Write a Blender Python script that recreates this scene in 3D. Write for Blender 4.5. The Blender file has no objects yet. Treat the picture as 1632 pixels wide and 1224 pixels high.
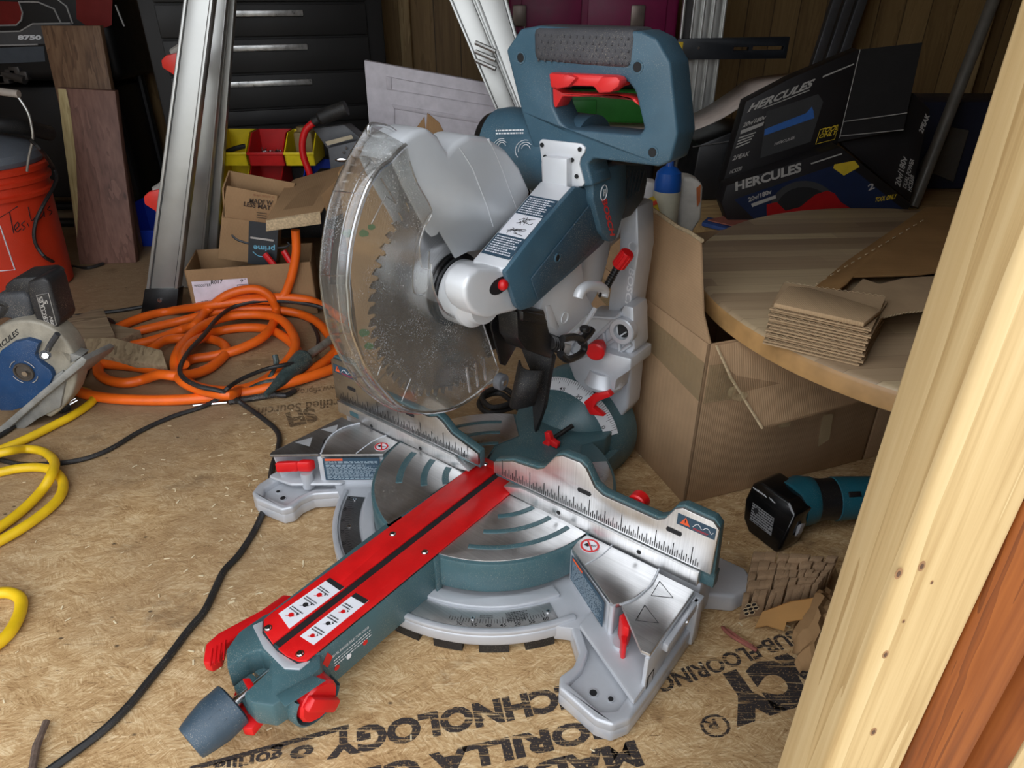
import bpy, bmesh, math, random
from mathutils import Vector, Matrix, Quaternion
from mathutils.geometry import tessellate_polygon
random.seed(7)
V = Vector
scene = bpy.context.scene
COL = scene.collection
# ---------------------------------------------------------------- camera geometry (photo measured at 1632x1224)
F, CX, CY, PITCH, CAMH = 1106.0, 816.0, 612.0, math.radians(29.7), 0.80
CP, SP_ = math.cos(PITCH), math.sin(PITCH)
def ray(u, v):
    x = (u-CX)/F; y = (CY-v)/F
    return V((x, CP+y*SP_, -SP_+y*CP))
CAMPOS = V((0, 0, CAMH))
def W(u, v, ax=2, c=0.0):
    """world point where the photo's sight line meets the plane  axis = c"""
    d = ray(u, v); t = (c-CAMPOS[ax])/d[ax]
    return CAMPOS+d*t
def WP(u, v, p0, n):
    d = ray(u, v); p0 = V(p0); n = V(n); t = (p0-CAMPOS).dot(n)/d.dot(n)
    return CAMPOS+d*t
SAW_O = V((-0.0374, 0.9233, 0.0)); SAW_ROT = math.radians(-37.5)
SA = V((math.cos(SAW_ROT), math.sin(SAW_ROT), 0)); SB = V((-math.sin(SAW_ROT), math.cos(SAW_ROT), 0))
def toL(p):
    d = p-SAW_O; return V((d.dot(SA), d.dot(SB), p.z))
def toW(p):
    p = V(p); return SAW_O+SA*p.x+SB*p.y+V((0, 0, p.z))
CAML = toL(CAMPOS)
def S(u, v, ax, c):
    """saw-local point on the plane  local axis = c"""
    d = ray(u, v); ld = V((d.dot(SA), d.dot(SB), d.z)); t = (c-CAML[ax])/ld[ax]
    return CAML+ld*t
# ---------------------------------------------------------------- mesh builder
def frame_from(z):
    z = z.normalized(); a = V((0, 0, 1)) if abs(z.z) < .9 else V((1, 0, 0))
    x = a.cross(z).normalized(); return x, z.cross(x)
def smooth_path(pts, n=6, closed=False):
    P = [V(p) for p in pts]; out = []; N = len(P)
    rng = range(N if closed else N-1)
    for i in rng:
        p0 = P[(i-1) % N] if (closed or i > 0) else P[0]
        p1 = P[i]; p2 = P[(i+1) % N]
        p3 = P[(i+2) % N] if (closed or i+2 < N) else P[-1]
        for k in range(n):
            t = k/n
            out.append(.5*((2*p1)+(-p0+p2)*t+(2*p0-5*p1+4*p2-p3)*t*t+(-p0+3*p1-3*p2+p3)*t**3))
    if not closed: out.append(P[-1])
    return out
def resample(P, n):
    P = [V(p) for p in P]; L = [0]
    for a, b in zip(P, P[1:]): L.append(L[-1]+(b-a).length)
    out = []; j = 0
    for i in range(n):
        s = L[-1]*i/(n-1)
        while j < len(P)-2 and L[j+1] < s: j += 1
        t = (s-L[j])/max(1e-9, L[j+1]-L[j]); out.append(P[j].lerp(P[j+1], min(1, t)))
    return out
class MB:
    def __init__(s): s.v = []; s.f = []; s.m = []
    def _add(s, vs, fs, m):
        o = len(s.v); s.v += [V(p) for p in vs]
        for f in fs: s.f.append([i+o for i in f]); s.m.append(m)
    def from_bm(s, bm, m):
        bm.verts.index_update()
        s._add([v.co.copy() for v in bm.verts], [[v.index for v in f.verts] for f in bm.faces], m)
    def prism(s, pts, vec, m=0, holes=(), bevel=0, seg=2, open_edges=(), cap=(True, True)):
        pts = [V(p) for p in pts]; vec = V(vec); bm = bmesh.new()
        loops = [pts]+[[V(p) for p in h] for h in holes]
        a = [[bm.verts.new(p) for p in l] for l in loops]
        b = [[bm.verts.new(p+vec) for p in l] for l in loops]
        if len(loops) == 1:
            if cap[0]: bm.faces.new(a[0])
            if cap[1]: bm.faces.new(list(reversed(b[0])))
        else:
            fa = [v for l in a for v in l]; fb = [v for l in b for v in l]
            for t in tessellate_polygon(loops):
                try:
                    if cap[0]: bm.faces.new([fa[i] for i in t])
                    if cap[1]: bm.faces.new([fb[i] for i in reversed(t)])
                except ValueError: pass
        for li, (la, lb) in enumerate(zip(a, b)):
            n = len(la)
            for i in range(n):
                if li == 0 and i in open_edges: continue
                try: bm.faces.new([la[(i+1) % n], la[i], lb[i], lb[(i+1) % n]])
                except ValueError: pass
        bmesh.ops.recalc_face_normals(bm, faces=bm.faces)
        if bevel > 0:
            es = [e for e in bm.edges if e.is_manifold and e.calc_face_angle(0) > math.radians(22)]
            bmesh.ops.bevel(bm, geom=es, offset=bevel, segments=seg, profile=.5, affect='EDGES', clamp_overlap=True)
        s.from_bm(bm, m); bm.free(); return s
    def box(s, lo, hi, m=0, bevel=0, seg=2):
        x0, y0, z0 = lo; x1, y1, z1 = hi
        return s.prism([(x0, y0, z0), (x1, y0, z0), (x1, y1, z0), (x0, y1, z0)], (0, 0, z1-z0), m, bevel=bevel, seg=seg)
    def obox(s, c, x, y, z, m=0, bevel=0, seg=2):
        c, x, y, z = V(c), V(x)/2, V(y)/2, V(z)/2
        return s.prism([c-x-y-z, c+x-y-z, c+x+y-z, c-x+y-z], z*2, m, bevel=bevel, seg=seg)
    def quad(s, pts, m=0): s._add(pts, [list(range(len(pts)))], m); return s
    def plate(s, pts, th, m=0, bevel=0):
        """polygon in space given thickness th along its own normal (grows away from the viewer when th>0)"""
        P = [V(p) for p in pts]; n = V((0, 0, 0))
        for i in range(len(P)): n += P[i].cross(P[(i+1) % len(P)])
        n.normalize(); c = sum(P, V())/len(P)
        P = [p-n*(p-c).dot(n) for p in P]
        if n.dot(c-(CAML if s.local else CAMPOS)) < 0: n = -n
        return s.prism(P, n*th, m, bevel=bevel)
    local = False
    def tube(s, pts, r, m=0, n=10, closed=False, cap=True):
        P = [V(p) for p in pts]; N = len(P)
        rr = r if isinstance(r, (list, tuple)) else [r]*N
        rings = []; T0 = (P[1]-P[0]).normalized(); x, y = frame_from(T0)
        for i in range(N):
            if closed: T = (P[(i+1) % N]-P[i-1])
            else: T = P[min(i+1, N-1)]-P[max(i-1, 0)]
            if T.length < 1e-9: T = T0
            T.normalize(); q = T0.rotation_difference(T); x = q @ x; x = (x-T*x.dot(T)).normalized(); y = T.cross(x); T0 = T
            rings.append([P[i]+(x*math.cos(2*math.pi*k/n)+y*math.sin(2*math.pi*k/n))*rr[i] for k in range(n)])
        vs = [p for rg in rings for p in rg]; fs = []
        for i in range(N if closed else N-1):
            j = (i+1) % N
            for k in range(n): fs.append([i*n+k, i*n+(k+1) % n, j*n+(k+1) % n, j*n+k])
        if cap and not closed: fs += [list(range(n))[::-1], [(N-1)*n+k for k in range(n)]]
        s._add(vs, fs, m); return s
    def lathe(s, c, axis, prof, m=0, n=32, a0=0, a1=2*math.pi, up=None, cap=True):
        """prof: list of (distance along axis, radius)"""
        c = V(c); ax = V(axis).normalized()
        if up is None: x, y = frame_from(ax)
        else: x = V(up).normalized(); y = ax.cross(x)
        full = abs(a1-a0-2*math.pi) < 1e-6; K = n if full else n+1
        vs = []; fs = []
        for (t, r) in prof:
            for k in range(K):
                a = a0+(a1-a0)*k/n; vs.append(c+ax*t+(x*math.cos(a)+y*math.sin(a))*r)
        for i in range(len(prof)-1):
            for k in range(n):
                k2 = (k+1) % K
                fs.append([i*K+k, i*K+k2, (i+1)*K+k2, (i+1)*K+k])
        if full and cap:
            if prof[0][1] > 1e-6: fs.append(list(range(K))[::-1])
            if prof[-1][1] > 1e-6: fs.append([(len(prof)-1)*K+k for k in range(K)])
        s._add(vs, fs, m); return s
    def cyl(s, a, b, r, m=0, n=24, r2=None, bevel=0):
        a, b = V(a), V(b); L = (b-a).length; r2 = r if r2 is None else r2
        if bevel: pr = [(0, 0), (0, r-bevel), (bevel, r), (L-bevel, r2), (L, r2-bevel), (L, 0)]
        else: pr = [(0, r), (L, r2)]
        return s.lathe(a, b-a, pr, m, n)
    def sphere(s, c, r, m=0, n=12, sc=(1, 1, 1)):
        vs = []; fs = []; K = n; R = n//2
        for i in range(R+1):
            t = math.pi*i/R
            for k in range(K):
                a = 2*math.pi*k/K
                vs.append(V(c)+V((math.sin(t)*math.cos(a)*sc[0], math.sin(t)*math.sin(a)*sc[1], math.cos(t)*sc[2]))*r)
        for i in range(R):
            for k in range(K): fs.append([i*K+k, i*K+(k+1) % K, (i+1)*K+(k+1) % K, (i+1)*K+k])
        s._add(vs, fs, m); return s
    def strip(s, A, B, m=0):
        """ruled surface between two equally long polylines"""
        n = len(A); s._add(list(A)+list(B), [[i, i+1, n+i+1, n+i] for i in range(n-1)], m); return s
    def dashes(s, o, ux, uy, rows, m=0, fill=.9, hh=.5, seed=1, lift=(0, 0, 0)):
        """rows of small print reduced to word-length strokes"""
        rnd = random.Random(seed); o, ux, uy = V(o)+V(lift), V(ux), V(uy)
        for r in range(rows):
            t = 0; end = fill*(rnd.uniform(.75, 1) if rnd.random() < .4 else 1)
            while t < end:
                w = min(rnd.uniform(.03, .11), end-t); a = o+ux*t+uy*((r+.2)/rows); b = uy*(hh/rows)
                s._add([a, a+ux*w, a+ux*w+b, a+b], [[0, 1, 2, 3]], m); t += w+.022
        return s
    def build(s, name, mats, parent=None, sharp=32, solid=0, smooth=True, mods=()):
        me = bpy.data.meshes.new(name); me.from_pydata([tuple(v) for v in s.v], [], s.f)
        mats = mats if isinstance(mats, (list, tuple)) else [mats]
        for m in mats: me.materials.append(m)
        me.polygons.foreach_set('material_index', s.m)
        me.validate(); me.update()
        bm = bmesh.new(); bm.from_mesh(me); bmesh.ops.remove_doubles(bm, verts=bm.verts, dist=1e-6)
        bmesh.ops.recalc_face_normals(bm, faces=bm.faces); bm.to_mesh(me); bm.free()
        if smooth:
            me.polygons.foreach_set('use_smooth', [True]*len(me.polygons)); me.set_sharp_from_angle(angle=math.radians(sharp))
        o = bpy.data.objects.new(name, me); COL.objects.link(o)
        if parent: o.parent = parent
        if solid:
            md = o.modifiers.new('solid', 'SOLIDIFY'); md.thickness = solid; md.offset = 0
        return o
class LB(MB): local = True
def tag(o, label=None, cat=None, group=None, kind=None):
    if label: o['label'] = label
    if cat: o['category'] = cat
    if group: o['group'] = group
    if kind: o['kind'] = kind
    return o
def thing(name, label, cat, loc=(0, 0, 0), rz=0, group=None):
    o = bpy.data.objects.new(name, None); COL.objects.link(o); o.location = loc; o.rotation_euler = (0, 0, rz)
    o.empty_display_size = .05
    return tag(o, label, cat, group)
class World:
    """a thing whose parts are given in world coordinates, hung under an Empty at its base"""
    def __init__(s, name, label, cat, base, group=None):
        s.base = V(base); s.o = thing(name, label, cat, base, 0, group)
    def part(s, mb, name, mats, parent=None, **k):
        mb.v = [p-s.base for p in mb.v]
        return mb.build(name, mats, parent or s.o, **k)
    def text(s, *a, parent=None, name='lettering', **k):
        mb = MB(); mb_text(mb, *a, **k); return s.part(mb, name, k.get('mat'), parent)
def absorb(dst, src):
    """print that lies on a surface becomes part of that surface's mesh"""
    a, b = dst.data, src.data; nm = len(a.materials); bm = bmesh.new(); bm.from_mesh(a); n0 = len(bm.faces); bm.from_mesh(b)
    bm.faces.ensure_lookup_table()
    for f in bm.faces[n0:]: f.material_index += nm
    for m in b.materials: a.materials.append(m)
    bm.to_mesh(a); bm.free(); bpy.data.objects.remove(src)
def struct(mb, name, mats, **k):
    o = mb.build(name, mats, **k); o['kind'] = 'structure'; return o
_tc = {}
def text_mesh(txt, offset=0):
    key = (txt, offset)
    if key in _tc: return _tc[key]
    cu = bpy.data.curves.new('t', 'FONT'); cu.body = txt; cu.size = 1; cu.offset = offset; cu.resolution_u = 3; cu.fill_mode = 'FRONT'
    ob = bpy.data.objects.new('t', cu); COL.objects.link(ob)
    dg = bpy.context.evaluated_depsgraph_get(); dg.update()
    me = bpy.data.meshes.new_from_object(ob.evaluated_get(dg))
    vs = [v.co.copy() for v in me.vertices]; fs = [list(p.vertices) for p in me.polygons]
    bpy.data.objects.remove(ob); bpy.data.curves.remove(cu); bpy.data.meshes.remove(me)
    x0 = min(v.x for v in vs); x1 = max(v.x for v in vs); y1 = max(v.y for v in vs); y0 = min(0, min(v.y for v in vs))
    _tc[key] = (vs, fs, x0, x1, y1); return _tc[key]
def mb_text(mb, txt, p0, p1, up, offset=0, m=0, slant=0, mat=None, thick=0, lift=0):
    """letters stretched from p0 to p1 (baseline); up = vector of cap height; slant leans them"""
    vs, fs, x0, x1, y1 = text_mesh(txt, offset); p0, p1, up = V(p0), V(p1), V(up); ux = p1-p0
    n = ux.cross(up).normalized(); p0 = p0+n*lift
    P = [p0+ux*((v.x-x0)/(x1-x0)+slant*v.y/y1*up.length/ux.length)+up*(v.y/y1) for v in vs]
    mb._add(P, fs, m); return mb
# ---------------------------------------------------------------- materials
def srgb(r, g, b):
    f = lambda c: (c/255)/12.92 if c/255 <= .04045 else ((c/255+.055)/1.055)**2.4
    return (f(r), f(g), f(b), 1)
class NT:
    def __init__(s, name):
        s.mat = bpy.data.materials.new(name); s.mat.use_nodes = True; s.t = s.mat.node_tree
        s.b = s.t.nodes['Principled BSDF']; s.out = s.t.nodes['Material Output']; s.co = None
    def n(s, kind, **inp):
        nd = s.t.nodes.new(kind)
        for k, v in inp.items():
            if k.startswith('_'): setattr(nd, k[1:], v)
            else:
                key = int(k[1:]) if k[0] == 'i' and k[1:].isdigit() else k.replace('_', ' ')
                if isinstance(v, bpy.types.NodeSocket): s.t.links.new(v, nd.inputs[key])
                else: nd.inputs[key].default_value = v
        return nd
    def link(s, a, b): s.t.links.new(a, b)
    def coord(s, scale=(1, 1, 1), rot=(0, 0, 0), loc=(0, 0, 0)):
        if not s.co: s.co = s.t.nodes.new('ShaderNodeTexCoord').outputs['Object']
        m = s.n('ShaderNodeMapping', Vector=s.co); m.inputs['Scale'].default_value = scale; m.inputs['Rotation'].default_value = rot; m.inputs['Location'].default_value = loc
        return m.outputs[0]
    def noise(s, vec, scale=5, detail=3, rough=.5, dist=0):
        return s.n('ShaderNodeTexNoise', Vector=vec, Scale=scale, Detail=detail, Roughness=rough, Distortion=dist).outputs['Fac']
    def ramp(s, fac, stops):
        r = s.n('ShaderNodeValToRGB', Fac=fac); el = r.color_ramp.elements
        while len(el) < len(stops): el.new(.5)
        for e, (p, c) in zip(el, stops):
            e.position = p; e.color = c if not isinstance(c, (int, float)) else (c, c, c, 1)
        return r.outputs['Color']
    def mix(s, fac, a, b, mode='MIX'):
        m = s.t.nodes.new('ShaderNodeMix'); m.data_type = 'RGBA'; m.blend_type = mode
        for sock, v in ((m.inputs[0], fac), (m.inputs[6], a), (m.inputs[7], b)):
            if isinstance(v, bpy.types.NodeSocket): s.link(v, sock)
            else: sock.default_value = v
        return m.outputs[2]
    def math(s, op, a, b=0):
        m = s.t.nodes.new('ShaderNodeMath'); m.operation = op
        for i, v in enumerate((a, b)):
            if isinstance(v, bpy.types.NodeSocket): s.link(v, m.inputs[i])
            else: m.inputs[i].default_value = v
        return m.outputs[0]
    def setp(s, **k):
        for key, v in k.items():
            sock = s.b.inputs[key.replace('_', ' ')]
            if isinstance(v, bpy.types.NodeSocket): s.link(v, sock)
            else: sock.default_value = v
        return s
    def bump(s, h, strength=.3, dist=.001):
        b = s.n('ShaderNodeBump', Height=h, Strength=strength, Distance=dist); s.link(b.outputs[0], s.b.inputs['Normal'])
def plain(name, col, rough=.5, metal=0, var=.12, vs=30, bump=0, bs=400, dust=0, dustcol=None, spec=.5, coat=0):
    t = NT(name); c = t.coord(); nz = t.noise(c, vs, 4, .6)
    d = tuple(x*(1-var) for x in col[:3])+(1,); l = tuple(min(1, x*(1+var)) for x in col[:3])+(1,)
    base = t.ramp(nz, [(.3, d), (.7, l)])
    if dust:
        dn = t.noise(c, 900, 2, .5); dm = t.noise(c, 14, 3, .6)
        k = t.math('MULTIPLY', t.ramp(dn, [(.60, 0.), (.68, 1.)]), t.ramp(dm, [(.35, 0.), (.7, dust)]))
        base = t.mix(k, base, dustcol or srgb(215, 200, 175))
    rr = t.ramp(nz, [(.2, max(.02, rough-.06)), (.8, min(1, rough+.08))])
    t.setp(Base_Color=base, Roughness=rr, Metallic=metal, Specular_IOR_Level=spec, Coat_Weight=coat)
    if bump: t.bump(t.noise(c, bs, 2), bump, .0006)
    return t.mat
def wood(name, cols, axis=2, fine=90, rough=.6, plank=None, knots=.0, sc=1, rot=(0, 0, 0), dark=.75, dist=1.2, along=.8):
    """grain runs along axis; cols = (dark, mid, light)"""
    t = NT(name); s = [fine*sc]*3; s[axis] = 3.0*sc; s2 = [9*sc]*3; s2[axis] = along*sc
    c1 = t.coord(tuple(s), rot); c2 = t.coord(tuple(s2), rot)
    a = t.noise(c2, 1, 4, .6, dist); b = t.noise(c1, 1, 3, .6)
    rings = t.math('FRACT', t.math('MULTIPLY', a, 9.0))
    f = t.math('ADD', t.math('MULTIPLY', rings, .28), t.math('ADD', t.math('MULTIPLY', b, .62), t.math('MULTIPLY', a, .2)))
    col = t.ramp(f, [(.25, cols[0]), (.5, cols[1]), (.8, cols[2])])
    if knots:
        sk = [7*sc]*3; sk[axis] = 2.6*sc
        vo = t.n('ShaderNodeTexVoronoi', Vector=t.coord(tuple(sk), rot), Scale=1.0); vo.inputs['Randomness'].default_value = 1
        k = t.ramp(vo.outputs['Distance'], [(.0, 1.), (.05*knots, .9), (.11*knots, 0.)])
        col = t.mix(k, col, tuple(x*.35 for x in cols[0][:3])+(1,))
    if plank:  # (axis across, width): boards of slightly different tone with dark joints
        ax, wd = plank; sep = t.n('ShaderNodeSeparateXYZ', Vector=t.coord((1, 1, 1), rot)).outputs[ax]
        q = t.math('DIVIDE', sep, wd); cell = t.math('FLOOR', q); wn = t.n('ShaderNodeTexWhiteNoise', _noise_dimensions='1D', W=cell).outputs['Value']
        col = t.mix(.55, col, t.ramp(wn, [(0, cols[0]), (.5, cols[1]), (1, cols[2])]), 'MIX')
        fr = t.math('FRACT', q); g = t.ramp(t.math('ABSOLUTE', t.math('SUBTRACT', fr, .5)), [(.47, 0.), (.49, 1.)])
        col = t.mix(t.math('MULTIPLY', g, dark), col, tuple(x*.15 for x in cols[0][:3])+(1,))
    t.setp(Base_Color=col, Roughness=rough); t.bump(f, .25, .0008)
    return t.mat
def cardboard(name, c, axis=0, sc=260, var=.18, tapec=None):
    t = NT(name); co = t.coord(); nz = t.noise(co, 7, 5, .6); fine = t.noise(co, 220, 2, .6)
    d = tuple(x*(1-var) for x in c[:3])+(1,); l = tuple(min(1, x*(1+var)) for x in c[:3])+(1,)
    base = t.ramp(nz, [(.3, d), (.7, l)])
    base = t.mix(t.math('MULTIPLY', fine, .25), base, tuple(x*.7 for x in c[:3])+(1,))
    w = t.n('ShaderNodeTexWave', Vector=co, Scale=sc/6.28, Distortion=.6, _bands_direction='XYZ'[axis])
    base = t.mix(t.math('MULTIPLY', w.outputs['Fac'], .10), base, tuple(x*.6 for x in c[:3])+(1,))
    crease = t.noise(t.coord(tuple([30 if i == axis else 1.2 for i in range(3)])), 1, 2, .5, .5)
    t.setp(Base_Color=base, Roughness=.85, Specular_IOR_Level=.2)
    t.bump(t.math('ADD', t.math('MULTIPLY', w.outputs['Fac'], .3), t.math('MULTIPLY', crease, 2.0)), .35, .002)
    return t.mat
# ================================================================= MATERIALS
TEAL = plain('teal plastic', srgb(62, 93, 110), .42, 0, .1, 25, .12, 900, dust=.35)
TEALC = plain('teal cast paint', srgb(62, 92, 98), .38, 0, .1, 25, .1, 900, dust=.55)
TEALD = plain('dark teal plastic', srgb(34, 52, 64), .4, 0, .15, 20, .1, 700, dust=.5)
SILV = plain('silver paint', srgb(190, 193, 198), .34, .3, .06, 20, .12, 1200, dust=.12)
LIGHTS = plain('light silver casting', srgb(222, 224, 227), .32, .15, .05, 12, .08, 1200, dust=.1)
GUARDG = plain('grey guard paint', srgb(206, 210, 214), .34, .15, .05, 10, .05, 900, dust=.1)
RED = plain('red plastic', srgb(205, 22, 26), .33, 0, .1, 18, .06, 500)
REDP = plain('red insert plate', srgb(208, 20, 22), .38, 0, .12, 30, .1, 700, dust=.3, dustcol=srgb(235, 90, 80))
REDL = plain('bright red trigger', srgb(228, 52, 52), .3, 0, .06, 18)
BLK = plain('black plastic', srgb(22, 22, 24), .35, 0, .25, 20, .1, 500, dust=.15)
BLKM = plain('black rubber', srgb(26, 26, 27), .6, 0, .25, 30, .3, 600, dust=.35)
BLKG = plain('black gloss', srgb(14, 14, 15), .18, 0, .2, 20, coat=.3)
CHROME = plain('bright steel', (.75, .75, .76, 1), .2, 1, .05, 50)
HOLE = plain('dark recess', (.008, .008, .009, 1), .7)
WHITE = plain('white print', srgb(222, 224, 226), .6, 0, .05)
LABELT = plain('dark label', srgb(44, 70, 88), .45, 0, .08)
LABELW = plain('white label', srgb(225, 226, 232), .5, 0, .04)
ORANGEL = plain('orange print', srgb(228, 92, 44), .6)
INK = plain('black print', srgb(24, 24, 26), .7)
GRIP = plain('dark grip rubber', srgb(68, 68, 72), .62, 0, .25, 25, .3, 500, dust=.3)
def machined(name, base=.62, rough=.24, dust=.6, sc=(6, 500, 6)):
    t = NT(name); n1 = t.noise(t.coord(sc), 1, 2, .5); n2 = t.noise(t.coord(), 9, 3, .6)
    c = t.ramp(t.math('ADD', t.math('MULTIPLY', n1, .45), t.math('MULTIPLY', n2, .55)), [(.35, base*.84), (.65, min(1, base*1.12))])
    dn = t.noise(t.coord(), 850, 2); dm = t.noise(t.coord(), 12, 3, .6)
    k = t.math('MULTIPLY', t.ramp(dn, [(.58, 0.), (.66, 1.)]), t.ramp(dm, [(.4, 0.), (.7, dust)]))
    c = t.mix(k, c, srgb(205, 195, 180))
    t.setp(Base_Color=c, Metallic=t.math('SUBTRACT', 1.0, k), Roughness=t.ramp(n2, [(.3, rough-.05), (.7, rough+.16)]))
    t.bump(n1, .05, .0003); return t.mat
ALU = machined('machined aluminium', .72, .3); ALUF = machined('machined fence face', .78, .36, .1, (500, 6, 6))
def blade_mat():
    t = NT('brushed blade steel'); co = t.coord((1, 1, 1), (0, 0, 0), (0, .0647, -.4510))
    sep = t.n('ShaderNodeSeparateXYZ', Vector=co); y, z = sep.outputs[1], sep.outputs[2]
    r = t.math('SQRT', t.math('ADD', t.math('MULTIPLY', y, y), t.math('MULTIPLY', z, z)))
    n1 = t.n('ShaderNodeTexNoise', _noise_dimensions='1D', W=r, Scale=900.0, Detail=2.0).outputs['Fac']
    t.setp(Base_Color=t.ramp(n1, [(.3, .58), (.7, .74)]), Metallic=1.0, Roughness=.27, Anisotropic=.75)
    tan = t.n('ShaderNodeTangent', _direction_type='RADIAL', _axis='X'); t.link(tan.outputs[0], t.b.inputs['Tangent'])
    t.bump(n1, .15, .0003); return t.mat
BLADE = blade_mat()
def clear_mat():
    t = NT('clear guard plastic'); tr = t.n('ShaderNodeBsdfTransparent'); tr.inputs[0].default_value = (.93, .935, .93, 1)
    gl = t.n('ShaderNodeBsdfGlossy'); gl.inputs['Roughness'].default_value = .08
    df = t.n('ShaderNodeBsdfDiffuse'); df.inputs[0].default_value = (.75, .74, .72, 1)
    fr = t.n('ShaderNodeLayerWeight'); fr.inputs[0].default_value = .35
    m = t.n('ShaderNodeMixShader'); t.link(t.ramp(fr.outputs['Facing'], [(0, .07), (.7, .3), (1, .75)]), m.inputs[0]); t.link(tr.outputs[0], m.inputs[1]); t.link(gl.outputs[0], m.inputs[2])
    sp = t.math('MULTIPLY', t.ramp(t.noise(t.coord(), 620, 2), [(.60, 0.), (.67, 1.)]), t.ramp(t.noise(t.coord(), 16, 3, .6), [(.42, .03), (.75, .8)]))
    hz = t.math('ADD', sp, .035)
    m2 = t.n('ShaderNodeMixShader'); t.link(hz, m2.inputs[0]); t.link(m.outputs[0], m2.inputs[1]); t.link(df.outputs[0], m2.inputs[2])
    t.link(m2.outputs[0], t.out.inputs[0]); return t.mat
CLEAR = clear_mat()
def clear_edge():
    t = NT('clear guard edge'); tr = t.n('ShaderNodeBsdfTransparent'); gl = t.n('ShaderNodeBsdfGlossy'); gl.inputs['Roughness'].default_value = .12
    fr = t.n('ShaderNodeLayerWeight'); fr.inputs[0].default_value = .5
    m = t.n('ShaderNodeMixShader'); t.link(t.ramp(fr.outputs['Facing'], [(0, .3), (1, .9)]), m.inputs[0]); t.link(tr.outputs[0], m.inputs[1]); t.link(gl.outputs[0], m.inputs[2]); t.link(m.outputs[0], t.out.inputs[0]); return t.mat
CLEARE = clear_edge()
def osb():
    t = NT('oriented strand floor'); base = None; hs = None
    layers = [(75, (22, 260), 2.2), (40, (18, 180), 1.5), (130, (34, 360), 2.6)]
    vals = []
    for i, (vs, (a, b), sp) in enumerate(layers):
        co = t.coord((.45, 1, 1), (0, 0, .17+.5*i), (3.1*i, 1.7*i, 0))
        dn = t.n('ShaderNodeTexNoise', Vector=co, Scale=14.0, Detail=2.0)
        cd = t.mix(.06, co, dn.outputs['Color'], 'ADD')
        vo = t.n('ShaderNodeTexVoronoi', Vector=cd, Scale=float(vs), _voronoi_dimensions='2D')
        rnd = t.n('ShaderNodeSeparateColor', Color=vo.outputs['Color'])
        ang = t.math('MULTIPLY', t.math('SUBTRACT', rnd.outputs[0], .5), sp)
        vr = t.n('ShaderNodeVectorRotate', Vector=t.coord(), Angle=ang, _rotation_type='Z_AXIS')
        mp = t.n('ShaderNodeMapping', Vector=vr.outputs[0]); mp.inputs['Scale'].default_value = (a, b, 1)
        nz = t.noise(mp.outputs[0], 1.6, 4, .65, .4)
        vals.append(t.math('ADD', t.math('MULTIPLY', nz, .8), t.math('MULTIPLY', rnd.outputs[1], .12)))
    f = t.math('ADD', t.math('ADD', t.math('MULTIPLY', vals[0], .42), t.math('MULTIPLY', vals[1], .3)), t.math('MULTIPLY', vals[2], .34))
    col = t.ramp(f, [(.34, srgb(120, 88, 54)), (.43, srgb(168, 134, 92)), (.50, srgb(190, 158, 114)), (.60, srgb(222, 198, 158))])
    # thin dark splits between strands
    fib = t.noise(t.coord((22, 260, 1), (0, 0, .2)), 1, 4, .65, 2.0)
    col = t.mix(t.ramp(fib, [(.30, .8), (.385, 0.)]), col, srgb(96, 66, 36))
    # worn, dirty grey plus painted light falloff towards the back left; stains, pitch spots
    sep = t.n('ShaderNodeSeparateXYZ', Vector=t.coord()); X, Y = sep.outputs[0], sep.outputs[1]
    big = t.noise(t.coord((1, 1, 1), (0, 0, 0), (5, 2, 0)), 3.2, 5, .6)
    g = t.math('ADD', t.math('ADD', t.math('MULTIPLY', Y, .55), t.math('MULTIPLY', X, -.22)), t.math('MULTIPLY', t.math('SUBTRACT', big, .5), 1.1))
    dirt_falloff = t.ramp(g, [(.46, 0.), (1.0, .78)])
    col = t.mix(dirt_falloff, col, srgb(134, 112, 88))
    st = t.noise(t.coord((1, 1, 1), (0, 0, 0), (9, 4, 0)), 9, 4, .62)
    col = t.mix(t.ramp(st, [(.60, 0.), (.72, .55)]), col, srgb(104, 82, 60))
    sp = t.n('ShaderNodeTexVoronoi', Vector=t.coord((1, 1.6, 1), (0, 0, .2)), Scale=24.0); sz = t.n('ShaderNodeSeparateColor', Color=sp.outputs['Color']).outputs[0]
    k = t.math('MULTIPLY', t.ramp(sp.outputs['Distance'], [(.05, 1.), (.11, 0.)]), t.ramp(sz, [(.72, 0.), (.78, .8)]))
    col = t.mix(k, col, srgb(52, 42, 36))
    tiny = t.noise(t.coord((200, 420, 1), (0, 0, .3)), 1, 1); col = t.mix(t.ramp(tiny, [(.70, 0.), (.74, .55)]), col, srgb(88, 64, 42))
    chips = t.noise(t.coord((120, 330, 1), (0, 0, .6)), 1, 1); area = t.noise(t.coord((1, 1, 1), (0, 0, 0), (2, 7, 0)), 2.6, 3, .5)
    col = t.mix(t.math('MULTIPLY', t.ramp(chips, [(.72, 0.), (.76, 1.)]), t.ramp(area, [(.45, 0.), (.6, .8)])), col, srgb(226, 208, 170))
    t.setp(Base_Color=col, Roughness=.72, Specular_IOR_Level=.25); t.bump(f, .6, .0016)
    return t.mat
OSB = osb()
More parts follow.
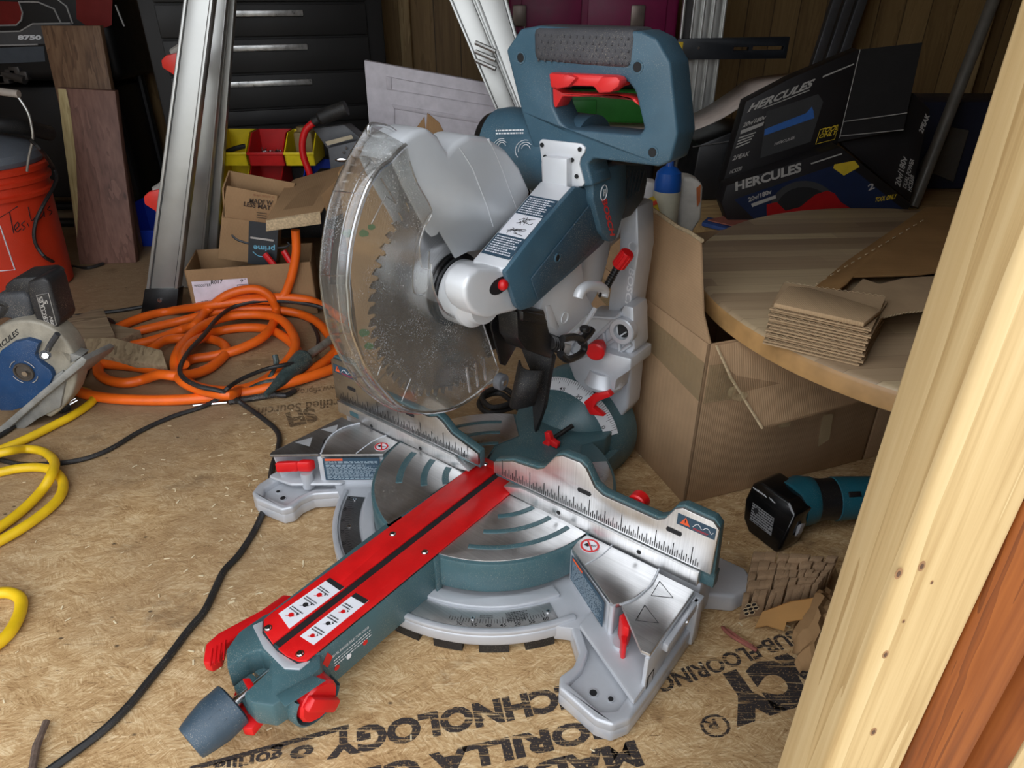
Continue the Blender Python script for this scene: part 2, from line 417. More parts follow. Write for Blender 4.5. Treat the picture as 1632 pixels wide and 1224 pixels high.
def worn_ink(name='worn floor ink', fade=.08, col=srgb(62, 57, 56)):
    t = NT(name); tr = t.n('ShaderNodeBsdfTransparent'); df = t.n('ShaderNodeBsdfDiffuse')
    df.inputs[0].default_value = col
    a = t.noise(t.coord((18, 420, 1), (0, 0, .25)), 1, 3, .6, .5); b = t.noise(t.coord(), 380, 2)
    k = t.math('ADD', t.ramp(a, [(.56, 0.), (.61, .9)]), t.ramp(b, [(.60, 0.), (.66, .7)]))
    m = t.n('ShaderNodeMixShader'); t.link(t.math('ADD', t.math('MULTIPLY', k, .9), fade), m.inputs[0]); t.link(df.outputs[0], m.inputs[1]); t.link(tr.outputs[0], m.inputs[2]); t.link(m.outputs[0], t.out.inputs[0]); return t.mat
WORN = worn_ink()
# ================================================================= THE SHED
pine = wood('pine boards', (srgb(88, 66, 38), srgb(130, 102, 62), srgb(158, 128, 82)), 2, 70, .7, plank=(0, .098), knots=.8)
pineY = wood('pine boards side', (srgb(96, 74, 44), srgb(146, 118, 76), srgb(176, 148, 100)), 2, 70, .7, plank=(1, .098), knots=.8)
BACK = 2.95
mb = MB(); mb.quad([(-2.3, .25, 0), (2.1, .25, 0), (2.1, BACK, 0), (-2.3, BACK, 0)][::1], 0)
mb.box((-2.3, .25, -.03), (2.1, BACK, -.0005), 0)
def floor_text(txt, u0, v0, u1, v1, ut, vt, off=0, slant=0, m=1):
    m = 2 if v0 < 900 else 1
    p0, p1, pt = W(u0, v0), W(u1, v1), W(ut, vt); ux = (p1-p0).normalized(); d = pt-p0; up = d-ux*d.dot(ux)
    mb_text(mb, txt, p0+V((0, 0, .0004)), p1+V((0, 0, .0004)), up, off, m, slant)
floor_text('TECHNOLOGY', 950, 1084, 520, 1172, 955, 1120, .05)
floor_text('o', 500, 1186, 462, 1195, 503, 1203, .05)
floor_text('GORILLA GLUE', 986, 1138, 470, 1252, 992, 1172, .05)
floor_text('MADE WITH', 1012, 1182, 560, 1286, 1020, 1222, .05)
floor_text('SUB-FLOORING', 1262, 1005, 1042, 1082, 1270, 1028, .03)
floor_text('LEGACY', 1425, 995, 1128, 1090, 1452, 1065, .085)
floor_text('R', 1139, 1146, 1119, 1151, 1144, 1161, .03); floor_text('O', 1152, 1134, 1108, 1145, 1162, 1172, -.01)
floor_text('SFI', 500, 650, 455, 660, 497, 674, .05)
floor_text('Certified Sourcing', 566, 632, 400, 652, 563, 646, .02)
floor_text('www.sfiprogram.org', 545, 612, 425, 628, 543, 622, .015)
floor_text('SFI-00136', 486, 598, 424, 607, 484, 605, .015)
for (a, b, w) in [((302, 1226), (556, 1158), 3.2)]:
    p, q = W(*a), W(*b); d = (q-p).normalized().cross(V((0, 0, 1)))*.0032
    mb.quad([p-d+V((0, 0, .0004)), q-d+V((0, 0, .0004)), q+d+V((0, 0, .0004)), p+d+V((0, 0, .0004))], 1)
floor_text('gorilla', 452, 1192, 340, 1218, 458, 1212, .03)
struct(mb, 'floor', [OSB, WORN, worn_ink('faded floor ink', .45, srgb(84, 72, 62))], smooth=False)
mb = MB(); mb.box((-2.35, BACK, 0), (2.15, BACK+.04, 2.3)); struct(mb, 'wall_back', pine, smooth=False)
mb = MB(); mb.box((-2.35, .25, 0), (-2.31, BACK, 2.3)); struct(mb, 'wall_left', pineY, smooth=False)
mb = MB(); mb.box((2.1, .25, 0), (2.14, BACK, 2.3)); struct(mb, 'wall_right', pineY, smooth=False)
mb = MB(); mb.box((-2.35, .2, 2.3), (2.14, BACK+.04, 2.34)); struct(mb, 'ceiling', pine, smooth=False)
mb = MB(); mb.box((.36, .26, 0), (2.14, .30, 2.3)); mb.box((-2.35, .26, 0), (-1.7, .30, 2.3)); mb.box((-1.7, .26, 2.02), (.36, .30, 2.3))
struct(mb, 'wall_front', pine, smooth=False)
# studs on the back wall
stud = wood('stud timber', (srgb(120, 96, 62), srgb(160, 132, 90), srgb(188, 162, 116)), 2, 90, .7, knots=.5)
for i, x in enumerate((-.42, 1.75)):
    mb = MB(); mb.box((x, BACK-.04, 0), (x+.04, BACK, 2.29), 0, .003); struct(mb, 'trim_%d' % (i+3), stud)
# door post and stained log siding beside the doorway
postm = wood('pale door post', (srgb(166, 132, 82), srgb(202, 172, 122), srgb(218, 192, 144)), 2, 150, .6, knots=.9, sc=1.5, dist=.25, along=.22)
stain = wood('orange stained siding', (srgb(84, 42, 14), srgb(132, 68, 22), srgb(158, 88, 34)), 2, 140, .55, sc=1.5)
mb = MB()
mb.prism([(.199, .262, -.25), (.248, .262, -.25), (.248, .312, -.25), (.199, .312, -.25)], (0, 0, 2.3), 0, bevel=.004, seg=3)
for (u, v, r) in ((1432, 914, .0026), (1469, 902, .0024), (1411, 1043, .0022), (1392, 1166, .0026), (1485, 928, .001), (1440, 990, .001)):
    p = W(u, v, 1, .262); mb.prism([p+V((r*.7*math.cos(a), 0, r*1.5*math.sin(a))) for a in [math.pi*i/8 for i in range(16)]], (0, -.0002, 0), 1); mb.prism([p+V((r*.35*math.cos(a), -.0002, r*.8*math.sin(a))) for a in [math.pi*i/6 for i in range(12)]], (0, -.0002, 0), 2)
struct(mb, 'trim_1', [postm, plain('knot ring', srgb(150, 112, 76), .7), plain('knot core', srgb(92, 66, 48), .7)])
mb = MB()
mb.prism([(.2485, .262, -.25), (.260, .254, -.25), (.276, .252, -.25), (.284, .262, -.25), (.284, .300, -.25), (.2485, .300, -.25)], (0, 0, 2.3), 0, bevel=.003)
mb.prism([(.285, .266, -.25), (.293, .252, -.25), (.300, .248, -.25), (.300, .300, -.25), (.285, .300, -.25)], (0, 0, 2.3), 0, bevel=.003)
mb.prism([(.3003, .248, -.25), (.318, .240, -.25), (.345, .238, -.25), (.36, .26, -.25), (.36, .300, -.25), (.3003, .300, -.25)], (0, 0, 2.3), 1, bevel=.004)
struct(mb, 'trim_2', [stain, postm])
# ground outside
mb = MB(); mb.quad([(-8, -9, -.25), (8, -9, -.25), (8, .25, -.25), (-8, .25, -.25)], 0)
struct(mb, 'ground', plain('outdoor ground', srgb(150, 146, 132), .9, 0, .2, 3), smooth=False)
# ================================================================= LIGHT, CAMERA
w = bpy.data.worlds.new('overcast'); scene.world = w; w.use_nodes = True
nt = w.node_tree; bg = nt.nodes['Background']; bg.inputs[1].default_value = 1.0
tc = nt.nodes.new('ShaderNodeTexCoord'); sx = nt.nodes.new('ShaderNodeSeparateXYZ'); rp = nt.nodes.new('ShaderNodeValToRGB')
nt.links.new(tc.outputs['Generated'], sx.inputs[0]); nt.links.new(sx.outputs[2], rp.inputs[0]); nt.links.new(rp.outputs[0], bg.inputs[0])
e = rp.color_ramp.elements; e[0].position = .0; e[0].color = (.30, .30, .28, 1); e[1].position = .12; e[1].color = (.80, .84, .90, 1)
e2 = e.new(.9); e2.color = (1.0, 1.03, 1.08, 1)
pl = bpy.data.lights.new('doorway portal', 'AREA'); pl.shape = 'RECTANGLE'; pl.size = 2.06; pl.size_y = 2.0; pl.cycles.is_portal = True
po = bpy.data.objects.new('doorway_portal', pl); COL.objects.link(po); po.location = (-.67, .24, 1.0); po.rotation_euler = (math.radians(90), 0, math.radians(180))
sl = bpy.data.lights.new('soft sun', 'SUN'); sl.energy = .0; sl.angle = math.radians(20)
cam = bpy.data.cameras.new('camera'); cam.sensor_width = 36; cam.lens = F/1632*36; cam.clip_start = .02
co_ = bpy.data.objects.new('camera', cam); COL.objects.link(co_); co_.location = CAMPOS; co_.rotation_euler = (math.radians(90)-PITCH, 0, 0)
scene.camera = co_
vs_ = scene.view_settings; vs_.view_transform = 'Standard'; vs_.look = 'None'; vs_.gamma = 1; vs_.exposure = 1.6; vs_.use_curve_mapping = False
scene.cycles.max_bounces = 10; scene.cycles.transparent_max_bounces = 24; scene.cycles.diffuse_bounces = 4
# ================================================================= MITER SAW (local frame: x along the fence, y to the back, z up)
SAW = thing('miter_saw', 'large teal and silver miter saw with red table inserts and a clear guard', 'miter saw', SAW_O, SAW_ROT)
def sp(mb, name, mats, parent=None, **k): return mb.build(name, mats, parent or SAW, **k)
def PL(pts, ax, c): return [S(u, v, ax, c) for (u, v) in pts]
def arcp(c, r, a0, a1, n): return [(c[0]+r*math.cos(math.radians(a0+(a1-a0)*i/n)), c[1]+r*math.sin(math.radians(a0+(a1-a0)*i/n))) for i in range(n+1)]
def z_(pts, z): return [(x, y, z) for x, y in pts]
TC = (.010, 0.0)
# ---- base casting with ring and two feet
mb = LB()
mb.prism(z_(arcp(TC, .268, -155, -25, 48)+[(.26, -.02), (-.24, -.02)], .014), (0, 0, .022), 0, bevel=.005, seg=3)
ringo = arcp(TC, .268, -152, -26, 48); ringi = arcp(TC, .259, -26, -152, 48)
mb.prism(z_(ringo+ringi, .034), (0, 0, .008), 0, bevel=.0025)
ringo = arcp(TC, .222, -152, -26, 48); ringi = arcp(TC, .2, -26, -152, 48)
mb.prism(z_(ringo+ringi, .034), (0, 0, .008), 0, bevel=.0025)
def foot(sx):
    f = lambda P: [(TC[0]+sx*(x-TC[0]), y) for x, y in P]
    out = f([(.243, -.125), (.268, -.148), (.284, -.163), (.289, -.185), (.283, -.207), (.292, -.222), (.352, -.232), (.372, -.226), (.384, -.205), (.386, -.15), (.386, -.03), (.20, -.03)])
    inn = f([(.262, -.125), (.292, -.152), (.300, -.18), (.297, -.210), (.350, -.219), (.366, -.205), (.366, -.158), (.30, -.105), (.262, -.105)])
    if sx < 0: out = out[::-1]; inn = inn[::-1]
    mb.prism(z_(out, .003), (0, 0, .021), 0, bevel=.003)
    mb.prism(z_(out, .02), (0, 0, .016), 0, holes=[z_(inn, .02)], bevel=.004, seg=3)
    a, b = f([(.327, -.196), (.349, -.19)])
    mb.cyl((a[0], a[1], .0235), (a[0], a[1], .0262), .0062, 0); mb.cyl((a[0], a[1], .0262), (a[0], a[1], .0264), .0048, 1)
    mb.cyl((b[0], b[1], .0235), (b[0], b[1], .0262), .0045, 0); mb.cyl((b[0], b[1], .0262), (b[0], b[1], .0264), .0034, 1)
foot(1); foot(-1)
for sx in (1, -1):
    P = [(TC[0]+sx*(x-TC[0]), y) for x, y in [(.17, -.02), (.20, -.16), (.235, -.145), (.262, -.13), (.32, -.10), (.36, -.02)]]
    mb.prism(z_(P if sx > 0 else P[::-1], .010), (0, 0, .0262), 0, bevel=.002)
# sloping webs between ring and feet, and the walls that carry the wings
mb.prism([(.2, -.06, .03), (.30, -.118, .03), (.306, -.112, .03), (.306, -.03, .03), (.2, -.03, .03)], (0, 0, .064), 0, bevel=.002)
mb.prism([(-.183, -.066, .03), (-.183, -.03, .03), (-.275, -.03, .03), (-.275, -.136, .03), (-.268, -.132, .03)], (0, 0, .064), 0, bevel=.002)
mb.cyl((.303, -.1165, .03), (.303, -.1165, .0995), .0042, 0, 16); mb.cyl((.325, -.126, .03), (.325, -.126, .052), .011, 0, 16)
mb.prism([(.262, -.13, .036), (.38, -.19, .036), (.38, -.03, .036), (.262, -.03, .036)], (0, 0, .01), 0, bevel=.004)
mb.prism([(-.24, -.12, .036), (-.24, -.03, .036), (-.36, -.03, .036), (-.36, -.185, .036), (-.31, -.175, .036)], (0, 0, .008), 0, bevel=.004)
mb.cyl((-.293, -.15, .03), (-.293, -.15, .062), .011, 0, 16)
mb.box((-.345, -.012, .02), (.38, .035, .098), 0, .004)           # rear beam under the fence
mb.prism(z_([(.25, .03), (.36, .03), (.41, .06), (.425, .10), (.40, .125), (.34, .125), (.28, .09)], 0), (0, 0, .034), 0, bevel=.006, seg=3)   # rear feet
mb.prism(z_([(-.22, .03), (-.25, .09), (-.31, .125), (-.37, .125), (-.395, .10), (-.38, .06), (-.33, .03)], 0), (0, 0, .034), 0, bevel=.006, seg=3)
for a in range(-140, -35, 14):
    c = arcp(TC, .2665, a, a+9, 4)+arcp(TC, .25, a+9, a, 4); mb.prism(z_(c, .0), (0, 0, .015), 2)
base = sp(mb, 'base_casting', [SILV, HOLE, BLKM])
# ---- miter scale plates
def scale(a0, a1, name):
    mb = LB(); o = arcp(TC, .256, a0, a1, 30); i = arcp(TC, .2255, a1, a0, 30)
    mb.prism(z_(o+i, .0362), (0, 0, .0014), 0, bevel=.0003)
    for a in (a0+2, (a0+a1)/2, a1-2):
        x, y = arcp(TC, .241, a, a, 1)[0]; mb.cyl((x, y, .0374), (x, y, .0392), .0032, 1, 14); mb.cyl((x, y, .0392), (x, y, .0394), .0017, 2, 6)
    return mb
mb = scale(-86, -31, 'r')
for k in range(26, 61):
    a = -90+k*.92; L = .0105 if k % 5 == 0 else .007
    p, q = arcp(TC, .2485, a, a, 1)[0], arcp(TC, .2485-L, a, a, 1)[0]; d = V((p[0]-q[0], p[1]-q[1], 0)).normalized().cross(V((0, 0, 1)))*.0004
    p, q = V((*p, .0379)), V((*q, .0379)); mb.quad([p-d, q-d, q+d, p+d], 2)
for k in (30, 35, 40, 45, 50, 55, 60):
    a = -90+k*.92; c = V((*arcp(TC, .2545, a, a, 1)[0], .0379)); t = V((-math.sin(math.radians(a)), math.cos(math.radians(a)), 0)); u = V((-math.cos(math.radians(a)), -math.sin(math.radians(a)), 0))
    mb_text(mb, str(k), c-t*.0042, c+t*.0042, u*.0055, .01, 2)
a = -43; c = V((*arcp(TC, .246, a, a, 1)[0], .0379)); t = V((-math.sin(math.radians(a)), math.cos(math.radians(a)), 0)); u = V((-math.cos(math.radians(a)), -math.sin(math.radians(a)), 0))
mb.dashes(c-t*.018, t*.034, u*.017, 6, 2, hh=.45, seed=3)
a = -54; c = V((*arcp(TC, .236, a, a, 1)[0], .0379)); t = V((-math.sin(math.radians(a)), math.cos(math.radians(a)), 0)); u = V((-math.cos(math.radians(a)), -math.sin(math.radians(a)), 0))
mb_text(mb, 'ROOF RAFTER', c-t*.009, c+t*.009, u*.0022, 0, 2, lift=0); mb_text(mb, 'PITCH ANGLES', c-t*.009-u*.0035, c+t*.009-u*.0035, u*.0022, 0, 2)
steel = machined('stamped scale steel', .62, .38, .1)
sp(mb, 'miter_scale', [steel, CHROME, INK])
mb = scale(-149, -112, 'l')
for k in range(15, 46):
    a = -90-k*1.28; L = .011 if k % 5 == 0 else .007
    p, q = arcp(TC, .2485, a, a, 1)[0], arcp(TC, .2485-L, a, a, 1)[0]; d = V((p[0]-q[0], p[1]-q[1], 0)).normalized().cross(V((0, 0, 1)))*.0004
    p, q = V((*p, .0379)), V((*q, .0379)); mb.quad([p-d, q-d, q+d, p+d], 2)
for k in (20, 25, 30, 35, 40, 45):
    a = -90-k*1.28; c = V((*arcp(TC, .2545, a, a, 1)[0], .0379)); t = V((-math.sin(math.radians(a)), math.cos(math.radians(a)), 0)); u = V((-math.cos(math.radians(a)), -math.sin(math.radians(a)), 0))
    mb_text(mb, str(k), c-t*.0042, c+t*.0042, u*.0055, .01, 2)
sp(mb, 'miter_scale', [machined('dark scale steel', .22, .45, .8), CHROME, INK])  # left plate gets a darker base and more speckle than the right
# ---- wings (extension tables)
WZ = .1
def wing(name, fixed, slide, grooves, tris, side, lever):
    mb = LB(); mb.prism(z_(fixed, WZ-.008), (0, 0, .008), 0, bevel=.001)
    for g in grooves: mb.tube(smooth_path(z_(g, WZ+.0002), 5), .0016, 1, 6)
    w_ = sp(mb, 'table_wing', [ALU, SILV]); return w_
mb = LB(); mb.prism(z_([(.2035, -.062), (.2, -.024), (.322, -.024), (.326, -.06), (.318, -.098), (.304, -.118)], WZ-.008), (0, 0, .008), 0, bevel=.001)
mb.tube(smooth_path(z_([(.322, -.024), (.327, -.055), (.322, -.09), (.311, -.112)], WZ), 5), .0018, 1, 6)
mb.tube(smooth_path(z_([(.246, -.022), (.2445, -.05), (.236, -.078)], WZ), 5), .0012, 1, 6)
wr = sp(mb, 'table_wing', [ALU, SILV])
mb = LB(); mb.prism(z_([(-.183, -.066), (-.268, -.133), (-.298, -.098), (-.302, -.06), (-.29, -.024), (-.19, -.024)], WZ-.008), (0, 0, .008), 0, bevel=.001)
mb.tube(smooth_path(z_([(-.29, -.024), (-.303, -.055), (-.298, -.09), (-.270, -.131)], WZ), 5), .0016, 1, 6)
mb.tube(smooth_path(z_([(-.222, -.022), (-.227, -.05), (-.222, -.093)], WZ), 5), .0012, 1, 6)
wl = sp(mb, 'table_wing', [ALU, SILV])
# no-hands stickers
def nohand(parent, c, ux, r=.0145):
    mb = LB(); c = V(c); ux = V(ux).normalized(); uy = V((0, 0, 1)).cross(ux); n = V((0, 0, 1))
    mb.cyl(c, c+n*.0004, r, 0, 32)
    mb.lathe(c+n*.0006, n, [(0, r*.74), (.0003, r*.75), (.0003, r*.95), (0, r*.96)], 1, 32, cap=False)
    d = (ux+uy*-.9).normalized(); e = n.cross(d)
    mb.quad([c+n*.0011+d*r*.8+e*r*.09, c+n*.0011-d*r*.8+e*r*.09, c+n*.0011-d*r*.8-e*r*.09, c+n*.0011+d*r*.8-e*r*.09], 1)
    mb.quad([c+n*.0010+ux*a*r+uy*b*r for a, b in ((-.52, -.3), (-.08, -.28), (.0, .0), (-.12, .28), (-.32, .2), (-.48, -.02))], 2)
    for k in range(4):
        o = c+n*.0010+ux*(.08+.12*k)*r+uy*(-.1+.06*k)*r; mb.quad([o, o+ux*.05*r, o+ux*.09*r+uy*.34*r, o+ux*.04*r+uy*.34*r], 2)
    o = mb.build('warning_sticker', [LABELW, RED, INK], parent); o['label'] = 'round white sticker with a red ring and bar'
nohand(wr, S(940, 870, 2, WZ+.0003), (1, 0, 0)); nohand(wl, S(608, 712, 2, WZ+.0003), (1, 0, 0), .0125)
# dark print labels on the diagonal walls
def printlabel(quad, rows, seed, parent=SAW, head=True, name='warning_label', mats=None, hh=.5):
    """quad = origin, along x, along y in local space"""
    o, ux, uy = V(quad[0]), V(quad[1]), V(quad[2]); n = ux.cross(uy).normalized()
    if n.dot(CAML-o) < 0: n = -n
    mb = LB(); mb.prism([o, o+ux, o+ux+uy, o+uy], n*.0006, 0)
    o2 = o+n*.0009+ux*.04+uy*.05; u2, v2 = ux*.92, uy*(.82 if head else .9)
    mb.dashes(o2, u2, v2, rows, 1, 1.0, hh, seed)
    if head: mb.quad([o2+v2*1.02, o2+v2*1.02+u2*.34, o2+v2*1.02+u2*.34+uy*.09, o2+v2*1.02+uy*.09], 2)
    return mb.build(name, mats or [LABELT, plain('grey print', srgb(150, 165, 175), .6), ORANGEL], parent)
a = V((.2045, -.0645, .048)); b = V((.3005, -.1205, .048))
mb = LB(); n = (b-a).cross(V((0, 0, 1))).normalized()
printlabel((a+(b-a)*.06+n*.0022+V((0, 0, .002)), (b-a)*.86, (0, 0, .046)), 16, 5)
a = V((-.268, -.1345, .046)); b = V((-.1845, -.0685, .046)); n = (b-a).cross(V((0, 0, 1))).normalized()
printlabel((a+(b-a)*.04+n*.0022+V((0, 0, .002)), (b-a)*.92, (0, 0, .047)), 16, 6)
# sliding wing ends
mb = LB(); mb.prism(z_([(.324, -.03), (.378, -.03), (.379, -.158), (.368, -.160), (.313, -.111), (.325, -.08), (.329, -.055)], WZ-.006), (0, 0, .006), 0, bevel=.001)
mb.prism([(.374, -.162, .012), (.374, -.162, WZ-.006), (.374, -.03, WZ-.006), (.374, -.03, .045), (.374, -.075, .045), (.374, -.10, .055), (.374, -.125, .012)], (.006, 0, 0), 1, bevel=.0015)
mb.box((.380, -.125, .076), (.388, -.03, .09), 1, .002); mb.box((.374, -.04, .01), (.39, -.02, .09), 1, .002)
for t in ((.333, -.055), (.337, -.105)):
    A_ = V((*t, WZ+.0002)); P = [A_+V((0, .012, 0)), A_+V((.028, -.004, 0)), A_+V((.003, -.018, 0))]
    mb.tube(P+[P[0]], .0005, 2, 4)
mb.cyl((.381, -.07, .083), (.3895, -.07, .083), .0035, 3, 12)
mb.box((.3795, -.158, .028), (.3803, -.14, .058), 2)
mb.quad([(.3806, -.155, .03), (.3806, -.143, .03), (.3806, -.143, .056), (.3806, -.155, .056)], 1)
sp(mb, 'sliding_extension', [ALU, SILV, INK, CHROME])
mb = LB(); mb.prism(z_([(-.272, -.134), (-.337, -.187), (-.342, -.180), (-.333, -.03), (-.294, -.03), (-.305, -.06), (-.301, -.098)], WZ-.005), (0, 0, .005), 0, bevel=.0008)
mb.prism([(-.338, -.172, .03), (-.334, -.03, .03), (-.334, -.03, WZ-.005), (-.340, -.18, WZ-.005)], (.004, 0, 0), 1, bevel=.001)
mb.box((-.336, -.105, .035), (-.27, -.10, .09), 1, .002); mb.box((-.33, -.12, .076), (-.28, -.112, .08), 1, .001)
for t in ((-.318, -.07), (-.322, -.125)):
    A_ = V((*t, WZ+.0003)); mb.quad([A_+V((.0, .018, 0)), A_+V((-.012, -.012, 0)), A_+V((.02, -.004, 0))], 2)
sp(mb, 'sliding_extension', [machined('dusty wing end', .34, .4, 1.0), SILV, plain('pale arrow', srgb(200, 202, 205), .4, .5)])
# red extension clamps
mb = LB(); mb.prism([(.314, -.118, .053), (.328, -.132, .053), (.336, -.130, .053), (.332, -.112, .053), (.318, -.108, .053)], (0, 0, .036), 0, bevel=.003); mb.prism([(.327, -.134, .042), (.336, -.145, .042), (.340, -.141, .042), (.334, -.128, .042)], (0, 0, .032), 0, bevel=.002)
sp(mb, 'extension_clamp', RED)
mb = LB(); mb.prism([(-.302, -.163, .064), (-.283, -.149, .064), (-.283, -.135, .064), (-.302, -.148, .064)], (0, 0, .022), 0, bevel=.004); mb.prism([(-.327, -.187, .066), (-.300, -.163, .066), (-.300, -.155, .066), (-.316, -.166, .066), (-.329, -.178, .066)], (0, 0, .02), 0, bevel=.002)
sp(mb, 'extension_clamp', RED)
# ---- turntable
mb = LB()
tt = arcp(TC, .2, -172, -8, 60)+arcp(TC, .2, 8, 172, 50)
mb.prism(z_(tt, .046), (0, 0, .054), 0, bevel=.003, seg=2)
mb.prism(z_([(-.05, -.16), (.06, -.16), (.0600, -.405), (-.042, -.405)], .03), (0, 0, .070), 0, bevel=.003)
mb.prism(z_([(.052, -.196), (.066, -.203), (.066, -.19), (.055, -.18)], .04), (0, 0, .060), 0, bevel=.002)
# arm head with finger opening
hd = [(-.046, -.40), (.062, -.40), (.076, -.412), (.080, -.445), (.074, -.478), (.052, -.490), (.034, -.489), (.030, -.452), (.018, -.440), (-.004, -.440), (-.010, -.452), (-.012, -.480), (-.036, -.466), (-.048, -.440)]
mb.prism(z_(hd, .060), (0, 0, .038), 0, bevel=.003, seg=2)
mb.prism(z_([(-.044, -.40), (.060, -.40), (.074, -.415), (.070, -.44), (.03, -.452), (-.012, -.452), (-.044, -.43)], .034), (0, 0, .03), 0, bevel=.004)
mb.prism(z_([(-.010, -.455), (-.010, -.480), (.034, -.489), (.032, -.455)], .058), (0, 0, .008), 0, bevel=.002)
mb.prism(PL([(440, 1110), (498, 1078), (520, 1085), (455, 1128)], 2, .098), (0, 0, .002), 0, bevel=.0008)
# rear neck to the bevel housing
mb.prism(z_([(-.028, .03), (.098, .03), (.116, .06), (.103, .12), (.075, .165), (.098, .21), (.09, .30), (-.08, .30), (-.095, .21), (-.075, .17), (-.028, .12), (-.043, .07)][::1], .05), (0, 0, .0525), 0, bevel=.004, seg=3)
turn = sp(mb, 'turntable', [TEALC])
mb = LB()
R_ = .1945
pr = arcp(TC, R_, -75.2, -7, 30)+[(.0597, -.0128)]
mb.prism(z_(pr, .1002), (0, 0, .0018), 0, bevel=.0006)
pr = arcp(TC, R_, -105.5, -173, 30)+[(-.0365, -.0128)]
mb.prism(z_(pr[::-1], .1002), (0, 0, .0018), 0, bevel=.0006)
a_ = arcp(TC, R_, 118, 172, 24)+[(-.03, .026), (-.045, .07), (-.03, .12)]; mb.prism(z_(a_, .1002), (0, 0, .0018), 0, bevel=.0006)
a_ = arcp(TC, R_, 8, 50, 20)+[(.105, .12), (.118, .06), (.10, .026)]; mb.prism(z_(a_, .1002), (0, 0, .0018), 0, bevel=.0006)
for r, a0, a1 in ((.168, -64, -10), (.134, -58, -12), (.100, -48, -14)):
    c = arcp(TC, r+.004, a0, a1, 24)+arcp(TC, r-.004, a1, a0, 24); mb.prism(z_(c, .1019), (0, 0, .0010), 1, bevel=.0004)
for r, a0, a1 in ((.155, -136, -168), (.115, -130, -166), (.08, -128, -160)):
    c = arcp(TC, r+.0055, a0, a1, 24)+arcp(TC, r-.0055, a1, a0, 24); mb.prism(z_(c[::-1], .1019), (0, 0, .0010), 1, bevel=.0004)
for r in (.165, .13, .095):
    for a0, a1 in ((20, 45), (124, 160)):
        c = arcp(TC, r+.004, a0, a1, 24)+arcp(TC, r-.004, a1, a0, 24); mb.prism(z_(c, .1019), (0, 0, .0010), 1, bevel=.0004)
top = sp(mb, 'table_plate', [ALU, TEALC], turn)
mb = LB(); mb.box((-.036, -.4, .1001), (.0597, .08, .1006), 0); mb.box((.0062, -.425, .1006), (.0178, .01, .1012), 0)
sp(mb, 'kerf_channel', [HOLE], turn)
def insert(x0, x1, pts_tail):
    mb = LB(); mb.prism(z_([(x0, .012), (x0, -.40)]+pts_tail+[(x1, -.40), (x1, .012)], .1008), (0, 0, .0032), 0, bevel=.0008)
    return mb
mb = insert(-.0355, .0062, [(-.034, -.412), (-.020, -.422), (.0062, -.4275)])
o1 = sp(mb, 'table_insert', [REDP])
mb = insert(.0180, .0590, [(.0180, -.4285), (.034, -.4285), (.052, -.4245), (.0590, -.418)])
o2 = sp(mb, 'table_insert', [REDP])
# bridge of red at the back
mb = LB(); mb.prism(z_([(-.0355, .0125), (.059, .0125), (.059, .03), (-.0355, .03)], .1008), (0, 0, .0032), 0, bevel=.0008)
sp(mb, 'table_insert', [REDP])
def screws(par, pts, r=.0042, z=.104):
    mb = LB()
    for (u, v) in pts:
        p = S(u, v, 2, z); mb.lathe(p, (0, 0, 1), [(0, r*1.25), (.0003, r*1.25), (.0004, r), (.002, r*.8), (.0024, 0)], 0, 16); mb.cyl(p+V((0, 0, .0024)), p+V((0, 0, .0026)), r*.38, 1, 6)
    mb.build('screw', [CHROME, HOLE], par)
screws(o1, [(427, 1001)]); screws(o1, [(626, 851)]); screws(o1, [(774, 740)], .0035)
screws(o2, [(478, 1042)]); screws(o2, [(677, 880)])
# instruction stickers on the inserts
def sticker(par, P, rot, seed):
    P = [S(u, v, 2, .1042) for u, v in P]; mb = LB(); mb.prism(P, (0, 0, .0003), 0)
    a, b, c, d = P  # top-left, top-right, bottom-right, bottom-left along the arm
    up = V((0, 0, .0005))
    mb.quad([a+up, b+up, b+(c-b)*.09+up, a+(d-a)*.09+up], 1)
    rnd = random.Random(seed)
    for k in range(3):
        t = .2+.27*k; o = a+(d-a)*t+(b-a)*.1+up
        mb.dashes(o+(d-a)*.10, (b-a)*.75, (a-d)*.09, 2, 1, 1, .5, seed+k)
        q = a+(d-a)*(t+.16)+(b-a)*.5+up; s_ = (b-a).length*.16
        mb.cyl(q, q+V((0, 0, .0002)), s_*.8, 2 if k != 1 else 1, 12)
        mb.quad([q+V((s_, 0, 0)), q+V((s_*1.3, s_*.5, 0)), q+V((-s_, -s_*.9, 0)), q+V((-s_*1.2, -s_*1.3, 0))], 2 if k != 1 else 1)
        mb.quad([q+V((s_*.6, s_*1.6, 0)), q+V((s_*1.6, s_*1.1, 0)), q+V((s_*1.3, s_*.6, 0))], 1)
    o = mb.build('instruction_sticker', [LABELW, INK, RED], par); o['label'] = 'white instruction sticker with small figures'
sticker(o1, [(526, 921), (549, 936), (461, 1002), (444, 978)], 0, 1)
sticker(o2, [(567, 945), (588, 957), (500, 1028), (478, 1014)], 0, 4)
mb = LB(); mb.prism(z_([(-.036, -.4125), (-.020, -.4245), (.018, -.4300), (.052, -.4265), (.0605, -.414), (.0605, -.43), (.045, -.44), (.0, -.437), (-.04, -.425)], .098), (0, 0, .003), 0, bevel=.001)
sp(mb, 'insert_edge', [SILV])
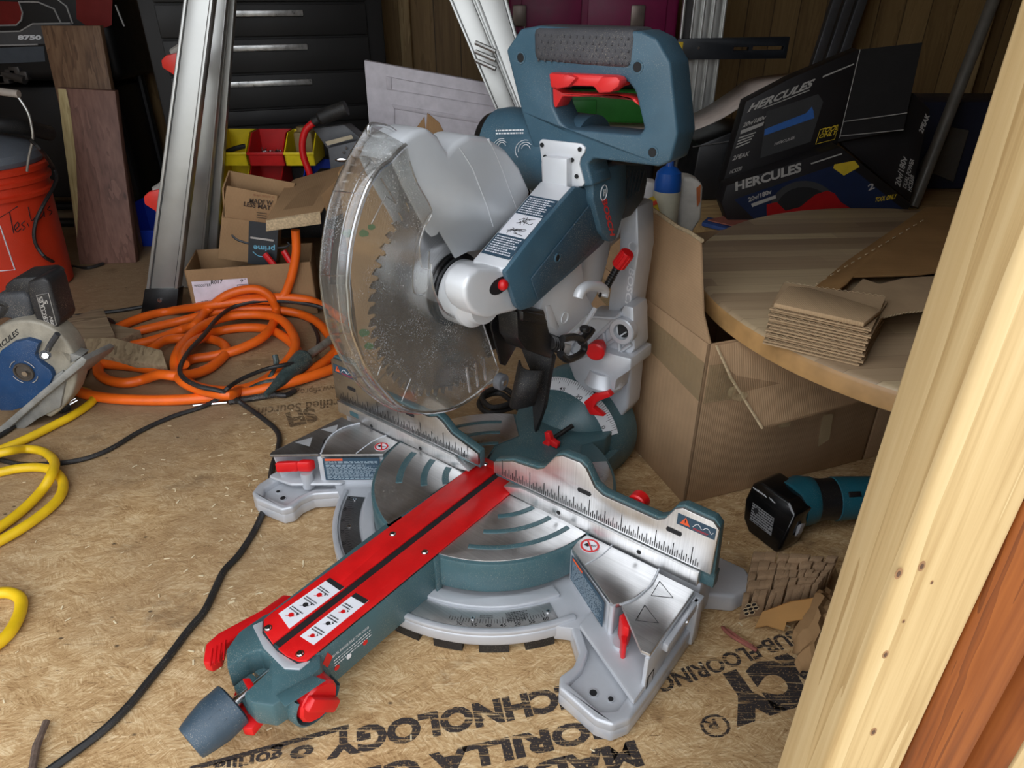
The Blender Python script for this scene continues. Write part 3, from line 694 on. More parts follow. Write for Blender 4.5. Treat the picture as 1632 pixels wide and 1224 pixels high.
# ---- print on the side of the arm
mb = LB()
def side_print(p0, p1, h, txt, m=0, off=.0, x=.0607):
    a = S(*p0, 0, x); b = S(*p1, 0, x); mb_text(mb, txt, a, b, V((0, 0, h)), off, m)
side_print((530, 1049), (588, 1001), .0042, 'BEVEL RANGE SELECTOR KNOB', 0, .0)
o = S(534, 1063, 0, .0607); e = S(592, 1013, 0, .0607); mb.dashes(o, e-o, (0, 0, .014), 3, 0, 1, .3, 9)
for (u, v, m) in ((537, 1058, 1), (556, 1040, 0), (582, 1018, 1)):
    p = S(u, v+6, 0, .0607); mb.cyl(p, p+V((.0004, 0, 0)), .004, m, 12)
sp(mb, 'arm_lettering', [WHITE, RED])
mb = LB(); P = [S(u, v, 0, .0606) for u, v in ((514, 1058), (522, 1040), (530, 1046), (522, 1064))]; mb.prism(P, (.0004, 0, 0), 0)
P = [S(u, v, 0, .0606) for u, v in ((484, 1068), (501, 1056), (503, 1062), (486, 1074))]; mb.prism(P, (.0004, 0, 0), 0)
sp(mb, 'range_mark', RED)
# ---- controls at the front of the arm
kc = V((.010, -.478, .066)); kd = (S(322, 1168, 0, .008)-kc).normalized()
mb = LB(); mb.cyl((.010, -.44, .066), kc+kd*.022, .0065, 0, 16); rod = sp(mb, 'knob_rod', CHROME)
mb = LB(); mb.lathe(kc+kd*.014, kd, [(0, 0), (0, .025), (.002, .0285), (.026, .0290), (.044, .0255), (.056, .0225), (.058, .0215), (.0585, .019), (.0565, .0175), (.0565, 0)], 0, 40)
n_ = V((.62, -.1, .75)).normalized(); t_ = kd; q_ = n_.cross(t_).normalized()
for i, w in ((0, .007),):
    c = kc+kd*.040+n_*.0282; mb.tube([c-q_*w-t_*.007, c+q_*w-t_*.006, c+q_*w+t_*.007-n_*.001, c-q_*w+t_*.006-n_*.001], .0006, 0, 5, closed=True)
sp(mb, 'miter_lock_knob', plain('knob rubber', srgb(50, 68, 82), .45, 0, .15, 30, .2, 700, dust=.5), rod)
mb = LB(); P = [S(u, v, 2, .045) for u, v in ((328, 1068), (332, 1040), (352, 1022), (420, 985), (455, 960), (468, 962), (452, 985), (400, 1010), (362, 1042), (356, 1062), (340, 1072))]
mb.prism(P, (0, 0, .016), 0, bevel=.002)
for k in range(4):
    a = S(335+7*k, 1062-3.5*k, 2, .0615); b = S(338+7*k, 1034-4.5*k, 2, .0615); mb.tube([a, b], .0012, 0, 6)
sp(mb, 'bevel_lock_lever', RED)
mb = LB(); mb.cyl((-.055, -.345, .055), (-.040, -.345, .055), .02, 0, 20, bevel=.002); sp(mb, 'bevel_lock_lever', RED)
c = V((.064, -.430, .066))
mb = LB(); mb.lathe(c, (1, 0, 0), [(0, .036), (.022, .034), (.024, .031), (.02, .030), (.0, .030)], 0, 36, math.radians(-40), math.radians(170), up=(0, -1, 0))
sp(mb, 'knob_hood', TEALC)
mb = LB(); mb.lathe(c, (1, 0, 0), [(0, .028), (.024, .027), (.027, .024), (.027, 0)], 0, 14); mb.obox(c+V((.03, 0, 0)), (.014, 0, 0), (0, .013, .012), (0, -.034, .038), 0, .004)
sp(mb, 'bevel_range_knob', RED)
mb = LB(); P = [S(u, v, 2, .036) for u, v in ((372, 1136), (378, 1112), (445, 1122), (440, 1138), (424, 1150), (405, 1174), (390, 1172), (384, 1154))]
mb.prism(P, (0, 0, .014), 0, bevel=.002); sp(mb, 'detent_release_lever', RED); mb = LB(); P = [S(u, v, 2, .085) for u, v in ((386, 1081), (398, 1080), (408, 1096), (398, 1102))]; mb.prism(P, (0, 0, -.006), 0, bevel=.001)
sp(mb, 'detent_trigger', RED)
# ---- fences
def fence_marks(mb, x0, x1, y, z0, n, flip=False):
    for k in range(n):
        t = k/(n-1); x = x0+(x1-x0)*t; j = k if not flip else n-1-k
        h = .030 if j % 16 == 0 else .022 if j % 8 == 0 else .017 if j % 4 == 0 else .013 if j % 2 == 0 else .008
        w = .0006; mb._add([V((x-w, y, z0)), V((x+w, y, z0)), V((x+w, y, z0+h)), V((x-w, y, z0+h))], [[0, 1, 2, 3]], 1)
def warn_fence(par, x0, x1, z0, z1, y):
    mb = LB(); mb.prism([(x0, y, z0), (x1, y, z0), (x1, y, z1), (x0, y, z1)], (0, -.0005, 0), 0); h = z1-z0; yy = y-.0008
    mb.quad([(x0+h*.25, yy, z0+h*.2), (x0+h*1.05, yy, z0+h*.2), (x0+h*.65, yy, z0+h*.9)], 1)
    mb.quad([(x0+h*.62, yy-.0002, z0+h*.4), (x0+h*.68, yy-.0002, z0+h*.4), (x0+h*.7, yy-.0002, z0+h*.72), (x0+h*.6, yy-.0002, z0+h*.72)], 3)
    c = [(x0+h*1.25+(x1-x0-h*1.4)*t, yy, z0+h*(.35+.4*abs(math.sin(t*7)))) for t in [i/12 for i in range(13)]]
    mb.tube(c, .0005, 2, 4, cap=False); mb.dashes((x0+h*1.3, yy, z0+h*.12), (x1-x0-h*1.5, 0, 0), (0, 0, h*.2), 2, 4, .8, .5, 3)
    o = mb.build('warning_label', [LABELT, ORANGEL, WHITE, INK, RED], par); o['label'] = 'dark warning label with an orange triangle'
FY = -.018
def sc_out(P, dz, dx): return [(x+dx, FY+.006, z+dz) for x, z in P]
RF = [(.024, .127), (.024, .147), (.062, .165), (.108, .171), (.120, .178), (.140, .208), (.152, .215), (.182, .216), (.192, .210), (.208, .184), (.222, .177), (.308, .177), (.318, .184), (.330, .207), (.340, .214), (.382, .213), (.391, .204), (.391, .127)]
mb = LB(); mb.prism([(x, FY, z) for x, z in RF], (0, .005, 0), 0, bevel=.0008)
fence_marks(mb, .042, .372, FY-.0004, .130, 100)
for (u, v) in ((931, 784), (1074, 847)):
    p = S(u, v, 1, FY-.0004); mb.prism([p+V((x, 0, z)) for x, z in ((-.010, .0035), (-.0115, 0), (-.010, -.0035), (.010, -.0035), (.0115, 0), (.010, .0035))], (0, -.0005, 0), 1)
fr = sp(mb, 'sliding_fence', [ALUF, INK])
mb = LB(); mb.prism([(x, FY+.005, z+.003) for x, z in RF[1:-1]]+[(.3955, FY+.005, .118), (.024, FY+.005, .118)], (0, .013, 0), 0, bevel=.002); mb.box((.372, -.012, .100), (.396, .004, .126), 0, .002)
sp(mb, 'fence_backing', TEALC, fr)
warn_fence(fr, .335, .388, .186, .204, FY)
LF = [(-.358, .127), (-.358, .209), (-.352, .214), (-.300, .214), (-.285, .200), (-.265, .183), (-.235, .178), (-.115, .178), (-.098, .185), (-.085, .180), (-.066, .164), (-.020, .152), (-.008, .148), (-.008, .127)]
mb = LB(); mb.prism([(x, FY, z) for x, z in LF[::-1]], (0, .005, 0), 0, bevel=.0008)
fence_marks(mb, -.345, -.03, FY-.0004, .130, 96, True)
for (u, v) in ((560, 620), (653, 660)):
    p = S(u, v, 1, FY-.0004); mb.prism([p+V((x, 0, z)) for x, z in ((-.009, .0035), (-.0105, 0), (-.009, -.0035), (.009, -.0035), (.0105, 0), (.009, .0035))], (0, -.0005, 0), 1)
fl = sp(mb, 'sliding_fence', [machined('dusty fence face', .5, .28, .4, (500, 6, 6)), INK])
mb = LB(); mb.prism([(x, FY+.005, z+.003) for x, z in LF[1:-1][::-1]]+[(-.358, FY+.005, .118), (-.008, FY+.005, .118)], (0, .013, 0), 0, bevel=.002)
sp(mb, 'fence_backing', TEALC, fl)
warn_fence(fl, -.352, -.290, .186, .203, FY)
mb = LB()
mb.prism([(.046, -.022, .112), (.082, -.022, .1245), (.377, -.022, .1245), (.377, -.022, .1), (.2, -.022, .1), (.06, -.022, .103)], (0, .034, 0), 0, bevel=.0012)
mb.prism([(-.352, -.022, .1), (-.352, -.022, .1245), (-.06, -.022, .1245), (-.026, -.022, .108), (-.05, -.022, .103)][::-1], (0, .034, 0), 0, bevel=.0012)
for (u, v) in ((890, 817), (1018, 880), (592, 679), (670, 715)):
    p = S(u, v, 1, -.0223); mb.cyl(p, p+V((0, -.0004, 0)), .0034, 1, 14)
p = S(565, 660, 1, -.0223); mb.box((p.x-.012, -.0232, p.z-.006), (p.x+.010, -.0224, p.z+.003), 2)
sp(mb, 'fixed_fence', [ALUF, HOLE, TEALC])
mb = LB(); mb.cyl((.264, .004, .168), (.264, .022, .168), .014, 0, 24, bevel=.002); sp(mb, 'fence_lock_knob', RED)
# ---- bevel housing behind the table
hc = V((.0, .30, .062))
mb = LB(); prof = [(0, .115), (.03, .117), (.055, .108), (.075, .092), (.100, .070), (.118, .045), (.126, .02), (.128, 0)]
mb.lathe(hc, (0, -1, 0), prof, 0, 48, math.radians(-60), math.radians(240), up=(1, 0, 0))
mb.box((-.09, .18, .02), (.11, .30, .062), 0, .006)
hs = sp(mb, 'bevel_housing', TEALC)
mb = LB()
def hcone(a, t, r): return hc+V((math.cos(a)*r, -t, math.sin(a)*r))
# the scale follows the cone between two rings
def ring_pt(a, k):
    (t0, r0), (t1, r1) = (.0560, .1095), (.0765, .0925); return hcone(a, t0+(t1-t0)*k, r0+(r1-r0)*k)+V((0, -.001, .0008))
N = 26; A0, A1 = math.radians(18), math.radians(150)
A_ = [ring_pt(A0+(A1-A0)*i/N, 0) for i in range(N+1)]; B_ = [ring_pt(A0+(A1-A0)*i/N, 1.0) for i in range(N+1)]
mb.strip(A_, B_, 0)
for k in range(0, 54):
    a = A0+(A1-A0)*(k+2)/58; L = .5 if k % 5 == 0 else .3; p, q = ring_pt(a, .02)+V((0, -.0006, .0003)), ring_pt(a, L)+V((0, -.0006, .0003)); d = V((-math.sin(a), 0, math.cos(a)))*.0004; mb.quad([p-d, q-d, q+d, p+d], 1)
for txt, k in (('0', 5), ('15', 14), ('30', 24), ('45', 34), ('45', 46)):
    a = A0+(A1-A0)*k/58; p = ring_pt(a, .97)+V((0, -.0008, .0005)); tt_ = V((math.sin(a), 0, -math.cos(a))); u = (ring_pt(a, .5)-ring_pt(a, 1)).normalized()*.007
    w = .003*len(txt); mb_text(mb, txt, p-tt_*w, p+tt_*w, u, .01, 1)
sp(mb, 'bevel_scale', [LIGHTS, INK], hs)
mb = LB(); c = S(880, 700, 1, .135); c.z = max(c.z, .108); mb.cyl(c+V((.016, .04, .014)), c, .0045, 1, 12)
for k in range(3):
    a = math.radians(90+120*k+20); d = V((math.cos(a), 0, math.sin(a)))*.018; e_ = V((-math.sin(a), 0, math.cos(a)))*.007
    mb.prism([c-e_, c+d-e_*.8, c+d+e_*.8, c+e_], (0, -.010, 0), 0, bevel=.002)
sp(mb, 'bevel_stop_knob', [RED, BLK])
mb = LB(); P = PL([(968, 624), (974, 632), (952, 640), (945, 650), (962, 664), (940, 661), (930, 641), (946, 628)], 1, .20)
mb.prism(P, (0, .012, 0), 0, bevel=.0012); sp(mb, 'bevel_pointer', RED)
# ---- silver rear casting: post, block, ribs
mb = LB()
mb.prism(PL([(962, 700), (1000, 652), (1008, 560), (1012, 500), (1004, 480), (985, 486), (960, 560), (950, 640)], 1, .262), (0, .05, 0), 0, bevel=.006, seg=3)
mb.prism(PL([(905, 578), (915, 605), (935, 624), (978, 630), (982, 606), (1005, 590), (1006, 572), (960, 560)], 1, .215), (0, .075, 0), 0, bevel=.004, seg=2)
mb.prism(PL([(930, 505), (936, 500), (985, 504), (994, 486), (1009, 490), (1012, 556), (985, 590), (950, 592), (905, 572), (880, 540), (905, 520)], 1, .235), (0, .05, 0), 0, bevel=.004)
# raised rib frame
for a, b in (((942, 545), (990, 500)), ((948, 590), (1006, 548)), ((962, 530), (968, 585)), ((984, 510), (988, 565)), ((950, 560), (1000, 528)), ((935, 505), (990, 508)), ((936, 506), (905, 560)), ((905, 560), (948, 590))):
    p, q = S(*a, 1, .232), S(*b, 1, .232); mb.tube([p, q], .0035, 0, 8)
p = S(997, 524, 1, .238); mb.lathe(p, (0, -1, 0), [(0, .023), (.014, .023), (.016, .021), (.016, .014), (.008, .012)], 0, 28); mb.cyl(p+V((0, -.009, 0)), p+V((0, -.006, 0)), .012, 1, 20)
p = S(957, 590, 1, .222); mb.cyl(p, p+V((0, -.006, 0)), .008, 0, 18); mb.cyl(p+V((0, -.006, 0)), p+V((0, -.0064, 0)), .005, 1, 14)
p = S(964, 602, 1, .235); mb.lathe(p-V((0, 0, .012)), (0, 0, 1), [(0, .034), (.006, .036), (.010, .033), (.03, .028)], 0, 28)
rear = sp(mb, 'rear_support_casting', [SILV, HOLE])
mb = LB(); p = S(948, 553, 1, .205); mb.lathe(p+V((0, .02, 0)), (.25, -.95, -.05), [(0, .007), (.012, .008), (.012, .013), (.018, .014), (.024, .012), (.026, .016), (.034, .016), (.036, .013), (.036, 0)], 0, 28)
sp(mb, 'lock_pin_knob', RED)
# glide arm with raised letters
mb = LB()
mb.prism(PL([(968, 497), (996, 503), (1004, 500), (1018, 400), (1016, 330), (1000, 325), (988, 360), (985, 430), (974, 440)], 1, .262), (0, .055, 0), 0, bevel=.004)
mb.prism(PL([(960, 400), (985, 378), (1000, 340), (992, 332), (960, 380), (925, 460), (945, 462)], 1, .29), (0, .03, 0), 0, bevel=.003)
a, b = S(1003, 426, 1, .2605), S(995, 492, 1, .2605); u = S(1010, 430, 1, .2605)-a
mb_text(mb, 'BOSCH', a, b, u*1.25, .02, 1, thick=0)
p = S(1009, 393, 1, .2605); mb.lathe(p, (0, -1, 0), [(0, .008), (.0008, .0085), (.0008, .0070), (0, .0068)], 1, 24)
ga = sp(mb, 'glide_arm', [SILV, LIGHTS])
# ---- saw head
HX = .09
mb = LB()   # grey/silver pivot arm under the belt cover
mb.prism(PL([(858, 498), (872, 528), (885, 540), (900, 538), (948, 492), (936, 470), (925, 400), (905, 430), (870, 470)], 0, .07), (-.05, 0, 0), 0, bevel=.004)
mb.prism(PL([(870, 488), (878, 486), (892, 520), (888, 528), (876, 520)], 0, .0715), (-.004, 0, 0), 0, bevel=.002)
mb.prism(PL([(940, 490), (952, 470), (968, 420), (975, 380), (955, 372), (935, 400), (928, 440)], 0, .05), (-.03, 0, 0), 0, bevel=.003)
p = S(900, 506, 0, .0705); mb.lathe(p, (1, 0, 0), [(0, .010), (.0015, .010), (.0015, .008), (.0003, .007)], 0, 20)
mb.tube(smooth_path(PL([(900, 540), (925, 525), (940, 505), (948, 492)], 0, .075), 5), .004, 0, 8)
sp(mb, 'head_arm', LIGHTS)
mb = LB(); mb.tube(smooth_path(PL([(921, 475), (926, 463), (938, 456), (955, 457), (963, 464), (961, 472)], 0, .105), 6), [.008]*6*5+[.0075], 0, 12)
p = S(956, 470, 0, .115); mb.cyl(p, p+V((.001, 0, 0)), .004, 1, 12); sp(mb, 'carry_hook', [LIGHTS, HOLE])
mb = LB(); mb.cyl(S(985, 424, 1, .21), S(1001, 402, 1, .21), .0105, 0, 14, bevel=.001)
for k in range(12):
    a = 2*math.pi*k/12; p, q = S(985, 424, 1, .21), S(1001, 402, 1, .21); d = (q-p).normalized(); x, y = frame_from(d); o = x*math.cos(a)*.0105+y*math.sin(a)*.0105; mb.tube([p+o+d*.002, q+o-d*.002], .0012, 0, 5)
rk = sp(mb, 'depth_stop_knob', RED)
mb = LB(); mb.cyl(S(985, 424, 1, .21), S(966, 458, 1, .20), .0045, 0, 12)
for k in range(9):
    t = k/9; p = S(985, 424, 1, .21).lerp(S(966, 458, 1, .20), t); q = S(985, 424, 1, .21).lerp(S(966, 458, 1, .20), t+.06); mb.cyl(p, q, .0062, 0, 10)
sp(mb, 'depth_stop_screw', BLK, rk)
# upper blade guard (hollow shell)
mb = LB()
UG = [(624, 257), (632, 238), (645, 222), (662, 210), (681, 205), (698, 218), (713, 245), (728, 228), (747, 217), (778, 221), (806, 240), (828, 268), (845, 306), (838, 330), (817, 348), (790, 380), (765, 398), (744, 401), (725, 411), (699, 367), (695, 374), (687, 377), (680, 370), (641, 297)]
mb.prism(PL(UG, 0, .024), (-.052, 0, 0), 0, bevel=.006, seg=3, open_edges=(15, 16, 17, 18, 19, 20, 21, 22, 23))
mb.tube(PL([(732, 236), (752, 268), (776, 330), (785, 360)], 0, .0245), .0004, 0, 4)
gd = sp(mb, 'upper_guard', GUARDG, solid=.0025)
mb = LB(); mb.tube(smooth_path(PL([(778, 222), (795, 260), (812, 305), (822, 332)], 0, .024), 5), .0016, 0, 6); sp(mb, 'guard_rib', LIGHTS, gd)
mb = LB(); P = [S(588, 250, 0, -.012), S(608, 247, 0, -.012), S(612, 262, 0, -.012), S(600, 266, 0, -.012)]; mb.prism(P, (.006, 0, 0), 0, bevel=.001); sp(mb, 'guard_tab', GUARDG, gd)
# blade
BC = V((0, -.0660, .4500)); BR = .152; NTEETH = 60
pts = []
for k in range(NTEETH):
    a = -2*math.pi*k/NTEETH; st = 2*math.pi/NTEETH
    for da, r in ((0, BR), (-.13*st, BR-.0012), (-.5*st, BR-.004), (-.62*st, BR-.0105), (-.80*st, BR-.012), (-.95*st, BR-.008)):
        pts.append(BC+V((-.0013, math.cos(a+da)*r, math.sin(a+da)*r)))
mb = LB(); mb.prism(pts, (.0026, 0, 0), 0)
bl = sp(mb, 'saw_blade', BLADE, sharp=20)
mb = LB(); mb.cyl(BC+V((.0014, 0, 0)), BC+V((.006, 0, 0)), .05, 0, 40, bevel=.001); mb.lathe(BC+V((.006, 0, 0)), (1, 0, 0), [(0, .047), (.003, .047), (.003, .043), (0, .042)], 0, 36)
sp(mb, 'arbor_flange', BLKG, bl)
# arbor housing and gear case
mb = LB(); mb.lathe(BC+V((.008, 0, 0)), (1, 0, 0), [(0, .040), (.002, .0425), (.034, .0425), (.036, .040), (.040, .036), (.050, .034)], 0, 44)
mb.prism(PL([(806, 428), (812, 445), (832, 488), (824, 496), (800, 502), (780, 508), (764, 504), (750, 494), (742, 478), (741, 458), (748, 440), (762, 428)], 0, HX-.010), (-.036, 0, 0), 0, bevel=.010, seg=4)
mb.cyl(S(735, 434, 0, .040)+V((.0, 0, 0)), S(735, 434, 0, .040)+V((.012, 0, 0)), .005, 1, 12)
# sloping top plate of the arm
lo = S(808, 431, 0, HX); hi = S(918, 297, 0, HX)
x0 = None
def xat(p, u):   # x that puts the point p(y, z) at photo column u
    best = min((abs(proj_u(V((x, p.y, p.z)))-u), x) for x in [i*.0005 for i in range(-60, 240)]); return best[1]
def proj_u(pl):
    w = toW(pl)-CAMPOS; dep = w.y*CP-w.z*SP_; return CX+F*w.x/dep
xl = xat(lo, 762); xh = xat(hi, 850); xl = (xl+xh)/2
A_, B_, C_, D_ = V((xl, lo.y, lo.z)), V((HX-.002, lo.y, lo.z)), V((HX-.002, hi.y, hi.z)), V((xl, hi.y, hi.z))
nrm = (B_-A_).cross(D_-A_).normalized(); nrm = nrm if nrm.dot(CAML-A_) > 0 else -nrm
mb.prism([A_-nrm*.0005, B_-nrm*.0005, C_-nrm*.0005, D_-nrm*.0005], -nrm*.05, 0, bevel=.004, seg=3)
gc = sp(mb, 'gear_case', [LIGHTS, HOLE])
mb = LB(); p = S(795, 455, 0, HX-.011); mb.prism([p+V((.0, math.cos(a)*.020, math.sin(a)*.011)) for a in [i*math.pi/9 for i in range(18)]], (.0015, 0, 0), 0)
mb.sphere(p+V((.004, .003, .001)), .0075, 1, 16); sp(mb, 'arbor_lock_button', [HOLE, RED], gc)
# label on the plate
def onplate(s, t): return A_+(B_-A_)*s+(D_-A_)*t+nrm*.0004
mb = LB(); q = [onplate(.08, .10), onplate(.90, .10), onplate(.90, .80), onplate(.08, .80)]; mb.prism(q, nrm*.0004, 0)
e1, e2, up = q[1]-q[0], q[3]-q[0], nrm*.0007
mb.quad([q[0]+e1*.03+e2*.33+up, q[0]+e1*.97+e2*.33+up, q[0]+e1*.97+e2*.68+up, q[0]+e1*.03+e2*.68+up], 1)
mb.dashes(q[0]+e1*.06+e2*.03+up, e1*.88, e2*.28, 8, 1, 1, .5, 11); mb.dashes(q[0]+e1*.06+e2*.70+up, e1*.88, e2*.28, 8, 1, 1, .5, 12)
for cy, sd in ((.42, 1), (.58, 2)):
    rnd = random.Random(sd)
    for k in range(12):
        o = q[0]+e1*(.28+.4*rnd.random())+e2*(cy-.05+.1*rnd.random())+up*1.5
        mb.tube([o, o+e1*rnd.uniform(-.15, .15)+e2*rnd.uniform(-.03, .03), o+e1*rnd.uniform(-.2, .2)+e2*rnd.uniform(-.04, .04)], .0004, 2, 4)
sp(mb, 'instruction_label', [LABELT, LABELW, INK], gc)
# teal belt cover
mb = LB()
mb.prism(PL([(806, 434), (860, 364), (918, 297), (936, 300), (950, 316), (966, 386), (920, 428), (876, 466), (850, 490), (832, 496), (824, 490)], 0, HX), (-.009, 0, 0), 0, bevel=.004, seg=2)
mb.prism(PL([(844, 444), (882, 396), (941, 322), (960, 376), (915, 422), (875, 460), (856, 478)], 0, HX+.0005), (.003, 0, 0), 1, bevel=.002)
p = S(889, 411, 0, HX+.005); mb.lathe(p, (1, 0, 0), [(-.003, .0065), (.0008, .0065), (.0008, .0048), (-.002, .004)], 0, 20); mb.cyl(p+V((-.001, 0, 0)), p, .0046, 2, 16)
bc = sp(mb, 'belt_cover', [TEAL, plain('scuffed teal panel', srgb(48, 74, 90), .5, 0, .15, 30, .1, 600, dust=.8), HOLE])
# motor housing across the back
MC = V((0, .155, .592))
mb = LB(); mb.lathe(MC+V((-.115, 0, 0)), (1, 0, 0), [(0, 0), (0, .035), (.004, .045), (.02, .05)], 1, 40); mb.lathe(MC+V((-.095, 0, 0)), (1, 0, 0), [(0, .052), (.02, .056), (.12, .058), (.165, .058)], 0, 40)
motor = sp(mb, 'motor_housing', [TEAL, BLK, TEALD])
mb = LB()
for (u, v, s_) in ((800, 235, 1.0), (838, 240, 1.2)):
    for k in range(3):
        c = [S(u+math.cos(t)*(6+4*k)*s_, v+math.sin(t)*(8+3*k)*s_, 1, MC.y-.062) for t in [math.radians(200+i*18-30*k) for i in range(9)]]; mb.tube(c, .0005, 0, 4, cap=False)
o = S(790, 215, 1, MC.y-.062); e = S(838, 214, 1, MC.y-.062); mb.dashes(o, e-o, (0, 0, .008), 2, 0, 1, .5, 21)
sp(mb, 'printed_diagram', WHITE, motor)
# tower with the maker's name
mb = LB()
TW = [(946, 272), (985, 262), (1000, 262), (998, 330), (982, 384), (972, 386), (960, 372), (946, 318)]
mb.prism(PL(TW, 0, HX+.012), (-.03, 0, 0), 0, bevel=.004)
mb.prism(PL([(982, 262), (1030, 262), (1034, 285), (1028, 318), (1008, 345), (992, 352)], 0, HX+.006), (-.05, 0, 0), 1, bevel=.006)
for k in range(7):
    a, b = S(994+k*5.5, 272, 0, HX+.007), S(985+k*5.5, 330-k*4, 0, HX+.007); mb.tube([a, b], .0009, 2, 4)
tw = sp(mb, 'motor_tower', [TEAL, TEALD, HOLE])
mb = LB(); a, b = S(959, 317, 0, HX+.0128), S(973, 376, 0, HX+.0128); u = S(966, 317, 0, HX+.0128)-a
mb_text(mb, 'BOSCH', a, b, u.normalized()*.0145, .04, 0)
mb.v = [p for p in mb.v]; o = sp(mb, 'lettering', REDL, tw)
mb = LB(); p = S(962, 307, 0, HX+.0126); mb.tube([p+V((.0004, .0085*math.cos(a), .0105*math.sin(a))) for a in [math.pi*i/12 for i in range(24)]], .0008, 0, 4, closed=True)
mb.obox(p+V((.0006, 0, 0)), (.0004, 0, 0), (0, .0018, 0), (0, 0, .009), 0); mb.obox(p+V((.0006, .004, 0)), (.0004, 0, 0), (0, .0016, 0), (0, 0, .009), 0); mb.obox(p+V((.0006, .002, 0)), (.0004, 0, 0), (0, .005, 0), (0, 0, .0016), 0)
sp(mb, 'emblem', WHITE, tw)
# ---- handle (grip lies across the saw)
HY = .10
OUT = [(806, 80), (829, 46), (857, 41), (1021, 50), (1046, 62), (1068, 100), (1080, 215), (1068, 258), (1050, 266), (945, 253), (936, 262), (945, 296), (930, 298), (915, 302), (857, 262), (831, 180)]
HOLE_ = [(878, 132), (892, 122), (1000, 130), (1012, 146), (1026, 205), (1018, 216), (905, 206), (892, 194), (880, 168)]
mb = LB(); mb.prism(PL(OUT, 1, HY), (0, .052, 0), 0, holes=[PL(HOLE_, 1, HY)], bevel=.007, seg=3)
for (u, v) in ((830, 92), (1016, 107), (1040, 243)):
    p = S(u, v, 1, HY); mb.lathe(p, (0, -1, 0), [(0, .0078), (.0008, .0078), (.0008, .0058), (0, .0056)], 0, 22); mb.cyl(p+V((0, -.0002, 0)), p+V((0, -.0004, 0)), .0056, 1, 18)
handle = sp(mb, 'handle', [TEAL, HOLE], sharp=40)
mb = LB(); g0, g1 = S(849, 76, 1, HY+.024), S(1013, 84, 1, HY+.024); gx = (g1-g0).normalized()
GP = PL([(846, 40), (1014, 45), (1006, 114), (926, 108), (848, 100)], 1, HY-.003)
mb.prism(GP, (0, .058, 0), 0, bevel=.011, seg=4)
for i in range(15):
    for j in range(5):
        u = 858+i*10.2+(5 if j % 2 else 0); v = 56+j*10+.04*(u-858)
        if u < 1004: p = S(u, v, 1, HY-.003); mb.sphere(p+V((0, .0004, 0)), .0019, 0, 6)
sp(mb, 'grip', GRIP, handle)
mb = LB()
mb.prism(PL([(874, 116), (980, 121), (987, 126), (988, 138), (976, 141), (968, 149), (953, 149), (945, 138), (900, 137), (888, 143), (877, 140)], 1, HY-.014), (0, .03, 0), 0, bevel=.003)
mb.prism(PL([(876, 116), (905, 119), (919, 124), (905, 139), (888, 142), (877, 138)], 1, HY-.020), (0, .02, 0), 0, bevel=.003)
mb.prism(PL([(958, 122), (982, 122), (988, 128), (986, 138), (972, 148), (958, 148), (948, 136)], 1, HY-.020), (0, .02, 0), 0, bevel=.003)
mb.prism(PL([(878, 138), (896, 148), (990, 152), (1012, 158), (1020, 170), (1004, 158), (985, 154), (896, 154), (886, 172), (882, 170)], 1, HY+.004), (0, .03, 0), 0, bevel=.0015)
sp(mb, 'trigger', REDL, handle)
mb = LB()
mb.prism(PL([(859, 226), (863, 222), (926, 229), (933, 236), (931, 244), (925, 252), (923, 262), (931, 292), (928, 297), (904, 300), (864, 296), (862, 250)], 1, HY-.003), (0, .004, 0), 0, bevel=.0012)
mb.prism(PL([(864, 250), (903, 253), (903, 306), (864, 303)], 1, HY-.016), (0, .016, 0), 0, bevel=.002)
for (u, v) in ((864, 231), (869, 250), (912, 255), (919, 281), (924, 238)):
    p = S(u, v, 1, HY-.004); mb.cyl(p, p+V((0, -.001, 0)), .003, 1, 12)
sp(mb, 'handle_bracket', [LIGHTS, HOLE], handle)
# ---- clear lower guard
XR, XL = .034, -.030
RIM = [(647, 231), (632, 244), (623, 256), (606, 268), (588, 295), (573, 334), (564, 367), (558, 400), (554, 445), (555, 464), (559.6, 519), (573, 557), (588, 592), (615, 627), (641, 649), (672, 657), (698, 656), (725, 649), (754, 632), (776, 614), (786, 606)]
RML = [(587, 200), (576, 217), (555, 253), (537.5, 290), (524, 330), (515, 378), (510.6, 422), (510, 442), (515, 482), (524, 526), (540, 563), (555, 588), (573, 614), (599, 636), (632, 654), (667, 659), (700, 657), (730, 648), (765, 628)]
PR = resample(smooth_path([S(u, v, 0, XR) for u, v in RIM], 4), 60)
PLf = resample(smooth_path([S(u, v, 0, XL) for u, v in RML], 4), 60)
mb = LB(); mb.strip(PR, PLf, 0)
lg = sp(mb, 'lower_guard', CLEAR, solid=.0022)
mb = LB(); mb.tube(PR, .0028, 0, 8); mb.tube(PLf, .0014, 0, 6)
mid = [a.lerp(b, .38) for a, b in zip(PR, PLf)]; mb.tube(mid[4:54], .0008, 0, 5)
for i in (8, 17, 24, 31): mb.tube([PR[i], PLf[i]], .0009, 0, 5)
for i in range(38, 50, 2): mb.tube([PR[i].lerp(PLf[i], .3), PR[i].lerp(PLf[i], .9)], .0012, 0, 5)
tabp = PL([(588, 214), (588, 203), (594, 198), (618, 202), (632, 211), (642, 222), (647, 240)], 0, .0); mb.tube(smooth_path(tabp, 5), .0022, 0, 8)
INNER = [(652, 256), (664, 290), (688, 336), (676, 362), (668, 392), (672, 425), (687, 432), (692, 464), (707, 495), (734, 509), (752, 508), (765, 506), (773, 525), (794, 588)]
IN3 = [S(u, v, 0, XR) for u, v in INNER]
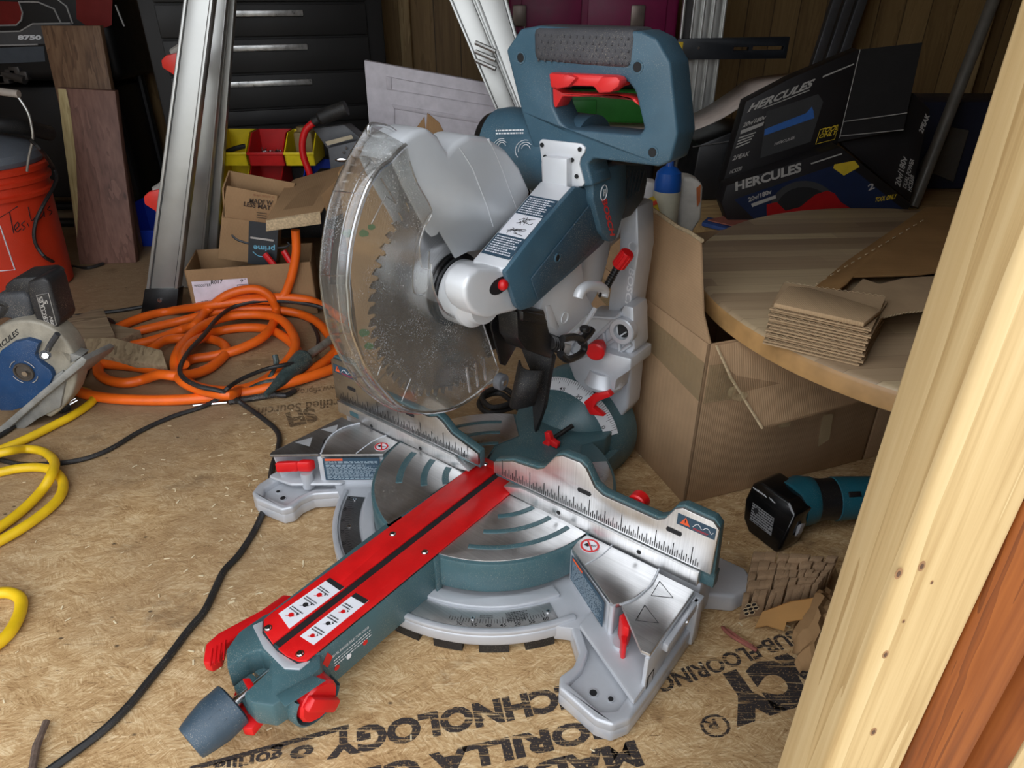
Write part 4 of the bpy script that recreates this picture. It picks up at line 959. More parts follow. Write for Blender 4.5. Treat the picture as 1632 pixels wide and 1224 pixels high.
mb.tube(smooth_path(IN3[:4], 4)+smooth_path(IN3[3:9], 4)[1:], .0009, 0, 6); mb.tube(smooth_path([S(u, v, 0, XR) for u, v in ((687, 420), (687, 440), (692, 464), (707, 495), (734, 509), (755, 505), (766, 508), (774, 528), (794, 588))], 4), .0013, 0, 6)
slot = [(688, 337), (672, 360), (662, 395), (658, 440), (660, 465), (670, 470), (680, 462), (683, 430), (684, 400)]
mb.tube(smooth_path([S(u, v, 0, XR) for u, v in slot], 4), .0011, 0, 6)
for a, b in (((743, 584), (749, 625)), ((757, 577), (762, 616)), ((769, 570), (774, 606))): mb.tube([S(*a, 0, XR+.001), S(*b, 0, XR+.001)], .0022, 0, 8)
for P in ([(630, 576), (655, 603), (640, 640)], [(600, 610), (632, 575)], [(696, 617), (727, 613)], [(583, 557), (607, 583), (602, 598)], [(592, 357), (615, 312), (630, 324)], [(607, 284), (632, 325)]): mb.tube([S(u, v, 0, XR) for u, v in P], .0009, 0, 5)
sp(mb, 'guard_rim', CLEARE, lg)
poly = IN3+list(reversed(PR))
mb = LB(); mb.prism(poly, (.0018, 0, 0), 0); sp(mb, 'guard_side_plate', CLEAR, lg)
mb = LB(); p = S(793, 606, 0, XR+.002); mb.lathe(p, (1, 0, 0), [(0, 0), (0, .011), (.001, .0125), (.011, .0125), (.012, .011), (.012, .006), (.0125, 0)], 0, 28); mb.cyl(p+V((.012, 0, 0)), p+V((.014, 0, 0)), .0045, 1, 12)
sp(mb, 'guard_roller', [plain('grey roller', srgb(96, 98, 102), .5), CHROME], lg)
# ---- black parts under the arm
mb = LB()
mb.prism(PL([(783, 492), (822, 486), (832, 530), (803, 582), (796, 580), (780, 520)], 0, .012), (.004, 0, 0), 0, bevel=.001)
sp(mb, 'inner_guard_plate', BLK)
mb = LB()
mb.prism(PL([(824, 497), (868, 494), (872, 512), (884, 560), (878, 572), (838, 558), (826, 540)], 0, .075), (-.035, 0, 0), 0, bevel=.003)
mb.prism(PL([(834, 496), (868, 502), (874, 514), (866, 518), (834, 512)], 0, .082), (-.02, 0, 0), 0, bevel=.003)
mb.tube(smooth_path(PL([(893, 564), (906, 573), (928, 562), (930, 545), (915, 537), (896, 540)], 0, .085), 4), .006, 0, 10)
mb.tube(PL([(925, 545), (938, 532), (943, 524)], 0, .085), .007, 0, 10); p = S(932, 528, 0, .092); mb.cyl(p, p+V((0, 0, .008)), .0085, 0, 16, bevel=.002)
mb.prism(PL([(888, 545), (912, 550), (908, 566), (892, 562)], 0, .08), (-.012, 0, 0), 1, bevel=.002)
for k in range(5): p = S(874+k*3.4, 545+k*1.2, 0, .07); mb.lathe(p, (0, 1, -.15), [(0, .012), (.0015, .0135), (.003, .012)], 0, 16)
sp(mb, 'depth_stop_bracket', [BLK, LIGHTS])
mb = LB()
mb.prism(PL([(830, 553), (872, 558), (880, 572), (874, 600), (866, 650), (852, 690), (848, 640), (845, 590)], 1, .135), (0, .012, 0), 0, bevel=.003)
cps = [S(u, v, 1, .11) for u, v in ((828, 574), (868, 590))]; cpl = [S(u, v, 1, .10) for u, v in ((814, 640), (852, 645))]
A1_ = [V((cps[0].x+(cps[1].x-cps[0].x)*t, .11-.018*math.sin(math.pi*t), cps[0].z+(cps[1].z-cps[0].z)*t)) for t in [i/8 for i in range(9)]]
B1_ = [V((cpl[0].x+(cpl[1].x-cpl[0].x)*t, .10-.024*math.sin(math.pi*t), cpl[0].z+(cpl[1].z-cpl[0].z)*t)) for t in [i/8 for i in range(9)]]
mb.strip(A1_, B1_, 0); sp(mb, 'dust_chute', BLKM, solid=.003)
# power cord coiled behind the table
mb = LB(); P = [S(u, v, 2, .03) for u, v in ((830, 655), (800, 628), (772, 632), (764, 645), (780, 658), (815, 650), (845, 640))]
mb.tube(smooth_path(P, 6), .006, 0, 10); mb.tube(smooth_path([p+V((.004, .006, .012)) for p in P], 6), .006, 0, 10)
sp(mb, 'power_cord', BLKM)
# ================================================================= HOSES AND CORDS ON THE FLOOR
LF0, LF1 = V((-.872, 1.735, 0)), V((-.56, 1.80, 0)); fe = (LF1-LF0).normalized(); fi = V((-fe.y, fe.x, 0)); fnn = -fi   # front of the label carton
def bf(u, v, k=0): return WP(u, v, LF0+fnn*k, fnn)
ORG = plain('orange hose rubber', srgb(238, 104, 22), .42, 0, .1, 20, .1, 300)
YEL = plain('yellow cord jacket', srgb(226, 186, 24), .45, 0, .12, 25, .1, 300)
CBLK = plain('black cord jacket', srgb(30, 30, 31), .5, 0, .25, 30, .2, 500, dust=.35)
def z5(x, y): return (x/2.914, 430+y/2.914)
def zpath(pts, r, base=0.0, lv=None):
    out = []
    for p in pts:
        x, y = z5(p[0], p[1]); h = p[2] if len(p) > 2 else 0
        q = W(x, y, 2, r+.0008+h); off = r+.002+h*.5
        if (q-LF0).dot(fnn) < off and -.01 < (q-LF0).dot(fe) < .36: q = WP(x, y, LF0+fnn*off, fnn)   # leaning up the carton
        out.append(q)
    return out
g = World('air_hose', 'thick orange rubber hose coiled in loops on the floor left of the saw', 'hose', W(370, 540))
HR = .0118
s1 = [(1372, -185, .0), (1376, -90, .0), (1362, 0, .0), (1345, 60, .0), (1318, 118, .0), (1270, 140, .01), (1200, 140, .02), (1100, 148, .02), (950, 168, .012), (800, 190, 0), (680, 215, 0), (560, 262, 0), (490, 310, 0), (450, 350, .02), (470, 352, .02), (545, 312, 0), (700, 270, 0), (860, 232, 0), (1000, 196, 0), (1130, 180, .002), (1280, 186, .004), (1400, 208, 0), (1480, 250, 0), (1530, 310, 0), (1560, 370, 0), (1580, 430, 0), (1555, 455, 0), (1450, 492, .004), (1300, 535, .004), (1100, 578, 0), (850, 603, 0), (600, 603, 0), (420, 583, 0), (320, 545, 0), (270, 500, 0), (300, 450, .0), (380, 432, 0), (520, 440, 0), (640, 452, 0), (740, 478, 0), (800, 492, 0)]
s2 = [(610, 352, 0), (740, 318, 0), (850, 275, .004), (905, 255, .026), (960, 190, .026), (1040, 125, .028), (1120, 95, .026), (1200, 92, .026), (1258, 130, .028), (1283, 205, .012), (1235, 300, .012), (1120, 365, .004), (1000, 398, 0), (880, 420, .0), (845, 470, .0), (870, 520, 0), (960, 555, 0), (1080, 562, 0), (1200, 530, 0), (1310, 450, .006), (1372, 360, .02), (1350, 280, .02), (1290, 225, .02), (1180, 208, .02), (1060, 218, .022), (950, 255, .028), (870, 320, .03), (818, 400, .028), (818, 470, .014), (850, 520, .022), (940, 560, .02), (1060, 580, .026), (1120, 560, .0), (1230, 528, 0), (1400, 480, .0), (1490, 440, .0), (1560, 380, .0)]
s3 = [(455, 445, 0), (462, 485, 0), (510, 515, 0), (590, 525, 0), (670, 508, 0), (740, 486, .02), (820, 492, .02), (920, 478, .006), (1000, 438, 0), (1052, 378, 0), (1020, 335, 0), (940, 318, .0), (840, 318, .006), (760, 330, .012), (700, 370, .012), (640, 400, 0)]
s4 = [(855, 440, .03), (850, 390, .03), (900, 335, .028), (1000, 290, .0), (1120, 270, .0), (1240, 275, .0), (1330, 320, .0), (1378, 370, .0), (1390, 420, 0), (1370, 470, 0), (1290, 500, .012), (1180, 545, 0)]
s5 = [(1280, 190, .03), (1400, 150, .0), (1500, 165, 0), (1560, 210, 0), (1600, 280, 0)]
s6 = [(1000, 160, .03), (1130, 135, .004), (1300, 128, .004), (1430, 140, .004), (1510, 175, .004), (1590, 230, 0)]
mb = MB()
for s in (s1, s2, s3, s4, s6): mb.tube(smooth_path(zpath(s, HR), 6), HR, 0, 12)
hose_body = g.part(mb, 'hose', ORG)
mb = MB()
c0, c1 = W(448, 606, 2, .03), W(484, 572, 2, .04); d = (c1-c0)
mb.tube([c0-d*.65, c0-d*.3, c0, c0+d*.25, c0+d*.7, c1, c1+d*.08], [.006, .009, .014, .017, .023, .025, .021], 0, 14)
mb.tube(smooth_path([c1, c1+d*.5+V((0, 0, -.006)), c1+d*1.1+V((0, 0, -.014)), c1+d*1.8+V((.0, .02, -.02))], 5), .0105, 1, 12)
mb.tube(smooth_path([W(424, 606, 2, .02), W(432, 598, 2, .035), W(440, 580, 2, .05), W(438, 566, 2, .066)], 5), [.005]*10+[.0065]*6, 0, 8)
mb.tube(smooth_path([W(398, 620, 2, .02), W(420, 610, 2, .024), W(448, 606, 2, .03)], 4), .006, 0, 8)
g.part(mb, 'taped_coupling', [plain('weathered tape', srgb(52, 66, 66), .4, 0, .5, 80, .4, 200, dust=.9), plain('dusty fitting', srgb(130, 128, 120), .5, .2, .35, 60)])
mb = MB(); mb.tube(smooth_path([W(440, 628, 2, .008), W(405, 634, 2, .008), W(365, 640, 2, .007)], 4), .0075, 0, 8); mb.tube([W(362, 641, 2, .006), W(308, 646, 2, .005)], .0035, 1, 8)
mb.tube(smooth_path([W(470, 622, 2, .006), W(455, 630, 2, .008), W(435, 628, 2, .008)], 3), .006, 0, 8)
tag(mb.build('blow_nozzle', [plain('taped black', srgb(36, 34, 36), .5, 0, .5, 90, .4, 200, dust=.8), CHROME]), 'slim blow gun with a bare metal tip lying below the orange hose', 'nozzle')
# thin black cord running over the hose and to the foreground
mb = MB()
P = zpath([(1540, 215, .0), (1490, 175, .03), (1400, 155, .034), (1300, 146, .036), (1180, 148, .05), (1080, 175, .05), (1010, 225, .05), (950, 300, .054), (880, 375, .056), (838, 450, .054), (850, 500, .05), (920, 540, .05), (1010, 560, .045), (1060, 580, .034), (1120, 618, .006), (1220, 690, 0), (1290, 755, 0), (1292, 830, 0)], .0052)
P += [W(u, v, 2, .006) for u, v in ((434, 745), (428, 790), (416, 824), (402, 852), (380, 885), (357, 910), (340, 945), (325, 975), (300, 1005), (270, 1045), (240, 1082), (205, 1125), (160, 1168), (95, 1216), (40, 1255))]
mb.tube(smooth_path(P, 6), .0054, 0, 10)
tag(mb.build('extension_cord', CBLK), 'black rubber cord over the orange hose, running past the saw to the bottom edge', 'cord')
g = World('appliance_cord', 'black tool cord with a three-pin plug curving across the floor to the circular saw', 'cord', W(110, 640))
mb = MB()
P = zpath([(1415, 205, .0), (1455, 260, .0), (1478, 320, .0), (1465, 380, .0), (1420, 425, .03), (1330, 440, .05), (1240, 460, .05), (1160, 490, .05), (1100, 520, .05), (1050, 556, .05), (1010, 600, .008), (930, 640, .0), (800, 682, .0), (650, 750, 0), (500, 838, 0), (350, 888, 0), (150, 905, 0), (30, 890, .0), (-30, 860, .0), (-60, 810, 0), (0, 770, 0), (40, 745, 0), (100, 705, 0), (190, 670, .004), (235, 655, .006)], .0046)
mb.tube(smooth_path(P, 6), .0048, 0, 10); g.part(mb, 'cable', CBLK)
mb = MB(); a, b = W(*z5(235, 655), 2, .014), W(*z5(318, 622), 2, .016); d = (b-a); n = d.cross(V((0, 0, 1))).normalized()
mb.tube([a-d*.3, a, a+d*.3, a+d*.5], [.006, .008, .011, .015], 0, 12); mb.obox(a+d*.75, d*.5, n*.028, (0, 0, .022), 0, .004)
pg = g.part(mb, 'plug', CBLK)
mb = MB()
for k in (-.7, .1, .8): mb.tube([b+n*.008*k, b+n*.008*k+d*.48+V((0, 0, .004*abs(k)))], .002, 0, 6)
g.part(mb, 'pin', CHROME, parent=pg)
# black cord behind the offcut and beside the circular saw
mb = MB(); mb.tube(smooth_path([W(u, v, 2, .006) for u, v in ((232, 488), (190, 495), (140, 501), (90, 508), (60, 515))], 5), .0056, 0, 8)
mb.tube(smooth_path([W(u, v, 2, .006) for u, v in ((60, 522), (110, 514), (150, 508), (175, 510), (182, 520), (170, 528))], 5), .0056, 0, 8)
tag(mb.build('extension_cord', CBLK), 'black cord lying flat behind the wooden offcut, near the ladder foot', 'cord')
mb = MB(); mb.tube(smooth_path([W(u, v, 2, .007) for u, v in ((118, 560), (132, 575), (137, 590), (128, 604), (112, 614), (98, 618))], 5), .0075, 0, 10)
tag(mb.build('extension_cord', CBLK), 'short bent end of black cord just right of the blue circular saw', 'cord')
# yellow cord
mb = MB()
P = [(u, v, h) for u, v, h in ((200, 575, 0), (280, 572, .0), (340, 562, 0), (400, 565, 0), (432, 590, 0), (420, 620, 0), (340, 675, 0), (250, 722, 0), (150, 772, 0), (60, 812, 0), (-60, 860, 0), (-160, 910, 0), (-100, 960, 0), (0, 940, 0), (90, 922, 0), (180, 918, 0), (250, 935, .0), (292, 985, 0), (280, 1050, 0), (220, 1115, 0), (110, 1195, 0), (-20, 1270, 0), (-140, 1330, 0), (-200, 1400, 0))]
Q = [(-120, 900, .01), (-60, 868, .016), (40, 842, .018), (120, 832, .002), (200, 845, .0), (252, 890, .012), (240, 950, .018), (190, 1030, .004), (100, 1120, 0), (0, 1195, 0), (-120, 1270, .0), (-260, 1400, 0), (-200, 1500, 0), (-60, 1505, 0), (40, 1500, 0), (95, 1530, 0), (90, 1600, 0), (40, 1690, 0), (-40, 1760, 0)]
for s in (P, Q): mb.tube(smooth_path(zpath(s, .0088), 6), .0086, 0, 12)
tag(mb.build('extension_cord', YEL), 'yellow extension cord looped at the left edge in front of the circular saw', 'cord')
# ================================================================= WOOD SCRAPS
oldw = wood('grey offcut', (srgb(100, 84, 64), srgb(136, 116, 92), srgb(160, 140, 112)), 0, 130, .75, rot=(0, 0, .5), dist=.1, along=.3)
def upright(mb, pts, Y, th, m=0, bevel=0):   # outline on the plane Y=const, given thickness backwards
    return mb.prism([W(u, v, 1, Y) for u, v in pts], (0, th, 0), m, bevel=bevel)
mb = MB()
A = [W(105, 548, 2, .002), W(128, 548, 2, .03), W(188, 560, 2, .032), W(232, 535, 2, .045), W(166, 497, 2, .055), W(118, 515, 2, .035)]
a, b, c, d = W(128, 553, 2, .035), W(222, 520, 2, .045), W(168, 498, 2, .062), W(100, 520, 2, .02)
mb.prism([V((a.x, a.y, .002)), V((W(190, 562).x, W(190, 562).y, .002)), V((b.x, b.y, .002)), V((d.x, d.y+.05, .002))], (0, 0, .032), 0, bevel=.002)
mb.prism([W(95, 520, 2, .034), W(130, 556, 2, .034), W(185, 540, 2, .034), W(166, 497, 2, .058), W(150, 500, 2, .05)], (0, 0, .012), 0, bevel=.002)
tag(mb.build('wood_offcut', oldw), 'grey-brown wooden offcut lying tilted against the orange hose', 'offcut')
mb = MB()
mb.prism([W(130, 578, 2, .012), W(160, 578, 2, .012), W(222, 590, 2, .012), W(270, 598, 2, .012), W(262, 572, 2, .03), W(215, 560, 2, .036), W(185, 552, 2, .036), W(130, 553, 2, .034)], (0, 0, .024), 0, bevel=.002)
tag(mb.build('wood_offcut', wood('grooved offcut', (srgb(98, 82, 62), srgb(148, 128, 100), srgb(176, 156, 124)), 1, 130, .7, dist=.1, along=.3)), 'pale mitred offcut with machined grooves resting on the orange hose', 'offcut')
mb = MB(); mb.tube([W(52, 1224, 2, .006), W(58, 1190, 2, .007), W(66, 1170, 2, .008), (W(74, 1150, 2, .007))], [.0045, .005, .004, .0042], 0, 8)
mb.tube([W(40, 1262, 2, .006), W(52, 1224, 2, .006)], .005, 0, 8)
tag(mb.build('twig', plain('bark', srgb(92, 76, 66), .85, 0, .35, 150, .6, 300)), 'short grey twig lying at the bottom left corner of the floor', 'twig')
mb = MB(); mb.tube(smooth_path([W(1150, 998, 2, .003), W(1165, 1012, 2, .004), W(1185, 1024, 2, .004), W(1206, 1036, 2, .003)], 4), [.001]+[.0034]*11+[.003], 0, 6)
mb.tube([W(1160, 1003, 2, .006), W(1180, 1018, 2, .007), W(1200, 1030, 2, .006)], .002, 0, 5)
tag(mb.build('wood_splinter', plain('red splinter', srgb(136, 78, 66), .8, 0, .25, 120)), 'long reddish wood splinter on the printed floor right of the saw', 'splinter')
rnd = random.Random(5); mb = MB()
for i in range(240):
    x, y = rnd.uniform(-.75, .45), rnd.uniform(.5, 1.5)
    if rnd.random() < .6: x, y = rnd.gauss(-.45, .16), rnd.gauss(.95, .2)
    a = rnd.uniform(0, 6.3); L = rnd.uniform(.0012, .005); d = V((math.cos(a), math.sin(a), 0))*L; n = V((-d.y, d.x, 0))*.25; c = V((x, y, .0012))
    mb.prism([c-d-n, c+d-n, c+d+n, c-d+n], (0, 0, .0006), 0)
tag(mb.build('sawdust', plain('pale chips', srgb(222, 206, 170), .9), smooth=False), 'pale wood chips and sawdust scattered on the floor', 'sawdust', kind='stuff')
# ================================================================= BIG CARDBOARD BOX, ROUND TABLE TOP
CB = cardboard('brown cardboard', srgb(180, 148, 114), 0, 500); CBV = cardboard('brown cardboard upright', srgb(178, 146, 112), 2, 500)
CBL = cardboard('light cardboard', srgb(190, 160, 124), 0, 700)
TAPE = NT('clear packing tape'); TAPE.setp(Base_Color=srgb(176, 158, 120), Roughness=.25, Alpha=.24); TAPE.bump(TAPE.noise(TAPE.coord((18, 18, 90), (.6, .3, 0)), 1, 3, .6, 1.5), .9, .004); TAPE = TAPE.mat
EDGE = plain('torn cardboard edge', srgb(188, 166, 132), .9, 0, .3, 200, .5, 400)
K = W(1090, 805); KR = (W(1400, 727)-K); KR.z = 0; er = KR.normalized(); el = V((-er.y, er.x, 0)); BH = .318
g = World('cardboard_box', 'big open brown cardboard box with taped seams standing right behind the saw', 'cardboard box', K)
T_ = .005
def wallp(p, q, z0, z1, th, mat, name, label=None):
    mb = MB(); n = (q-p).normalized().cross(V((0, 0, 1))); mb.prism([V((p.x, p.y, z0)), V((q.x, q.y, z0)), V((q.x, q.y, z1)), V((p.x, p.y, z1))], n*th, 0, bevel=.0012); o = g.part(mb, name, mat); return o
LD = .50; RW = .40
wallp(K, K+el*LD, .001, BH, T_, CB, 'box_wall'); wallp(K+er*RW, K, .001, BH, T_, CB, 'box_wall')
wallp(K+er*RW+el*LD, K+er*RW, .001, BH, T_, CB, 'box_wall'); wallp(K+el*LD, K+er*RW+el*LD, .001, BH, T_, CB, 'box_wall')
mb = MB(); mb.prism([K+er*.004+el*.004+V((0, 0, .001)), K+er*(RW-.004)+el*.004+V((0, 0, .001)), K+er*(RW-.004)+el*(LD-.004)+V((0, 0, .001)), K+er*.004+el*(LD-.004)+V((0, 0, .001))], (0, 0, .004), 0); g.part(mb, 'box_floor', CB)
# upright flap of the left wall, slightly leaning in
c0 = K+V((0, 0, BH)); c1 = K+el*LD+V((0, 0, BH))
def onl(u, v, lean=.0):   # on the plane of the left wall, leaned
    n = er+V((0, 0, -lean)); return WP(u, v, c0, n)
fl_ = [c0+V((0, 0, .001)), onl(1119, 500, .12), onl(1117, 440, .12), onl(1115, 384, .12), onl(1098, 372, .12), onl(1080, 364, .12), onl(1060, 350, .12), onl(1040, 336, .12), onl(1018, 322, .12), onl(1000, 312, .12), onl(965, 300, .12), c0+el*.44+V((0, 0, .001))]
mb = MB(); mb.prism(fl_, er*.005, 0, bevel=.001); g.part(mb, 'flap', CBV)
mb = MB(); mb.tube([onl(u, v, .12)+er*.002 for u, v in ((1117, 384), (1098, 371), (1080, 363), (1060, 349), (1040, 335), (1018, 321), (1000, 311))], .0042, 0, 5); g.part(mb, 'torn_edge', EDGE)
# front flap folded outwards and down
ff = [c0+V((0, 0, .001))+er*.012, c0+er*.40+V((0, 0, .001)), None, None]
fo = [W(1400, 632, 1, .90), W(1215, 680, 1, .80)]
P = [c0+er*.01-el*.004, c0+er*.09-el*.004, c0+er*.2-el*.004, c0+er*.40-el*.004]
lo_ = V((.0, 0, 0)); dn = (-el*.085+V((0, 0, -.085)))
mb = MB(); q0 = W(1215, 680, 1, .905); q1 = W(1402, 630, 1, 1.03)
mb.prism([c0+er*.01-el*.004, c0+er*.40-el*.004, q1, q0, W(1165, 602, 1, .945)], (0, .0, -.005), 0, bevel=.001); g.part(mb, 'flap', CB)
mb = MB(); mb.tube([c0+er*.01-el*.005, W(1165, 602, 1, .943), q0-V((0, .002, .002))], .0022, 0, 5); g.part(mb, 'torn_edge', EDGE)
# tape along the seams
def tapeq(pts, n_, name='packing_tape'):
    mb = MB(); mb.prism(pts, n_*.0006, 0); g.part(mb, name, TAPE)
o = -er*.0012
tapeq([K+el*.002+V((0, 0, .215))+o, K+el*.42+V((0, 0, .255))+o, K+el*.42+V((0, 0, .298))+o, K+el*.002+V((0, 0, .285))+o], -er)
o = -el*.0062
tapeq([K+er*.002+V((0, 0, .215))+o, K+er*.055+V((0, 0, .212))+o, K+er*.06+V((0, 0, .28))+o, K+er*.002+V((0, 0, .285))+o], -el)
mb = MB(); mb.tube(smooth_path([W(1160, 600, 1, .925), W(1172, 612, 1, .92), W(1165, 628, 1, .92), W(1180, 634, 1, .92), W(1188, 626, 1, .92)], 4), [.002]*6+[.006]*11, 0, 6); g.part(mb, 'loose_tape', TAPE)
mb = MB(); mb.prism([W(1312, 662, 1, 1.02), W(1328, 660, 1, 1.02), W(1322, 700, 1, 1.02), W(1304, 712, 1, 1.02), W(1306, 690, 1, 1.02)], (0, .001, 0), 0); g.part(mb, 'loose_tape', TAPE); mb = MB(); mb.prism([W(1240, 674, 1, .965), W(1262, 668, 1, .965), W(1258, 680, 1, .965), W(1242, 682, 1, .965)], (0, .003, 0), 0); g.part(mb, 'loose_tape', TAPE)
# second carton pushed against the first
g2 = World('cardboard_box', 'second brown carton under the round top, its dark front facing the grinder', 'cardboard box', K+er*.42)
p0 = K+er*.405+el*.0; mb = MB(); mb.prism([p0+V((0, 0, .001)), p0+er*.36+V((0, 0, .001)), p0+er*.36+el*.42+V((0, 0, .001)), p0+el*.42+V((0, 0, .001))], (0, 0, .3165), 0, bevel=.002); g2.part(mb, 'box_body', CB)
mb = MB(); mb.quad([p0+er*.02-el*.0008+V((0, 0, z)) for z in (.12,)]+[p0+er*.34-el*.0008+V((0, 0, .12)), p0+er*.34-el*.0008+V((0, 0, .123)), p0+er*.02-el*.0008+V((0, 0, .123))], 0)
mb.quad([p0+er*.02-el*.0008+V((0, 0, .16)), p0+er*.34-el*.0008+V((0, 0, .16)), p0+er*.34-el*.0008+V((0, 0, .163)), p0+er*.02-el*.0008+V((0, 0, .163))], 0); g2.part(mb, 'printed_line', plain('faded print', srgb(96, 74, 56), .9))
# round table top
def butcher():
    t = NT('butcher block wood'); rot = (0, 0, math.radians(-4))
    sep = t.n('ShaderNodeSeparateXYZ', Vector=t.coord((1, 1, 1), rot)); x, y = sep.outputs[0], sep.outputs[1]
    row = t.math('FLOOR', t.math('DIVIDE', y, .034)); off = t.n('ShaderNodeTexWhiteNoise', _noise_dimensions='1D', W=row).outputs['Value']
    colx = t.math('FLOOR', t.math('ADD', t.math('DIVIDE', x, .33), t.math('MULTIPLY', off, 7.3)))
    cid = t.math('ADD', t.math('MULTIPLY', row, 17.31), t.math('MULTIPLY', colx, 3.77)); wn = t.n('ShaderNodeTexWhiteNoise', _noise_dimensions='1D', W=cid).outputs['Value']
    gr = t.noise(t.coord((4, 130, 4), rot), 1, 3, .6, .6)
    c = t.ramp(wn, [(0, srgb(160, 136, 108)), (.45, srgb(188, 164, 132)), (.8, srgb(206, 184, 148)), (1, srgb(228, 208, 164))])
    c = t.mix(t.math('MULTIPLY', gr, .55), c, srgb(136, 110, 82))
    fr = t.math('ABSOLUTE', t.math('SUBTRACT', t.math('FRACT', t.math('DIVIDE', y, .034)), .5))
    c = t.mix(t.ramp(fr, [(.475, 0.), (.5, .5)]), c, srgb(90, 66, 44))
    t.setp(Base_Color=c, Roughness=.42); t.bump(gr, .1, .0005); return t.mat
TTC = V((.807, 1.126, 0)); TR = .481; tz = .3205
mb = MB(); mb.lathe(TTC+V((0, 0, tz)), (0, 0, 1), [(0, 0), (0, TR-.004), (.003, TR), (.026, TR), (.032, TR-.002), (.037, TR-.008), (.0375, 0)], 0, 128)
o = mb.build('round_tabletop', [butcher()], sharp=50)
rimm = plain('golden rim wood', srgb(186, 144, 92), .4, 0, .38, 9, .1, 60)
o.data.materials.append(rimm)
for p in o.data.polygons:
    if abs(p.normal.z) < .7: p.material_index = 1
tag(o, 'round solid wood tabletop in strips of brown, lying on the cardboard boxes', 'tabletop')
TZ = tz+.0378
# folded corrugated pads on the table top
CORR = cardboard('corrugated edge', srgb(184, 156, 122), 2, 1500, .25)
FL = plain('flute shadow', srgb(72, 54, 38), .9)
def pad_stack(name, label, quad, n, th, seed, jit=.004, flute=True, z0=None):
    """stack of n sheets on a four-corner footprint (world points)"""
    rnd = random.Random(seed); z0 = TZ if z0 is None else z0; base = V((quad[0].x, quad[0].y, z0)); gg = World(name, label, 'cardboard', base); mb = MB(); mf = MB()
    for k in range(n):
        q = [V((p.x+rnd.uniform(-jit, jit), p.y+rnd.uniform(-jit, jit), z0+k*th+.0004)) for p in quad]
        mb.prism(q, (0, 0, th*.45), 0)
        if flute:
            for e in range(len(q)):
                a, b = q[e]+V((0, 0, th*.45)), q[(e+1) % len(q)]+V((0, 0, th*.45)); L = (b-a).length; N = max(2, int(L/.004)); c = sum(q, V())/len(q)
                ins = [a.lerp(b, t/N)+(c-a.lerp(b, t/N)).normalized()*.0015+V((0, 0, (th*.5 if t % 2 else 0))) for t in range(N+1)]
                ins2 = [p+V((0, 0, th*.12)) for p in ins]
                mf.strip(ins, ins2, 0)
    gg.part(mb, 'cardboard_sheets', CORR); 
    if flute: gg.part(mf, 'fluting', EDGE)
    return gg
zt = TZ
Q = [W(1217, 548, 2, zt), W(1370, 585, 2, zt), W(1400, 530, 2, zt), W(1240, 505, 2, zt)]
g1 = pad_stack('cardboard_pad', 'thick folded block of corrugated cardboard layers on the near edge of the round tabletop', Q, 12, .0048, 3, .003)
h = zt+12*.0048
mb = MB(); mb.prism([W(1232, 490, 2, h), W(1376, 522, 2, h), W(1404, 500, 2, h), W(1290, 465, 2, h), W(1255, 462, 2, h)], (0, 0, .007), 0, bevel=.002); g1.part(mb, 'top_sheet', CBL)
# long creased strip on the table
g3 = World('cardboard_sheet', 'long creased strip of brown cardboard lying across the round tabletop towards the post', 'cardboard', W(1300, 450, 2, zt))
mb = MB(); P = [W(1283, 470, 2, zt+.012), W(1312, 478, 2, zt+.02), W(1350, 452, 2, zt+.02), W(1360, 440, 2, zt+.02), W(1460, 437, 2, zt+.02), W(1600, 420, 2, zt+.02), W(1600, 330, 2, zt+.004), W(1475, 330, 2, zt+.004), W(1350, 415, 2, zt+.004)]
mb.prism(P, (0, 0, -.0035), 0, bevel=.0006)
for i in range(16):
    u = 1302+i*11; v = 452-i*6.6; a = W(u, v, 2, zt+.0165); b = W(u+4, v-2.2, 2, zt+.0165); mb.tube([a, b], .0013, 1, 4)
g3.part(mb, 'sheet', [cardboard('brown glossy cardboard', srgb(160, 122, 78), 1, 420), EDGE])
g4 = World('cardboard_pad', 'stack of wavy corrugated cut-outs on the tabletop against the post', 'cardboard', W(1400, 500, 2, zt))
mb = MB()
rnd = random.Random(8)
for k in range(11):
    z = zt+.001+k*.0042; e = [(1350+rnd.uniform(-3, 3), 492), (1370, 500), (1404+rnd.uniform(-4, 4), 508), (1440, 500), (1520, 492), (1520, 440), (1440, 445), (1400+rnd.uniform(-4, 4), 456), (1375, 446), (1352, 470)]
    mb.prism([W(u, v, 2, z) for u, v in e], (0, 0, .0022), 0)
g4.part(mb, 'cardboard_sheets', CORR)
mb = MB()
for k in range(11):
    z = zt+.003+k*.0042; e = [(1352, 490), (1370, 498), (1404, 506), (1440, 498), (1520, 490)]; L = resample([W(u, v+1, 2, z) for u, v in e], 60)
    mb.tube([p+V((0, 0, .0012 if i % 2 else -.0008)) for i, p in enumerate(L)], .0008, 0, 4, cap=False)
g4.part(mb, 'fluting', EDGE)
# ================================================================= ANGLE GRINDER AND BATTERY
MK = plain('turquoise plastic', srgb(20, 84, 98), .45, 0, .1, 20, .1, 600, dust=.3)
g = World('angle_grinder', 'turquoise and black cordless grinder lying on its side, battery toward the saw', 'power tool', W(1260, 850))
